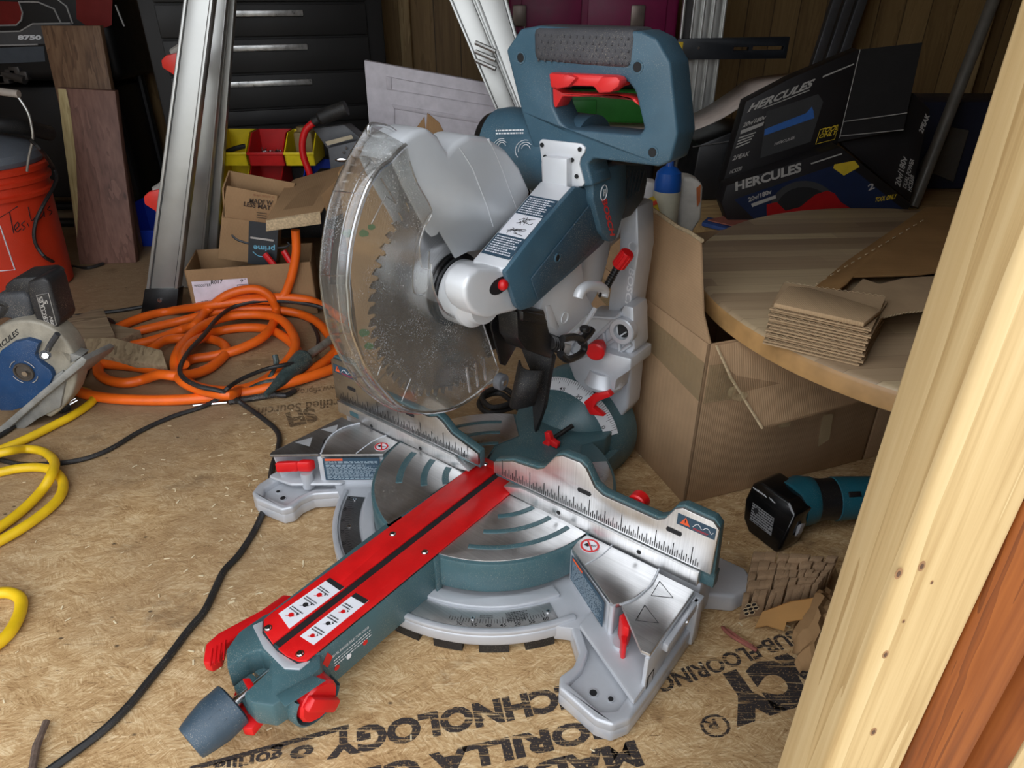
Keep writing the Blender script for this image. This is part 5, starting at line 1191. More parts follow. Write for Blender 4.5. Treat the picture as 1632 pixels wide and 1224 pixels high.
# battery: slab whose big face looks toward the camera and left
bz = .075
fx = [W(1186, 792, 1, .90), W(1207, 766, 1, .925), W(1255, 790, 1, .905), W(1288, 826, 1, .88), W(1284, 842, 1, .87), W(1236, 880, 1, .862), W(1192, 845, 1, .885), W(1183, 825, 1, .895)]
f0, f1 = W(1194, 850, 2, .002), W(1240, 884, 2, .002)
fn = (f1-f0).cross(V((0, 0, 1))).normalized(); fn = fn if fn.dot(CAMPOS-f0) > 0 else -fn; fn = (fn+V((0, 0, .42))).normalized()
def fp(u, v, k=0): return WP(u, v, f0+fn*k, fn)
mb = MB(); outl = [(1187, 796), (1199, 771), (1213, 767), (1258, 800), (1268, 822), (1243, 878), (1236, 882), (1192, 848), (1184, 826)]
bk = V((-fn.x, -fn.y, 0)).normalized(); mb.prism([fp(u, v) for u, v in outl], bk*.05, 0, bevel=.006, seg=3)
bat = g.part(mb, 'battery', BLKG)
mb = MB(); L = [fp(u, v, .0006) for u, v in ((1200, 801), (1234, 826), (1229, 854), (1195, 828))]; mb.prism(L, fn*.0005, 0)
mb.dashes(L[3]+fn*.001, L[2]-L[3], L[0]-L[3], 7, 1, 1, .5, 31); p = L[0].lerp(L[1], .2).lerp(L[3].lerp(L[2], .2), .3)+fn*.0008; mb.lathe(p, fn, [(0, .0035), (.0003, .0045), (0, .005)], 1, 16)
g.part(mb, 'rating_label', [plain('silver label', srgb(150, 150, 152), .4, .3), INK], parent=bat)
mb = MB(); a, b = fp(1201, 779, .0008), fp(1222, 793, .0008); u_ = (fp(1200, 772, .0008)-fp(1203, 779, .0008)); mb_text(mb, 'makita', a, b, u_*.7, .02)
a, b = fp(1228, 797, .0008), fp(1250, 815, .0008); mb_text(mb, '18v', a, a.lerp(b, .4), u_*.7, .02); g.part(mb, 'lettering', WHITE, parent=bat)
mb = MB(); mb.prism([fp(1266, 856, -.02), fp(1272, 850, -.02), fp(1278, 834, -.02), fp(1270, 838, -.02)], -fn*.012, 0, bevel=.001); g.part(mb, 'release_tab', plain('grey tab', srgb(150, 150, 152), .4), parent=bat)
cb = fp(1226, 826)+bk*.05; ax0 = V((cb.x, cb.y, max(.048, cb.z)))+bk*.02; ax1 = W(1420, 790, 2, .055); ad = (ax1-ax0).normalized()
mb = MB(); mb.tube([ax0-bk*.022, ax0+ad*.004, ax0+ad*.022, ax0+ad*.030], [.040, .043, .040, .034], 0, 24)
mb.tube([ax0+ad*.024, ax0+ad*.04, ax0+ad*.06], [.038, .035, .036], 1, 24)
mb.tube([ax0+ad*.055, ax0+ad*.06, ax0+ad*.14, ax0+ad*.30, ax0+ad*.31], [.030, .0375, .034, .034, .03], 0, 28)
gb = g.part(mb, 'grinder_body', [MK, BLK])
mb = MB(); up_ = V((0, 0, 1)); sd = ad.cross(up_)
fdir = (up_*.75+(sd if sd.dot(CAMPOS-ax0) > 0 else -sd)*.66).normalized(); vd = fdir.cross(ad).normalized()
P0 = WP(1326, 792, ax0+fdir*.0352, fdir); P1 = WP(1380, 778, ax0+fdir*.0352, fdir)
P0 = ax0+ad*.105+fdir*.0362; P1 = P0+ad*.055
vu = vd if vd.z < 0 else -vd
mb_text(mb, 'makita', P1+ad*.0, P0, vu*.010, .02); g.part(mb, 'lettering', WHITE, parent=gb)
mb = MB(); c = ax0+ad*.078+fdir*.037; mb.obox(c, ad*.020, vd*.009, fdir*.004, 0, .001); g.part(mb, 'slide_switch', BLK, parent=gb)
# honeycomb cardboard, brown paper
g = World('honeycomb_cardboard', 'torn block of honeycomb cardboard cells on the floor in front of the grinder battery', 'cardboard', W(1240, 960))
HB = [W(1172, 985), W(1288, 968), W(1310, 930), W(1180, 915)]
HC = cardboard('honeycomb board', srgb(166, 138, 108), 0, 900, .3)
mb = MB(); rnd = random.Random(4)
hbp = [V((p.x, p.y, .001)) for p in (W(1178, 988), W(1292, 965), W(1318, 938), W(1188, 930))]
def bil(s, t, z): return hbp[0].lerp(hbp[1], s).lerp(hbp[3].lerp(hbp[2], s), t)+V((0, 0, z))
for r in range(5):
    t0, t1 = r*.2, r*.2+.19; s = 0; z1 = .042+.010*r*.6
    while s < 1:
        w = rnd.uniform(.08, .16); j = rnd.uniform(-.02, .02); h = z1+rnd.uniform(-.002, .002)
        mb.prism([bil(s, t0+j, 0), bil(min(1.03, s+w-.006), t0+j, 0), bil(min(1.03, s+w-.006), t1+j, 0), bil(s, t1+j, 0)], (rnd.uniform(-.003, .003), 0, h), 0, bevel=.0008); s += w
g.part(mb, 'paper_cells', HC)
mb = MB()
for (s, z) in ((.08, .014), (.15, .014), (.05, .022), (.12, .022), (.19, .022), (.08, .030), (.15, .030)):
    c = bil(s, -.03, z)+V((0, -.002, 0)); P = [c+V((math.cos(a)*.0042, 0, math.sin(a)*.0042)) for a in [math.pi/3*i for i in range(6)]]
    mb.tube(P, .0006, 1, 5, closed=True); mb.quad([c+V((math.cos(a)*.0036, .001, math.sin(a)*.0036)) for a in [math.pi/3*i for i in range(6)]], 0)
g.part(mb, 'open_cells', [HOLE, EDGE])
mb = MB(); mb.prism([W(1203, 1000, 2, .006), W(1222, 996, 2, .010), W(1250, 1004, 2, .012), W(1254, 990, 2, .022), W(1290, 985, 2, .03), W(1298, 952, 2, .035), W(1260, 958, 2, .036), W(1215, 975, 2, .02)], (0, .0, -.002), 0)
tag(mb.build('cardboard_scrap', plain('golden cardboard', srgb(168, 124, 70), .8, 0, .1, 12)), 'smooth golden-brown cardboard scrap leaning on the honeycomb block', 'cardboard')
mb = MB(); rnd = random.Random(12); N = 14; M = 10; vs = []
def pp(s, t):
    a = W(1262, 1010, 2, .0); b = W(1270, 1075, 2, .0); c = W(1330, 905, 2, .0); d = W(1350, 1060, 2, .0)
    p = a.lerp(b, t).lerp(c.lerp(d, t), s); return p
for i in range(N+1):
    for j in range(M+1):
        s, t = i/N, j/M; p = pp(s, t); z = .055*math.sin(math.pi*min(1, s*1.1+.02))*math.sin(math.pi*t)**.6+.006*math.sin(i*1.7+j*1.1)*math.sin(math.pi*t)+.002
        vs.append(p+V((.004*math.sin(j*2.1), .004*math.sin(i*1.3), max(.001, z))))
mb._add(vs, [[i*(M+1)+j, (i+1)*(M+1)+j, (i+1)*(M+1)+j+1, i*(M+1)+j+1] for i in range(N) for j in range(M)], 0)
tag(mb.build('packing_paper', cardboard('kraft paper', srgb(150, 118, 82), 0, 60), solid=.001), 'crumpled brown kraft paper on the floor at the foot of the door post', 'paper')
# ================================================================= BACKGROUND
ALUM = plain('ladder aluminium', srgb(190, 190, 186), .36, .75, .08, 12, .1, 500); ALUD = plain('ladder groove', srgb(60, 60, 60), .5, .6)
def onY(u, v, Y): return W(u, v, 1, Y)
def ext(p, q, z):  # extend the line p-q until height z
    d = q-p; return p+d*((z-p.z)/d.z)
# ---- step ladder: two leaning pairs of rails
base = W(255, 503); g = World('step_ladder', 'bare aluminium step ladder whose legs straddle the white door panel, red locks on the left', 'ladder', base)
def rail(Y0, Y1, top, bot, w, th, ribs=True, zt=1.15, side=None, foot=True, parent=None):
    """channel rail; top/bot = photo columns (left,right) with rows; leans from Y0 (floor) to Y1 (z=1)"""
    n = V((0, -1, (Y1-Y0))); p0 = V((0, Y0, 0))
    tl, tr = WP(top[0], top[2], p0, n), WP(top[1], top[2], p0, n); bl_, br = WP(bot[0], bot[2], p0, n), WP(bot[1], bot[2], p0, n)
    tl, bl_ = ext(bl_, tl, zt), ext(tl, bl_, .0); tr, br = ext(br, tr, zt), ext(tr, br, .0)
    bl_.z = br.z = .004
    mb = MB(); nn = (tl-bl_).cross(br-bl_).normalized(); nn = nn if nn.y > 0 else -nn
    mb.prism([bl_, br, tr, tl], nn*th, 0, bevel=.0015)
    a = mb
    if ribs:
        for ra, rb, m in ((0, .10, 0), (.90, 1, 0)):
            P = [bl_.lerp(br, ra), bl_.lerp(br, rb), tl.lerp(tr, rb), tl.lerp(tr, ra)]; mb.prism([p-nn*.004 for p in P], nn*.004, m, bevel=.001)
        for f in (.115, .875):
            P = [bl_.lerp(br, f), bl_.lerp(br, f+.02), tl.lerp(tr, f+.02), tl.lerp(tr, f)]; mb.prism([p-nn*.0012 for p in P], nn*.0012, 1)
    o = g.part(mb, 'side_rail', [ALUM, ALUD], parent=parent)
    if foot:
        mb = MB(); f = lambda p, k: p.lerp(tl if p is bl_ else tr, 0)
        up = (tl-bl_).normalized()*.075; ur = (tr-br).normalized()*.075; e = (br-bl_)*.06
        mb.prism([bl_-e-nn*.006, br+e-nn*.006, br+e*.7+ur-nn*.006, bl_-e*.7+up-nn*.006], nn*(th+.012), 0, bevel=.003); mb.cyl((bl_+br)/2+up*.55-nn*.010, (bl_+br)/2+up*.55-nn*.005, .006, 1, 12)
        g.part(mb, 'foot', [BLK, CHROME])
    return bl_, br, tl, tr
rail(1.80, 1.92, (294, 340, 0), (232, 282, 480), 0, .025)
rail(1.99, 2.08, (343, 362, 0), (292, 326, 400), 0, .02, foot=False)
rail(2.03, 2.12, (360, 374, 0), (318, 345, 400), 0, .02, ribs=False, foot=False)
rail(2.05, 2.15, (716, 757, 0), (800, 836, 200), 0, .02, foot=False, zt=1.0)
rail(2.00, 2.10, (757, 808, 0), (836, 862, 200), 0, .02, foot=False, zt=1.0)
mb = MB(); c = onY(782, 85, 2.06)
for k in range(3): a = onY(758, 68+k*14, 2.05); b = onY(790, 82+k*14, 2.03); mb.tube([a, b], .006, 0, 8)
g.part(mb, 'rung_bracket', ALUM)
for (u, v) in ((268, 104), (240, 322)):
    p = onY(u, v, 1.90 if v < 200 else 1.85); mb = MB()
    q = [onY(u+x, v+y, p.y) for x, y in ((-12, -8), (-4, -16), (14, -20), (14, 22), (6, 14), (-10, 4))]; mb.prism(q, (0, .03, 0), 0, bevel=.004, seg=2)
    mb.tube([onY(u+8, v-18, p.y+.02), onY(u+26, v-30, p.y+.02)], .012, 1, 10)
    g.part(mb, 'rung_lock', [plain('red lock plastic', srgb(214, 56, 46), .4), plain('grey lock', srgb(150, 146, 140), .5)])
# ---- folded ladder standing upright at the back
mb = MB(); x0, x1 = onY(1084, 60, 2.36).x, onY(1151, 60, 2.36).x; g = World('folded_ladder', 'narrow ribbed aluminium ladder section standing upright behind the level', 'ladder', (x0, 2.38, 0))
xr = [x0+(x1-x0)*t for t in (.0, .26, .5, .74, 1.0)]
mb.box((x0+.004, 2.38, .001), (x0+.012, 2.40, 1.15), 0, .002)
for a, b in zip(xr[1:], xr[2:]+[]):
    mb.box((a, 2.375, .001), (a+.006, 2.40, 1.15), 0, .001); mb.box((a+.006, 2.385, .001), (b, 2.40, 1.15), 0, .001)
mb.box((xr[4], 2.375, .001), (xr[4]+.006, 2.40, 1.15), 0, .001)
g.part(mb, 'side_rail', ALUM); mb = MB(); mb.box((x0+.013, 2.39, .001), (xr[1]-.001, 2.40, 1.15)); g.part(mb, 'rail_web', plain('dark web', srgb(52, 48, 48), .6))
# ---- black level
p, q = onY(1078, 78, 2.36), onY(1254, 77, 2.36); g = World('spirit_level', 'black spirit level with a slotted end held across the folded ladder', 'level', (p.x, 2.34, p.z-.03))
zc = p.z
L0 = [(p.x, zc-.030), (q.x, zc-.026), (q.x, zc+.034), (p.x, zc+.028)]
hl = [(onY(1168, 78, 2.36).x, zc-.004), (onY(1192, 78, 2.36).x, zc-.004), (onY(1192, 78, 2.36).x, zc+.006), (onY(1168, 78, 2.36).x, zc+.006)]
hr = [(onY(1198, 78, 2.36).x, zc-.003), (onY(1247, 78, 2.36).x, zc-.002), (onY(1247, 78, 2.36).x, zc+.009), (onY(1198, 78, 2.36).x, zc+.008)]
mb = MB(); mb.prism([(x, 2.35, z) for x, z in L0], (0, .022, 0), 0, holes=[[(x, 2.35, z) for x, z in h] for h in (hl, hr)], bevel=.001); g.part(mb, 'level_body', plain('level black', srgb(24, 28, 34), .4))
mb = MB(); mb.box((p.x, 2.346, zc-.022), (p.x+.016, 2.35, zc+.02)); g.part(mb, 'yellow_label', plain('yellow label', srgb(214, 180, 40), .5))
mb = MB(); mb.cyl((p.x+.065, 2.349, zc+.004), (p.x+.065, 2.346, zc+.004), .004, 0, 12); g.part(mb, 'rivet', CHROME)
# ---- stack behind the handle: tote, green case, black case, magenta box
def case(name, label, cat, lo, hi, mat, extra=None, bev=.012):
    g = World(name, label, cat, ((lo[0]+hi[0])/2, lo[1], lo[2])); mb = MB(); mb.box(lo, hi, 0, bev, 3); g.part(mb, 'case_body', mat); return g
case('storage_tote', 'dark storage tote at the bottom of the stack behind the saw handle', 'tote', (-.02, 2.50, .001), (.50, 2.88, .40), plain('dark tote', srgb(44, 42, 44), .6))
g = case('tool_case', 'bright green tool case seen through the saw handle opening', 'tool case', (.02, 2.46, .402), (.46, 2.86, .505), plain('green plastic', srgb(44, 118, 44), .45))
mb = MB(); mb.box((.18, 2.452, .425), (.28, 2.462, .48), 0, .003); g.part(mb, 'latch', plain('green latch', srgb(42, 120, 44), .45))
case('tool_case', 'flat black case under the magenta toolbox', 'tool case', (.0, 2.50, .507), (.50, 2.88, .635), BLK)
MAG = plain('magenta plastic', srgb(112, 10, 62), .5)
g = case('tool_box', 'magenta plastic toolbox with metal latches at the top of the stack', 'toolbox', (-.01, 2.50, .637), (.53, 2.86, .86), MAG)
mb = MB(); mb.box((-.015, 2.49, .79), (.535, 2.51, .80), 0, .002); mb.box((.03, 2.492, .66), (.22, 2.502, .775), 0, .004); mb.box((.24, 2.492, .66), (.49, 2.502, .775), 0, .004); g.part(mb, 'lid_rim', MAG)
for (u, v) in ((828, 25), (1016, 25)):
    c = onY(u, v, 2.488); mb = MB(); mb.box((c.x-.022, 2.480, c.z-.03), (c.x+.022, 2.490, c.z+.03), 0, .004)
    mb.tube([c+V((-.016, -.006, -.03)), c+V((-.016, -.006, -.062)), c+V((.016, -.006, -.062)), c+V((.016, -.006, -.03))], .0025, 1, 6); g.part(mb, 'latch', [plain('dull latch', srgb(120, 108, 100), .4, .6), ALUM])
# ---- plywood platform, black case, curved sheet
PLY = wood('plywood', (srgb(132, 104, 66), srgb(170, 138, 92), srgb(196, 166, 116)), 0, 60, .7)
mb = MB(); mb.box((.52, 1.66, .001), (1.55, 2.36, .235), 0, .002); tag(mb.build('plywood_crate', PLY), 'low tan plywood crate behind the round tabletop, carrying the black cartons', 'crate')
g = World('tool_case', 'low black tool case on the plywood crate just left of the black cartons', 'tool case', (.62, 2.2, .237))
mb = MB(); mb.prism([(.54, 2.12, .237), (.86, 2.12, .237), (.86, 2.12, .37), (.80, 2.12, .43), (.66, 2.12, .445), (.55, 2.12, .40)], (0, .22, 0), 0, bevel=.008); g.part(mb, 'case_body', BLK)
mb = MB(); mb.tube([(.53, 2.115, .395), (.66, 2.113, .415), (.78, 2.115, .41)], .002, 0, 6); g.part(mb, 'rim', plain('grey rim', srgb(90, 88, 86), .5))
mb = MB(); fr_ = [(870, 206, 2.1), (980, 212, 2.08), (1060, 214, 2.06), (1094, 211, 2.05), (1147, 190, 2.04), (1200, 157, 2.04), (1232, 136, 2.04), (1300, 126, 2.04), (1345, 122, 2.04)]
A = smooth_path([onY(*p) for p in fr_], 4); B = [p+V((.01, .25, -.012)) for p in A]; mb.strip(A, B, 0)
tag(mb.build('curved_sheet', plain('pale laminate', srgb(196, 182, 172), .5), solid=.004), 'thin pale laminate sheet curving up from behind the handle to the black cartons', 'sheet')
# ---- black cartons with printed faces
BX = plain('black carton print', srgb(26, 23, 24), .5, 0, .2, 10); BX2 = plain('black carton inside', srgb(20, 17, 16), .8)
GRYP = plain('grey print', srgb(170, 166, 160), .6); YELP = plain('yellow print', srgb(206, 176, 44), .6); BLUP = plain('blue print', srgb(52, 100, 168), .55); DGR = plain('dark grey print', srgb(56, 56, 56), .6); NAVY = plain('navy print', srgb(22, 36, 66), .5); REDPR = plain('red print', srgb(160, 22, 26), .4)
def yq(mb, pts, Y, m): P = [onY(u, v, Y) for u, v in pts]; mb.prism(P, (0, .0004, 0), m)
def ytext(mb, txt, a, b, up, Y, m, off=.03, slant=.28): A, B, U = onY(*a, Y), onY(*b, Y), onY(*up, Y); mb_text(mb, txt, A, B, U-A, off, m, slant)
YB = 1.86
g = World('product_carton', 'lower black and navy carton printed with a red saw, under the upper carton', 'carton', (.85, YB, .237))
mb = MB(); P = [onY(u, v, YB) for u, v in ((1158, 296), (1340, 234), (1452, 325), (1440, 352), (1200, 360), (1150, 325))]; mb.prism(P[:4]+[V((P[4].x, YB, .238)), V((P[5].x+.03, YB, .238)), P[5]], (0, .06, 0), 0, bevel=.002); bbody = g.part(mb, 'box_body', BX)
mb = MB(); Y = YB-.001
yq(mb, [(1170, 318), (1345, 258), (1445, 338), (1436, 352), (1205, 352)], Y, 0)
yq(mb, [(1330, 262), (1362, 256), (1370, 266), (1345, 280), (1328, 268)], Y-.0008, 1)
cc = [(1230+60*0+ (1282-1230)+56*math.cos(a), 338-50*math.sin(a)) for a in [math.pi*i/14 for i in range(15)]]
yq(mb, cc, Y-.0008, 2); yq(mb, [(1282+46*math.cos(a), 338-40*math.sin(a)) for a in [math.pi*i/14 for i in range(15)]], Y-.0014, 3)
yq(mb, [(1222, 326), (1238, 322), (1252, 336), (1275, 330), (1300, 310), (1318, 304), (1330, 308), (1340, 322), (1356, 332), (1350, 345), (1222, 345)], Y-.002, 4)
absorb(bbody, g.part(mb, 'printed_picture', [NAVY, YELP, DGR, INK, REDPR]))
mb = MB(); ytext(mb, 'HERCULES', (1172, 304), (1277, 273), (1168, 291), Y-.001, 0, .04); ytext(mb, '20v/180v', (1193, 322), (1230, 308), (1190, 316), Y-.001, 0); yq(mb, [(1197, 325), (1236, 311), (1237, 316), (1199, 330)], Y-.001, 0); yq(mb, [(1292, 260), (1342, 244), (1342, 246), (1293, 262)], Y-.001, 0)
ytext(mb, 'TOOL ONLY', (1394, 322), (1428, 316), (1394, 315), Y-.001, 1); ytext(mb, '2', (1384, 304), (1394, 300), (1380, 296), Y-.001, 0)
absorb(bbody, g.part(mb, 'lettering', [GRYP, YELP]))
YA = 1.93
g = World('product_carton', 'upper black carton printed with a blue and grey radio, its end flap open', 'carton', (.9, YA, .33))
mb = MB(); P = [onY(u, v, YA) for u, v in ((1152, 292), (1189, 162), (1262, 124), (1371, 78), (1336, 226))]; mb.prism(P+[V((P[-1].x-.02, YA, .238)), V((P[0].x+.06, YA, .238))], (0, .05, 0), 0, bevel=.002); abody = g.part(mb, 'box_body', BX)
mb = MB(); P = [onY(1371, 79, YA), onY(1470, 68, YA-.02), onY(1440, 206, YA-.02), onY(1336, 226, YA)]; mb.prism(P, (0, .003, 0), 0); 
for (a, b) in (((1344, 194), (1446, 180)), ((1338, 217), (1440, 207))): mb.tube([onY(*a, YA-.004), onY(*b, YA-.024)], .0012, 1, 4)
mb.tube([onY(1371, 79, YA-.003), onY(1338, 220, YA-.003)], .001, 1, 4)
g.part(mb, 'flap', [BX2, GRYP])
mb = MB(); P = [onY(u, v, YA+.02) for u, v in ((1440, 206), (1455, 148), (1482, 174), (1450, 322), (1340, 228))]; mb.prism(P, (0, .04, 0), 0, bevel=.001); g.part(mb, 'side_panel', BX)
Y = YA-.001; mb = MB()
ytext(mb, 'HERCULES', (1191, 179), (1292, 139), (1196, 166), Y-.001, 0, .04); mb.tube([onY(1215, 173, Y-.001), onY(1290, 144, Y-.001)], .0014, 0, 4)
ytext(mb, '20v/180v', (1183, 203), (1219, 190), (1185, 196), Y-.001, 0); yq(mb, [(1181, 208), (1218, 194), (1216, 200), (1180, 214)], Y-.001, 0)
ytext(mb, '2PEAK', (1167, 256), (1193, 248), (1168, 249), Y-.001, 0, .02); ytext(mb, 'HCS33B', (1162, 278), (1181, 271), (1163, 272), Y-.001, 0, .02)
for k in range(4): yq(mb, [(1178-k*1.6, 219+k*5), (1205-k*3, 210+k*5), (1204-k*3, 212+k*5), (1177-k*1.6, 221.5+k*5)], Y-.001, 0)
yq(mb, [(1312, 121), (1361, 101), (1361, 103), (1311, 124)], Y-.001, 0)
ytext(mb, 'TOOL', (1307, 213), (1335, 206), (1309, 205), Y-.001, 1, .02); ytext(mb, 'ONLY', (1304, 221), (1332, 214), (1306, 214), Y-.001, 1, .02)
fr2 = [onY(u, v, Y-.001) for u, v in ((1300, 230), (1330, 222), (1336, 200), (1307, 207))]; mb.tube(fr2+[fr2[0]], .0009, 1, 4)
ytext(mb, 'DUAL POWER', (1444, 301), (1457, 255), (1438, 299), YA+.018, 0); ytext(mb, '2PEAK', (1470, 213), (1482, 184), (1463, 211), YA+.018, 0); ytext(mb, '20v/180v', (1434, 298), (1446, 252), (1425, 296), YA+.018, 0, .02); ytext(mb, 'HCS33B', (1452, 306), (1457, 281), (1446, 304), YA+.018, 0)
absorb(abody, g.part(mb, 'lettering', [GRYP, YELP]))
mb = MB(); yq(mb, [(1212, 252), (1222, 178), (1304, 150), (1312, 162), (1292, 226)], Y-.0006, 1)
yq(mb, [(1219, 206), (1296, 176), (1298, 188), (1218, 216)], Y-.0012, 0); yq(mb, [(1285, 180), (1294, 170), (1297, 178), (1292, 184)], Y-.0014, 0)
ytext(mb, 'HERCULES', (1234, 232), (1266, 221), (1234, 228), Y-.0014, 2); absorb(abody, g.part(mb, 'printed_picture', [BLUP, DGR, GRYP]))
# ---- right side: pole, grey case
mb = MB(); a, b = onY(1560, 60, 2.2), onY(1462, 310, 2.05); a = ext(b, a, 1.1); b = ext(a, b, .237); mb.tube([b+V((0, 0, .002)), a], .017, 0, 14); tag(mb.build('metal_pole', plain('grey pole', srgb(120, 116, 108), .4, .4)), 'grey metal pole leaning to the right of the black cartons', 'pole')
g = World('metal_case', 'small grey metal case with a lip beside the door post', 'case', (1.25, 2.2, .237)); mb = MB()
mb.prism([(1.20, 2.26, .237), (1.62, 2.26, .237), (1.62, 2.26, .50), (1.20, 2.26, .50)], (0, .2, 0), 0, bevel=.004); g.part(mb, 'case_body', plain('navy steel', srgb(32, 38, 58), .5))
mb = MB(); mb.prism([onY(u, v, 2.245) for u, v in ((1466, 268), (1502, 200), (1545, 208), (1520, 290))], (0, .012, 0), 0, bevel=.002); g.part(mb, 'grey_lid', plain('grey steel', srgb(96, 94, 90), .5, .3))
mb = MB()
for k in range(3):
    a, b = onY(1328+k*20, 0, 2.8), onY(1292+k*19, 110, 2.75); a2, b2 = ext(b, a, 1.2), ext(a, b, .003); dx = V((.034, 0, 0)); mb.prism([b2, b2+dx, a2+dx, a2], (0, .03, 0), 0, bevel=.003)
tag(mb.build('metal_track', plain('dark aluminium', srgb(96, 96, 98), .4, .6)), 'dark grey grooved metal track leaning against the back wall', 'track')
# ---- box contents: bottle, pouch, small pack
BO = W(1068, 350, 2, .15)
def stand(u, v, Y): return onY(u, v, Y)
c = onY(1068, 262, 1.40); g = World('gas_cylinder', 'slim blue cylinder with a cream label standing in the big open box', 'gas cylinder', (c.x, 1.40, .007))
mb = MB(); zt_ = c.z+.0; r = .0265; mb.lathe((c.x, 1.40, .007), (0, 0, 1), [(0, 0), (0, r), (zt_-.04, r), (zt_-.022, r*.9), (zt_-.012, r*.5), (zt_-.010, r*.3), (zt_+.004, r*.3), (zt_+.004, 0)], 0, 32); g.part(mb, 'cylinder_body', plain('blue paint', srgb(24, 84, 168), .35))
mb = MB(); mb.lathe((c.x, 1.40, zt_-.19), (0, 0, 1), [(0, r+.0006), (.14, r+.0006)], 0, 32, math.radians(-10), math.radians(190), up=(-1, 0, 0)); g.part(mb, 'paper_label', plain('cream label', srgb(196, 192, 170), .6))
mb = MB(); mb.cyl((c.x, 1.40, zt_-.006), (c.x, 1.40, zt_+.012), .008, 0, 12); g.part(mb, 'valve', plain('brass valve', srgb(170, 150, 100), .4, .8))
g = World('paper_sack', 'crinkled white sack with a colourful edge inside the big open box', 'sack', (.44, 1.43, .007)); mb = MB()
P = [onY(u, v, 1.42) for u, v in ((1088, 282), (1104, 284), (1118, 290), (1121, 300), (1118, 350), (1104, 370), (1082, 366), (1080, 330))]
P2 = [P[0], P[1], P[2], P[3], P[4], P[5], V((P[5].x, 1.42, .02)), V((P[6].x, 1.42, .02)), P[6], P[7]]
mb.prism(P2, (0, .05, 0), 0, bevel=.008, seg=3); g.part(mb, 'sack_body', plain('white sack', srgb(200, 196, 186), .6, 0, .15, 30, .6, 60))
mb = MB(); mb.prism([onY(u, v, 1.417) for u, v in ((1110, 300), (1117, 294), (1116, 322), (1111, 330))], (0, .001, 0), 0); g.part(mb, 'coloured_edge', plain('orange edge', srgb(176, 96, 50), .6))
g = World('paint_pack', 'small yellow packet with a red band poking out of the big open box', 'packet', (.28, 1.34, .007)); mb = MB()
P = [onY(u, v, 1.36) for u, v in ((1025, 328), (1046, 318), (1053, 342), (1040, 352), (1030, 345))]; mb.prism(P+[V((P[-1].x, 1.36, .01)), V((P[-1].x-.03, 1.36, .01))], (0, .03, 0), 0, bevel=.002); g.part(mb, 'packet_body', YELP)
mb = MB(); mb.prism([onY(u, v, 1.358) for u, v in ((1025, 328), (1046, 319), (1048, 325), (1028, 334))], (0, .001, 0), 0); ytext(mb, '12', (1036, 342), (1046, 339), (1034, 336), 1.357, 1, .02); g.part(mb, 'red_band', [plain('orange red', srgb(220, 76, 50), .5), INK])
g = World('white_carton', 'small white carton leaning behind the yellow packet in the open box', 'carton', (.28, 1.46, .007)); mb = MB()
P = [onY(u, v, 1.46) for u, v in ((1032, 290), (1047, 292), (1046, 330), (1018, 326))]; mb.prism(P[:3]+[V((P[2].x, 1.46, .01)), V((P[3].x, 1.46, .01)), P[3]], (0, .04, 0), 0, bevel=.002); g.part(mb, 'carton_body', plain('white carton', srgb(196, 192, 188), .7))
mb = MB(); P = [W(u, v, 2, .238) for u, v in ((1118, 360), (1128, 351), (1172, 362), (1165, 372))]; mb.prism(P, (0, 0, .010), 0, bevel=.001); mb.prism([W(u, v, 2, .25) for u, v in ((1128, 352), (1165, 343), (1200, 350), (1172, 362))], (0, 0, .003), 1)
tag(mb.build('card_pack', [plain('blue card', srgb(48, 76, 134), .5), plain('red card', srgb(160, 96, 80), .6)]), 'flat blue and red card pack lying on the plywood crate', 'card pack')
# ---- white panel
WPn = plain('white painted panel', srgb(206, 200, 206), .5); g = World('door_panel', 'white moulded door panel standing between the tool cabinet and the ladder', 'panel', (-.3, 2.25, 0))
tl, tr = onY(580, 96, 2.25), onY(830, 142, 2.25); x0_, x1_ = tl.x-.012, tr.x
mb = MB(); mb.prism([(x0_, 2.25, .002), (x1_, 2.25, .002), tr, tl], (0, .028, 0), 0, bevel=.003)
def bead(pts, r=.005): 
    P = [onY(u, v, 2.25) for u, v in pts]; mb.tube([P[0]]+P[1:]+[P[0]], r, 0, 6)
def frame_(x0, x1, f0, f1, h0, h1):
    pass
for lst in ([(615, 121), (800, 155), (804, 172), (616, 142)], [(624, 166), (806, 196), (812, 420), (624, 380)]):
    P = [onY(u, v, 2.25) for u, v in lst]; C_ = sum(P, V())/4
    for i in range(4):
        a, b = P[i], P[(i+1) % 4]; ai, bi = a+(C_-a).normalized()*.016, b+(C_-b).normalized()*.016
        mb.prism([a, b, bi, ai], (0, -.004, 0), 0, bevel=.0015)
g.part(mb, 'panel_body', WPn)
# ---- tool cabinet
ca = math.radians(20); cd_ = V((math.cos(ca), math.sin(ca), 0)); cn = V((math.sin(ca), -math.cos(ca), 0)); cR = onY(613, 60, 2.60); cR.z = 0
CAB = plain('black cabinet enamel', srgb(22, 20, 19), .6, 0, .1, 8); CAB2 = plain('black drawer enamel', srgb(20, 18, 17), .55, 0, .1, 8)
def cs(u, v): 
    p = WP(u, v, cR, cn); return (p-cR).dot(cd_), p.z
sL = cs(222, 20)[0]; g = World('tool_cabinet', 'tall black steel tool cabinet with silver drawer pulls behind the ladder', 'cabinet', cR+cd_*sL/2)
def cp(s, z, k=0): p = cR+cd_*s+cn*k; return V((p.x, p.y, z))
mb = MB(); mb.prism([cp(sL, .10), cp(0, .10), cp(0, 1.05), cp(sL, 1.05)], -cn*.30, 0, bevel=.006); g.part(mb, 'cabinet_body', CAB)
mb = MB()
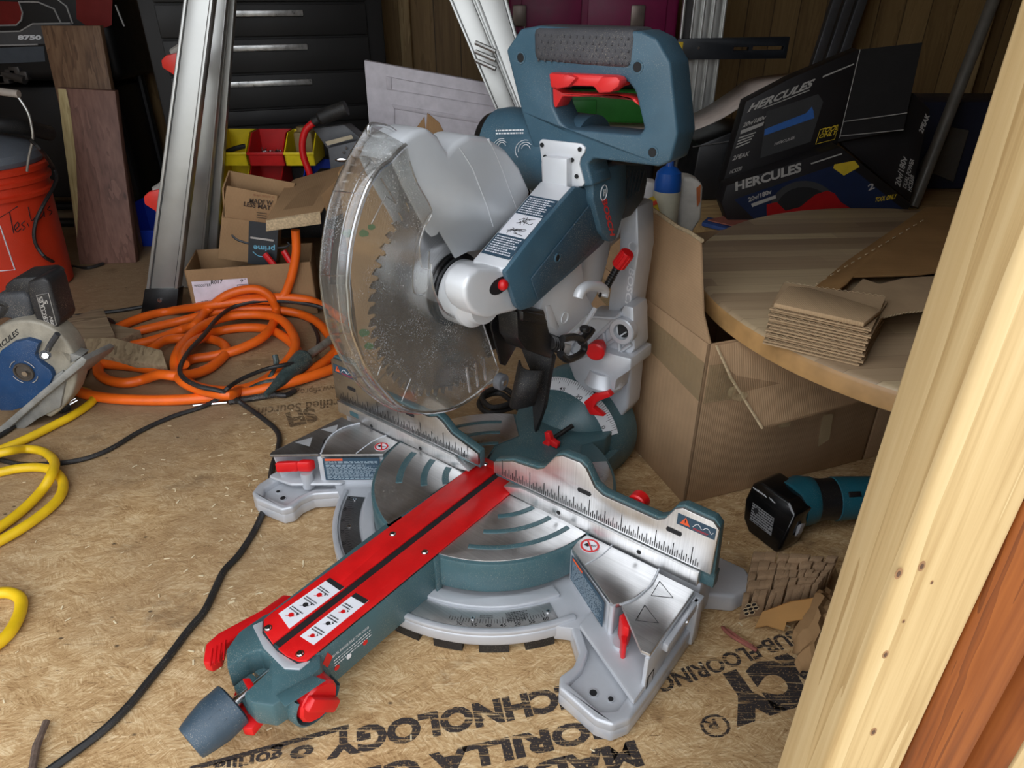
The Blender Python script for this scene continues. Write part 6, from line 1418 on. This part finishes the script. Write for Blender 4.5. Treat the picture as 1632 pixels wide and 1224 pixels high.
for s in (sL+.05, -.05): mb.cyl(cp(s, .045, -.05)-cd_*.015, cp(s, .045, -.05)+cd_*.015, .043, 0, 20); mb.obox(cp(s, .08, -.05), cd_*.04, cn*.05, (0, 0, .04), 0)
for s in (sL+.05, -.05): mb.cyl(cp(s, .045, -.25)-cd_*.015, cp(s, .045, -.25)+cd_*.015, .043, 0, 20); mb.obox(cp(s, .08, -.25), cd_*.04, cn*.05, (0, 0, .04), 0)
g.part(mb, 'caster', BLK)
zs = [cs(567, v)[1] for v in (-90, -45, 4, 57, 112, 166, 192)]; sA, sB = sL+.045, cs(588, 80)[0]
for i in range(len(zs)-1):
    z1, z0 = zs[i], zs[i+1]; mb = MB(); mb.prism([cp(sA, z0+.004, .001), cp(sB, z0+.004, .001), cp(sB, z1-.003, .001), cp(sA, z1-.003, .001)], cn*.012, 0, bevel=.003); d_ = g.part(mb, 'drawer', CAB2)
    if i < 5:
        uv = [(0, -90), (0, -45), (482, 14), (487, 72), (494, 127), (500, 182)][min(i+1, 5)] if i >= 1 else (478, -60)
        s1, zc_ = cs(*uv) if i >= 1 else cs(478, -70); mb = MB(); s1 = cs(490, 80)[0]; s0 = s1-.26
        zc_ = z1-.028; mb.prism([cp(s0, zc_-.009, .013), cp(s1, zc_-.009, .013), cp(s1, zc_+.009, .013), cp(s0, zc_+.009, .013)], cn*.010, 0, bevel=.003); g.part(mb, 'drawer_pull', plain('worn bright pull', srgb(190, 190, 188), .3, .7, .3, 60), parent=d_)
# ---- parts bins on a rack
BY = plain('yellow bin plastic', srgb(222, 196, 22), .45); BR = plain('red bin plastic', srgb(190, 24, 24), .45); BB = plain('blue bin plastic', srgb(30, 62, 178), .45)
def bin_(x0, x1, z0, h, Y0, dep, mat, label, contents=None, slope=.45, base=True):
    g = World('parts_bin', label, 'parts bin', ((x0+x1)/2, Y0+dep/2, z0), 'coloured hopper bins on the rack' if base else None); t = .003; mb = MB(); Y1 = Y0+dep
    mb.box((x0, Y0, z0), (x1, Y1, z0+t), 0); mb.box((x0, Y1-t, z0), (x1, Y1, z0+h), 0)
    for x in (x0, x1-t): mb.prism([(x, Y0, z0), (x, Y1, z0), (x, Y1, z0+h), (x, Y0+dep*.45, z0+h), (x, Y0-.006, z0+h*slope)], (t, 0, 0), 0)
    mb.prism([(x0, Y0-.006, z0+h*slope), (x1, Y0-.006, z0+h*slope), (x1, Y0, z0), (x0, Y0, z0)], (0, t, 0), 0)
    mb.box((x0-.002, Y0-.010, z0+h*slope-.006), (x1+.002, Y0-.004, z0+h*slope+.002), 0, .001); g.part(mb, 'bin_body', mat)
    return g
YR = 2.10; pz_ = .0895; zz = onY(366, 264, YR).z; xs = [onY(u, 240, YR).x for u in (344, 392, 395, 451, 453, 500)]
ga_ = bin_(xs[0], xs[1], zz, .084, YR, .12, BY, 'yellow parts bin holding a dark tool, top left of the rack')
mb = MB(); mb.tube(smooth_path([(xs[0]+.01, 2.13, zz+.03), (xs[0]+.05, 2.12, zz+.045), (xs[1]-.01, 2.13, zz+.05)], 4), .007, 0, 8); tag(mb.build('hand_tool', BLKM), 'dark hand tool lying in the top left yellow bin', 'tool')
bin_(xs[2], xs[3], zz, .084, YR, .12, BR, 'red parts bin at the middle of the top row on the rack')
mb = MB(); rnd = random.Random(2)
for k in range(14): c = V((rnd.uniform(xs[2]+.02, xs[3]-.02), 2.13+rnd.uniform(-.015, .02), zz+.03+rnd.uniform(0, .006))); d = V((rnd.uniform(-1, 1), rnd.uniform(-1, 1), .2)).normalized()*.01; mb.tube([c-d, c+d], .002, 0, 5)
tag(mb.build('screws', CHROME), 'loose bright screws heaped in the top red bin', 'screws', kind='stuff')
bin_(xs[4], xs[5], zz, .084, YR, .12, BY, 'yellow parts bin at the right end of the top row, beside the red handle')
mb = MB(); mb.box((xs[4]+.02, 2.14, zz+.004), (xs[4]+.075, 2.20, zz+.088), 0, .008); mb.cyl((xs[4]+.045, 2.16, zz+.088), (xs[4]+.045, 2.16, zz+.10), .018, 0, 16); tag(mb.build('glue_jar', plain('dusty jar', srgb(120, 100, 60), .6)), 'dusty tan jar standing in the right yellow bin', 'jar')
bin_(xs[0]-.012, xs[0]+.075, zz-pz_, .084, YR, .12, BY, 'yellow parts bin in the second row behind the flattened carton corner')
bin_(xs[0]+.078, xs[3]-.02, zz-pz_, .084, YR, .12, BR, 'red parts bin in the second row, mostly hidden by the carton lid')
bin_(xs[4]+.04, xs[5]+.07, zz-pz_, .084, YR, .12, BB, 'dark blue parts bin in the second row below the red handle')
bin_(xs[0]-.035, xs[0]+.07, zz-2*pz_, .084, YR, .12, BY, 'yellow parts bin in the third row beside the ladder rail')
bin_(xs[0]+.078, xs[3], zz-2*pz_, .084, YR, .12, BY, 'yellow parts bin in the third row behind the small shipping box')
mb = MB(); x_a, x_b = xs[0]-.04, xs[5]+.08
for x in (x_a, x_b): mb.box((x-.01, 2.222, .001), (x+.01, 2.242, zz+.09), 0, .002)
for k in range(4): mb.box((x_a, 2.222, zz+.005-k*pz_*.98), (x_b, 2.232, zz+.055-k*pz_*.98), 0, .001)
tag(mb.build('bin_rack', BLKM), 'black steel rack carrying the coloured parts bins in front of the cabinet', 'rack')
p = W(235, 393); bin_(p.x-.06, p.x+.075, .001, .13, p.y, .16, BB, 'blue parts bin alone on the floor between the boards and the ladder', base=False)
# ---- grey unit with red handle
g = World('portable_light', 'grey boxy work light with a red tubular handle beside the parts bins', 'work light', (-.48, 2.12, 0))
GRYU = plain('grey unit plastic', srgb(78, 80, 84), .5, 0, .2, 20, .2, 300, dust=.3); mb = MB()
P = [onY(u, v, 2.02) for u, v in ((500, 212), (512, 204), (560, 200), (590, 225), (592, 262), (575, 275), (545, 290), (512, 262), (505, 240))]
mb.prism([onY(u, v, 2.0) for u, v in ((522, 236), (578, 222), (592, 232), (592, 290), (530, 296))]+[], (0, .12, 0), 0, bevel=.004); mb.prism([onY(u, v, 2.03) for u, v in ((498, 205), (548, 198), (578, 222), (522, 238))], (0, .09, -.01), 0, bevel=.004)
a, b = onY(500, 296, 2.02), onY(590, 290, 2.02); mb.box((a.x+.0, 2.02, .001), (b.x, 2.11, a.z+.03), 1, .004); g.part(mb, 'unit_body', [GRYU, BLK])
mb = MB(); mb.tube(smooth_path([onY(u, v, 1.99) for u, v in ((499, 196), (487, 208), (482, 228), (484, 250), (493, 275), (498, 296))], 5), .0095, 0, 12); g.part(mb, 'handle', plain('red tube', srgb(196, 20, 24), .35))
mb = MB(); mb.tube(smooth_path([onY(u, v, 2.0) for u, v in ((498, 196), (512, 188), (530, 180), (552, 172))], 4), [.012]*4+[.02]*9, 0, 12); g.part(mb, 'grip', BLKM)
mb = MB(); mb.prism([onY(u, v, 1.998) for u, v in ((518, 226), (560, 215), (563, 221), (522, 232))], (0, .001, 0), 0); g.part(mb, 'paper_label', plain('dusty label', srgb(176, 164, 140), .7))
mb = MB(); c = onY(544, 255, 1.995)
for u, v in ((552, 236), (560, 240), (548, 243), (546, 254)): mb.sphere(onY(u, v, 1.997), .004, 0, 8)
mb.sphere(c, .018, 0, 12, (1, .15, .3)); g.part(mb, 'reflector', CHROME)
# ---- small boxes: label box with shipping box inside
g = World('cardboard_box', 'open brown carton with a white R017 label behind the orange hose loops', 'cardboard box', (LF0+LF1)/2)
CB2 = cardboard('box cardboard', srgb(158, 126, 92), 0, 600)
zt2 = bf(400, 425).z; xL, xR = (bf(295, 440)-LF0).dot(fe), (bf(503, 470)-LF0).dot(fe)
def fb(s, t, z): return LF0+fe*s+fi*t+V((0, 0, z))
sLb, sRb = xL+.0, xR
for (a, b) in (((sLb, 0), (sRb, 0)), ((sRb, 0), (sRb, .17)), ((sRb, .17), (sLb, .17)), ((sLb, .17), (sLb, 0))):
    mb = MB(); p, q = fb(*a, .002), fb(*b, .002); n_ = (q-p).normalized().cross(V((0, 0, 1))); mb.prism([p, q, q+V((0, 0, zt2)), p+V((0, 0, zt2))], -n_*.004, 0, bevel=.001); g.part(mb, 'box_wall', CB2)
mb = MB(); mb.prism([fb(sLb+.004, .004, .002), fb(sRb-.004, .004, .002), fb(sRb-.004, .166, .002), fb(sLb+.004, .166, .002)], (0, 0, .004), 0); g.part(mb, 'box_floor', CB2)
mb = MB(); mb.prism([bf(u, v, .001) for u, v in ((305, 449), (394, 443), (400, 478), (402, 500), (318, 512))], fnn*.0005, 0)
A_, B_, U_ = bf(336, 453, .0018), bf(355, 451, .0018), bf(336, 447, .0018); mb_text(mb, 'R017', A_, B_, U_-A_, .02, 1)
A_, B_, U_ = bf(309, 458, .0018), bf(336, 456, .0018), bf(309, 454, .0018); mb_text(mb, 'WOOSTER', A_, B_, U_-A_, .01, 1)
A_, B_, U_ = bf(383, 450, .0018), bf(391, 449, .0018), bf(383, 445, .0018); mb_text(mb, '9"', A_, B_, U_-A_, .01, 1)
A_, B_, U_ = bf(321, 485, .0018), bf(346, 482, .0018), bf(321, 480, .0018); mb_text(mb, 'SHERLOCK', A_, B_, U_-A_, .01, 1)
Q_ = [bf(u, v, .0018) for u, v in ((378, 454), (394, 453), (395, 460), (379, 461))]; mb.tube(Q_+[Q_[0]], .0006, 1, 4)
g.part(mb, 'shipping_label', [plain('lilac label', srgb(222, 212, 222), .6), INK])
mb = MB(); mb.prism([bf(424, 369, .05), bf(512, 357, .05), bf(510, 337, .05), bf(424, 350, .05)], fnn*-.004, 1, bevel=.001)
mb.prism([bf(424, 350, .05), bf(512, 337, .05), bf(562, 256, -.12), bf(552, 262, -.12), bf(470, 285, -.14), bf(455, 295, -.10)], (0, .0, -.004), 0, bevel=.001); g.part(mb, 'flap', [cardboard('flap cardboard', srgb(150, 120, 88), 0, 400), EDGE])
mb = MB(); mb.prism([bf(512, 311, .04), bf(562, 262, .0), bf(566, 330, .0), bf(524, 350, .04)], (0, .004, 0), 0); g.part(mb, 'flap', CB2)
Ya = 1.83; g = World('shipping_box', 'small tan shipping box with a dark prime tape band, tipped inside the label carton', 'cardboard box', (-.72, Ya, .02))
mb = MB(); mb.prism([onY(u, v, Ya) for u, v in ((353, 346), (440, 356), (436, 424), (347, 412))], (0, .06, 0), 0, bevel=.002)
mb.prism([onY(u, v, Ya-.002) for u, v in ((361, 296), (442, 312), (440, 357), (353, 346))], (0, .006, 0), 0, bevel=.001); g.part(mb, 'box_body', CB2)
mb = MB(); mb.prism([onY(u, v, Ya+.05) for u, v in ((364, 272), (470, 292), (462, 320), (366, 300))], (0, .004, 0), 0, bevel=.001); mb.prism([onY(364, 272, Ya+.05), onY(366, 300, Ya+.05), onY(356, 345, Ya-.002), onY(354, 300, Ya-.002)], (.004, 0, 0), 0); g.part(mb, 'flap', CB2)
mb = MB(); Yb = Ya-.001; mb.prism([onY(u, v, Yb) for u, v in ((397, 352), (444, 358), (440, 424), (395, 420))], (0, -.0006, 0), 0)
def ytx(txt, a, b, u, m, off=0, Y=Ya-.003): mb_text(mb, txt, onY(*a, Y), onY(*b, Y), onY(*u, Y)-onY(*a, Y), off, m)
ytx('prime', (438, 393), (404, 391), (438, 401), 1, .02); mb.tube(smooth_path([onY(u, v, Yb-.001) for u, v in ((403, 401), (412, 408), (424, 409))], 4), .0012, 1, 5)
mb.quad([onY(u, v, Yb-.001) for u, v in ((399, 380), (436, 385), (436, 382), (399, 377))], 3)
mb.tube(smooth_path([onY(u, v, Yb) for u, v in ((369, 374), (378, 382), (396, 388))], 4), [.001]+[.003]*8, 0, 6); mb.tube(smooth_path([onY(u, v, Yb) for u, v in ((443, 395), (454, 394), (461, 390), (458, 386))], 4), .0025, 0, 6)
Yc = Ya-.005; ytx('MADE W', (397, 323), (434, 327), (398, 316), 2, .02, Yc); ytx('LESS MAT', (388, 328), (431, 335), (389, 321), 2, .02, Yc); ytx('THIS BOX IS', (403, 312), (437, 316), (403, 309), 4, 0, Yc)
for k in range(3): mb.quad([onY(u, v, Yc) for u, v in ((409, 338+k*4), (425, 340+k*4), (425, 341+k*4), (409, 339+k*4))], 2)
g.part(mb, 'printed_tape', [plain('charcoal tape', srgb(46, 50, 54), .5), plain('light blue print', srgb(112, 180, 206), .6), plain('brown print', srgb(56, 42, 32), .7), GRYP, plain('faded orange print', srgb(150, 100, 70), .7)])
mb = MB(); c = fb(.12, .10, .10); mb.tube([fb(.01, .05, .105), fb(.15, .055, .105)], .030, 0, 20); tag(mb.build('plastic_roll', plain('bluish film', srgb(120, 130, 142), .25, 0, .3, 40)), 'roll of bluish plastic film lying in the label carton', 'roll')
for i, (a, b) in enumerate((((422, 405), (438, 424)), ((452, 400), (464, 420)))):
    mb = MB(); mb.tube([onY(*a, 1.81), onY(*b, 1.80)], .0085, 0, 10); tag(mb.build('pliers_handle', RED), ('red dipped tool handle in front of the prime tape', 'red dipped tool handle between the shipping box and the rising hose')[i], 'handle')
# carton seen through the clear guard
g = World('cardboard_box', 'tall brown carton with green prints, seen through the clear blade guard', 'cardboard box', (-.27, 1.55, 0))
mb = MB(); mb.box((-.37, 1.50, .001), (-.13, 1.74, .46), 0, .003); g.part(mb, 'box_body', cardboard('box behind saw', srgb(162, 132, 96), 0, 600))
mb = MB()
for P in ([(652, 220), (676, 186), (680, 222)], [(681, 180), (700, 196), (716, 228), (688, 232), (679, 205)]): mb.prism([onY(u, v, 1.60) for u, v in P], (0, .004, 0), 0)
mb.prism([(-.37, 1.50, .459), (-.13, 1.50, .459), (-.16, 1.58, .52), (-.34, 1.56, .50)], (0, .004, 0), 0); g.part(mb, 'flap', cardboard('box flap', srgb(146, 114, 80), 0, 600))
mb = MB(); rnd = random.Random(3)
for (u, v, s) in ((555, 372, 9), (580, 372, 8), (592, 362, 6), (580, 530, 9), (588, 552, 8), (650, 470, 14), (650, 540, 14)):
    mb.prism([onY(u+s*math.cos(a)*rnd.uniform(.8, 1.1), v+s*.8*math.sin(a)*rnd.uniform(.8, 1.1), 1.499) for a in [math.pi*i/5 for i in range(10)]], (0, -.0004, 0), 0)
g.part(mb, 'green_print', plain('green print', srgb(66, 110, 62), .7))
# ---- circular saw at the left edge
YC = 1.22; g = World('circular_saw', 'grey and blue cordless circular saw standing on its shoe at the left edge', 'power saw', W(40, 690))
GRYM = plain('dusty grey metal', srgb(140, 140, 136), .5, .3, .2, 40, .2, 400, dust=.8); SBL = plain('blue guard paint', srgb(20, 62, 104), .42, 0, .12, 30, .15, 600, dust=.6)
DKP = plain('dusty dark plastic', srgb(58, 60, 64), .55, 0, .2, 30, .3, 400, dust=.9)
c = onY(38, 594, YC); R1 = abs(onY(124, 594, YC).x-c.x); ax = V((.28, -1, .25)).normalized()
mb = MB(); mb.prism([onY(u, v, YC) for u, v in [(38+84*math.cos(a), 594-84*math.sin(a)) for a in [math.radians(-60+i*12) for i in range(22)]]], (0, .05, 0), 0, bevel=.006, seg=3); body = g.part(mb, 'upper_guard', plain('cream guard', srgb(150, 144, 130), .5, .1, .2, 30, .2, 400, dust=.8))
mb = MB(); mb.prism([onY(u, v, YC-.012) for u, v in ((-6, 645), (-14, 600), (0, 560), (20, 546), (42, 541), (62, 547), (55, 566), (66, 580), (80, 590), (84, 600), (74, 625), (50, 645), (20, 655), (0, 655))], (0, .02, 0), 0, bevel=.003); lgd = g.part(mb, 'lower_guard', SBL)
mb = MB(); cc_ = onY(38, 593, YC-.014); mb.lathe(cc_, (0, -1, 0), [(0, .020), (.003, .019), (.003, .016), (-.006, .014), (-.006, 0)], 1, 28); mb.cyl(cc_+V((.006, .004, .0)), cc_+V((.006, -.008, 0)), .006, 0, 6)
g.part(mb, 'arbor', [CHROME, plain('dusty recess', srgb(70, 62, 54), .7)], parent=lgd)
mb = MB()
for a0 in (20, 110, 200, 290):
    pts_ = [cc_+V((math.cos(math.radians(a0+k*8))*.026, -.0002, math.sin(math.radians(a0+k*8))*.026)) for k in range(7)]; mb.tube(pts_, .0008, 0, 4)
g.part(mb, 'printed_arcs', GRYP, parent=lgd)
mb = MB(); mb.tube(smooth_path([onY(u, v, YC-.02) for u, v in ((68, 568), (74, 562), (80, 550), (92, 532))], 3), .0055, 0, 8); mb.cyl(onY(72, 566, YC-.022), onY(72, 566, YC-.03), .010, 0, 16); mb.cyl(onY(72, 567, YC-.03), onY(72, 567, YC-.034), .006, 1, 6); g.part(mb, 'guard_lever', [DKP, CHROME])
mb = MB(); mb.prism([onY(u, v, YC-.02) for u, v in ((-14, 692), (130, 568), (138, 574), (134, 582), (60, 642), (-14, 708))], (0, .10, -.02), 0, bevel=.002); mb.prism([onY(u, v, YC+.0) for u, v in ((98, 560), (130, 568), (112, 580), (100, 576))], (0, .03, 0), 0, bevel=.001); g.part(mb, 'shoe', GRYM)
mb = MB(); mb.prism([onY(u, v, YC-.005) for u, v in ((60, 645), (84, 600), (100, 590), (104, 610), (96, 650), (60, 668), (30, 690), (22, 676))], (0, .03, 0), 0, bevel=.003); g.part(mb, 'blade_cover', GRYM)
mb = MB(); mb.prism([onY(u, v, YC+.02) for u, v in ((-10, 470), (36, 466), (48, 480), (52, 512), (42, 520), (10, 508), (-10, 512))], (0, .06, 0), 0, bevel=.01, seg=3); mb.tube(smooth_path([onY(u, v, YC+.03) for u, v in ((-20, 482), (0, 480), (14, 484), (6, 496), (-20, 500))], 4), .012, 1, 10); g.part(mb, 'motor', [DKP, BLKM])
mb = MB(); mb.prism([onY(u, v, YC+.01) for u, v in ((42, 450), (68, 442), (78, 450), (96, 512), (92, 522), (70, 532), (60, 522), (46, 478))], (0, .06, 0), 0, bevel=.006, seg=3); mb.prism([onY(u, v, YC+.03) for u, v in ((6, 456), (20, 444), (62, 440), (74, 448), (66, 470), (30, 478), (8, 476))], (0, .07, 0), 0, bevel=.006); bt = g.part(mb, 'battery', plain('dusty battery black', srgb(34, 34, 36), .5, 0, .2, 30, .3, 400, dust=.6))
mb = MB(); Yl = YC+.0095; Lq = [onY(u, v, Yl) for u, v in ((58, 471), (77, 467), (90, 518), (74, 522))]; mb.tube(Lq+[Lq[0]], .0007, 0, 4)
mb_text(mb, 'HERCULES', onY(79, 519, Yl), onY(67, 472, Yl), onY(73, 521, Yl)-onY(79, 519, Yl), .02, 0); mb_text(mb, '20V', onY(86, 518, Yl), onY(83, 503, Yl), onY(81, 519, Yl)-onY(86, 518, Yl), .02, 0); mb_text(mb, '5', onY(76, 484, Yl), onY(75, 478, Yl), onY(71, 485, Yl)-onY(76, 484, Yl), .02, 0); g.part(mb, 'lettering', GRYP, parent=bt)
mb = MB(); mb_text(mb, 'HERCULES', onY(-12, 566, YC-.0008), onY(30, 532, YC-.0008), onY(-15, 558, YC-.0008)-onY(-12, 566, YC-.0008), .02, 0); g.part(mb, 'lettering', INK, parent=body)
# ---- boards, bucket, generator
WAL = wood('walnut board', (srgb(84, 56, 46), srgb(112, 78, 66), srgb(130, 94, 80)), 2, 110, .6, knots=.5, dist=.4, along=.45)
mb = MB(); bl_, br_ = W(127, 422), W(217, 419); t0, t1 = onY(91, 140, bl_.y+.11), onY(183, 145, br_.y+.11)
bl_.z = br_.z = .001; mb.prism([bl_, br_, t1, t0], (0, .022, 0), 0, bevel=.001); sb = [onY(u, v, 0) for u, v in ()]
o = mb.build('walnut_board', WAL); mb = MB()
def onb(u, v): n_ = (br_-bl_).cross(t0-bl_).normalized(); return WP(u, v, bl_-n_*(.0008 if n_.y > 0 else -.0008), n_)
mb.quad([onb(u, v) for u, v in ((92, 141), (105, 142), (112, 175), (121, 250), (124, 320), (123, 380), (122, 370), (113, 310), (101, 220))], 0); s_ = mb.build('sapwood_edge', wood('sapwood', (srgb(130, 112, 72), srgb(168, 148, 100), srgb(188, 170, 124)), 2, 60, .6), o); s_['label'] = 'pale sapwood strip along the left edge'
tag(o, 'reddish-brown walnut board with a pale left edge leaning in front of the taller board', 'board')
mb = MB(); bl2, br2 = W(140, 405), W(222, 402); bl2.z = br2.z = .001; bl2.y = br2.y = bl2.y+.03; t2, t3 = onY(65, 41, bl2.y+.12), onY(159, 41, bl2.y+.12); mb.prism([bl2, br2, t3, t2], (0, .022, 0), 0, bevel=.001)
tag(mb.build('walnut_board', wood('brown board', (srgb(70, 48, 34), srgb(108, 80, 58), srgb(134, 104, 78)), 2, 100, .6, knots=.6, dist=.4, along=.45)), 'taller mid-brown board with white marks near its top, behind the walnut board', 'board')
bc_ = V((-1.515, 2.03, 0)); br_ = .158; ORB = plain('orange bucket plastic', srgb(204, 52, 22), .45, 0, .08, 10, .1, 300, dust=.2)
g = World('bucket', 'orange plastic bucket with handwriting and a wire handle at the left edge', 'bucket', bc_)
mb = MB(); mb.lathe(bc_+V((0, 0, .001)), (0, 0, 1), [(0, 0), (0, .130), (.004, .134), (.28, .150), (.282, .162), (.292, .163), (.296, .154), (.315, .155), (.318, .163), (.328, .164), (.332, .156), (.345, .157), (.348, .165), (.362, .166), (.366, .160), (.366, .150), (.02, .128), (.02, 0)], 0, 64); bkt = g.part(mb, 'bucket_body', ORB)
mb = MB()
def onbk(u, v, r=.1495, k=.0012):
    d = ray(u, v); a = d.x**2+d.y**2; o_ = CAMPOS-bc_
    def sol(rr): b = 2*(o_.x*d.x+o_.y*d.y); c = o_.x**2+o_.y**2-rr*rr; D = b*b-4*a*c; return None if D < 0 else CAMPOS+d*((-b-math.sqrt(D))/(2*a))
    p = sol(r)
    if k > .003: return sol(.172 if v < 296 else .165 if v < 330 else .158)
    for _ in range(4):
        if p is None: return None
        p = sol( .134+(.150-.134)*min(1, max(0, p.z/.28))+k)
    return p
for st in ([(0, 347), (28, 329)], [(15, 338), (22, 372)], [(24, 366), (30, 360), (28, 354), (23, 362), (27, 370), (34, 364)], [(40, 352), (34, 358), (40, 362), (36, 367)], [(43, 355), (46, 361)], [(45, 330), (50, 352), (56, 346), (54, 356)], [(60, 340), (61, 350), (68, 344), (70, 336), (71, 346)], [(80, 328), (76, 334), (83, 337), (79, 343)]):
    P = [onbk(u, v) for u, v in st]; P = [p for p in P if p is not None]
    if len(P) > 1: mb.tube(smooth_path(P, 3) if len(P) > 2 else P, .0012, 0, 5)
g.part(mb, 'handwriting', INK, parent=bkt)
mb = MB(); 
for st in ([(0, 360), (24, 430), (0, 432)],):
    P = [onbk(u, v) for u, v in st]; P = [p for p in P if p is not None]
    mb.tube(P, .0018, 0, 5)
g.part(mb, 'printed_frame', LABELW, parent=bkt)
mb = MB(); hp = [onY(u, v, 1.90) for u, v in ((43, 273), (46, 250), (52, 222), (50, 200), (44, 178), (30, 156), (24, 150))]; mb.tube(smooth_path([hp[0]]+hp[1:], 4), .0032, 0, 8); g.part(mb, 'wire_handle', ALUM)
mb = MB(); mb.tube([onY(30, 150, 1.90), onY(0, 146, 1.90), onY(-30, 140, 1.92)], .0095, 0, 12); g.part(mb, 'handle_grip', plain('off-white grip', srgb(170, 160, 150), .5))
g = World('shop_vacuum_head', 'grey dusty vacuum head sitting on top of the orange bucket', 'vacuum', bc_+V((0, 0, .368)))
mb = MB(); mb.lathe(bc_+V((0, 0, .368)), (0, 0, 1), [(0, 0), (0, .155), (.012, .16), (.03, .155), (.05, .13), (.075, .07), (.078, 0)], 0, 48); g.part(mb, 'vacuum_body', plain('grey vacuum plastic', srgb(92, 98, 106), .5, 0, .1, 15, .2, 300, dust=.3))
mb = MB(); mb.tube(smooth_path([bc_+V((-.05, -.02, .46)), bc_+V((.06, -.02, .475)), bc_+V((.12, .04, .46)), bc_+V((.12, .16, .42))], 6), .022, 0, 14); g.part(mb, 'hose', BLKM)
mb = MB(); P = [(u, v) for u, v in ((50, 224), (66, 240), (82, 262), (90, 282), (84, 300), (70, 325), (58, 350), (54, 375), (60, 395), (78, 414), (110, 424), (140, 428), (160, 420))]
pp_ = [onbk(u, v, .15, .008) for u, v in P[2:10]]; pp_ = [p for p in pp_ if p is not None]
pts_ = [onY(50, 224, 1.85), onY(66, 240, 1.85)]+pp_+[W(112, 424, 2, .006), W(140, 427, 2, .006), W(165, 420, 2, .006)]
mb.tube(smooth_path(pts_, 5), .0052, 0, 8); tag(mb.build('vacuum_cord', CBLK), 'black cord hanging down the front of the orange bucket to the floor', 'cord')
g = World('generator', 'black portable generator with red panels and the number 8750, top left corner', 'generator', (-1.75, 2.6, 0))
YG = 2.60; GB = plain('generator black', srgb(16, 14, 15), .5); GR = plain('generator dark red', srgb(110, 20, 18), .4); GG = plain('generator grey band', srgb(78, 78, 80), .4)
x1g = onY(170, 30, YG).x
mb = MB(); mb.box((-2.25, YG, .52), (x1g, 2.92, 1.05), 0, .03, 3); mb.box((-2.2, YG+.06, .10), (x1g-.06, 2.88, .50), 0, .02)
for x in (-2.22, x1g-.06): mb.tube([(x, YG+.02, .02), (x, YG+.02, .6)], .016, 0, 10)
for x in (-2.22, x1g-.06): mb.tube([(x, 2.85, .02), (x, 2.85, .6)], .016, 0, 10)
mb.tube([(-2.22, YG+.02, .02), (x1g-.06, YG+.02, .02), (x1g-.06, 2.85, .02), (-2.22, 2.85, .02), (-2.22, YG+.02, .02)], .016, 0, 10)
g.part(mb, 'generator_body', GB)
def gq(pts, m, k=.002): P = [onY(u, v, YG-k) for u, v in pts]; mb.prism(P, (0, .001, 0), m)
mb = MB(); gq([(-60, 0), (30, 3), (36, 20), (34, 32), (26, 40), (-60, 42)], 0); gq([(-60, 52), (32, 50), (52, 38), (112, 36), (130, 68), (60, 70), (-60, 76)], 1); gq([(-60, 78), (70, 74), (72, 98), (-60, 104)], 2); gq([(120, -30), (180, -30), (178, 40), (150, 50), (122, 30)], 0)
for st in ([(-60, 42), (26, 40), (34, 32), (36, 20), (30, 3), (60, 3), (86, 14), (98, 38)], [(-60, 52), (32, 50), (52, 38), (112, 37)], [(-60, 74), (60, 71)], [(88, -4), (106, 10), (116, 38)], [(184, 8), (198, 42)]):
    mb.tube([onY(u, v, YG-.004) for u, v in st], .0028, 3, 5)
mb_text(mb, '8750', onY(28, 63, YG-.005), onY(66, 63, YG-.005), onY(28, 56, YG-.005)-onY(28, 63, YG-.005), .05, 4)
g.part(mb, 'printed_panel', [GR, GG, plain('grey steel panel', srgb(70, 76, 84), .5), plain('silver line', srgb(160, 158, 156), .4), WHITE])
mb = MB(); rnd = random.Random(6)
for k in range(7): c = onY(8+k*6, 118+rnd.uniform(-6, 10), YG+.02); mb.box((c.x-.02, c.y-.03, c.z-.014), (c.x+.016, c.y, c.z+.014), 0, .003)
mb.cyl(onY(10, 118, YG+.0), onY(40, 128, YG-.01), .014, 0, 12); g.part(mb, 'fuel_valve', plain('dark metal', srgb(84, 80, 78), .4, .6))
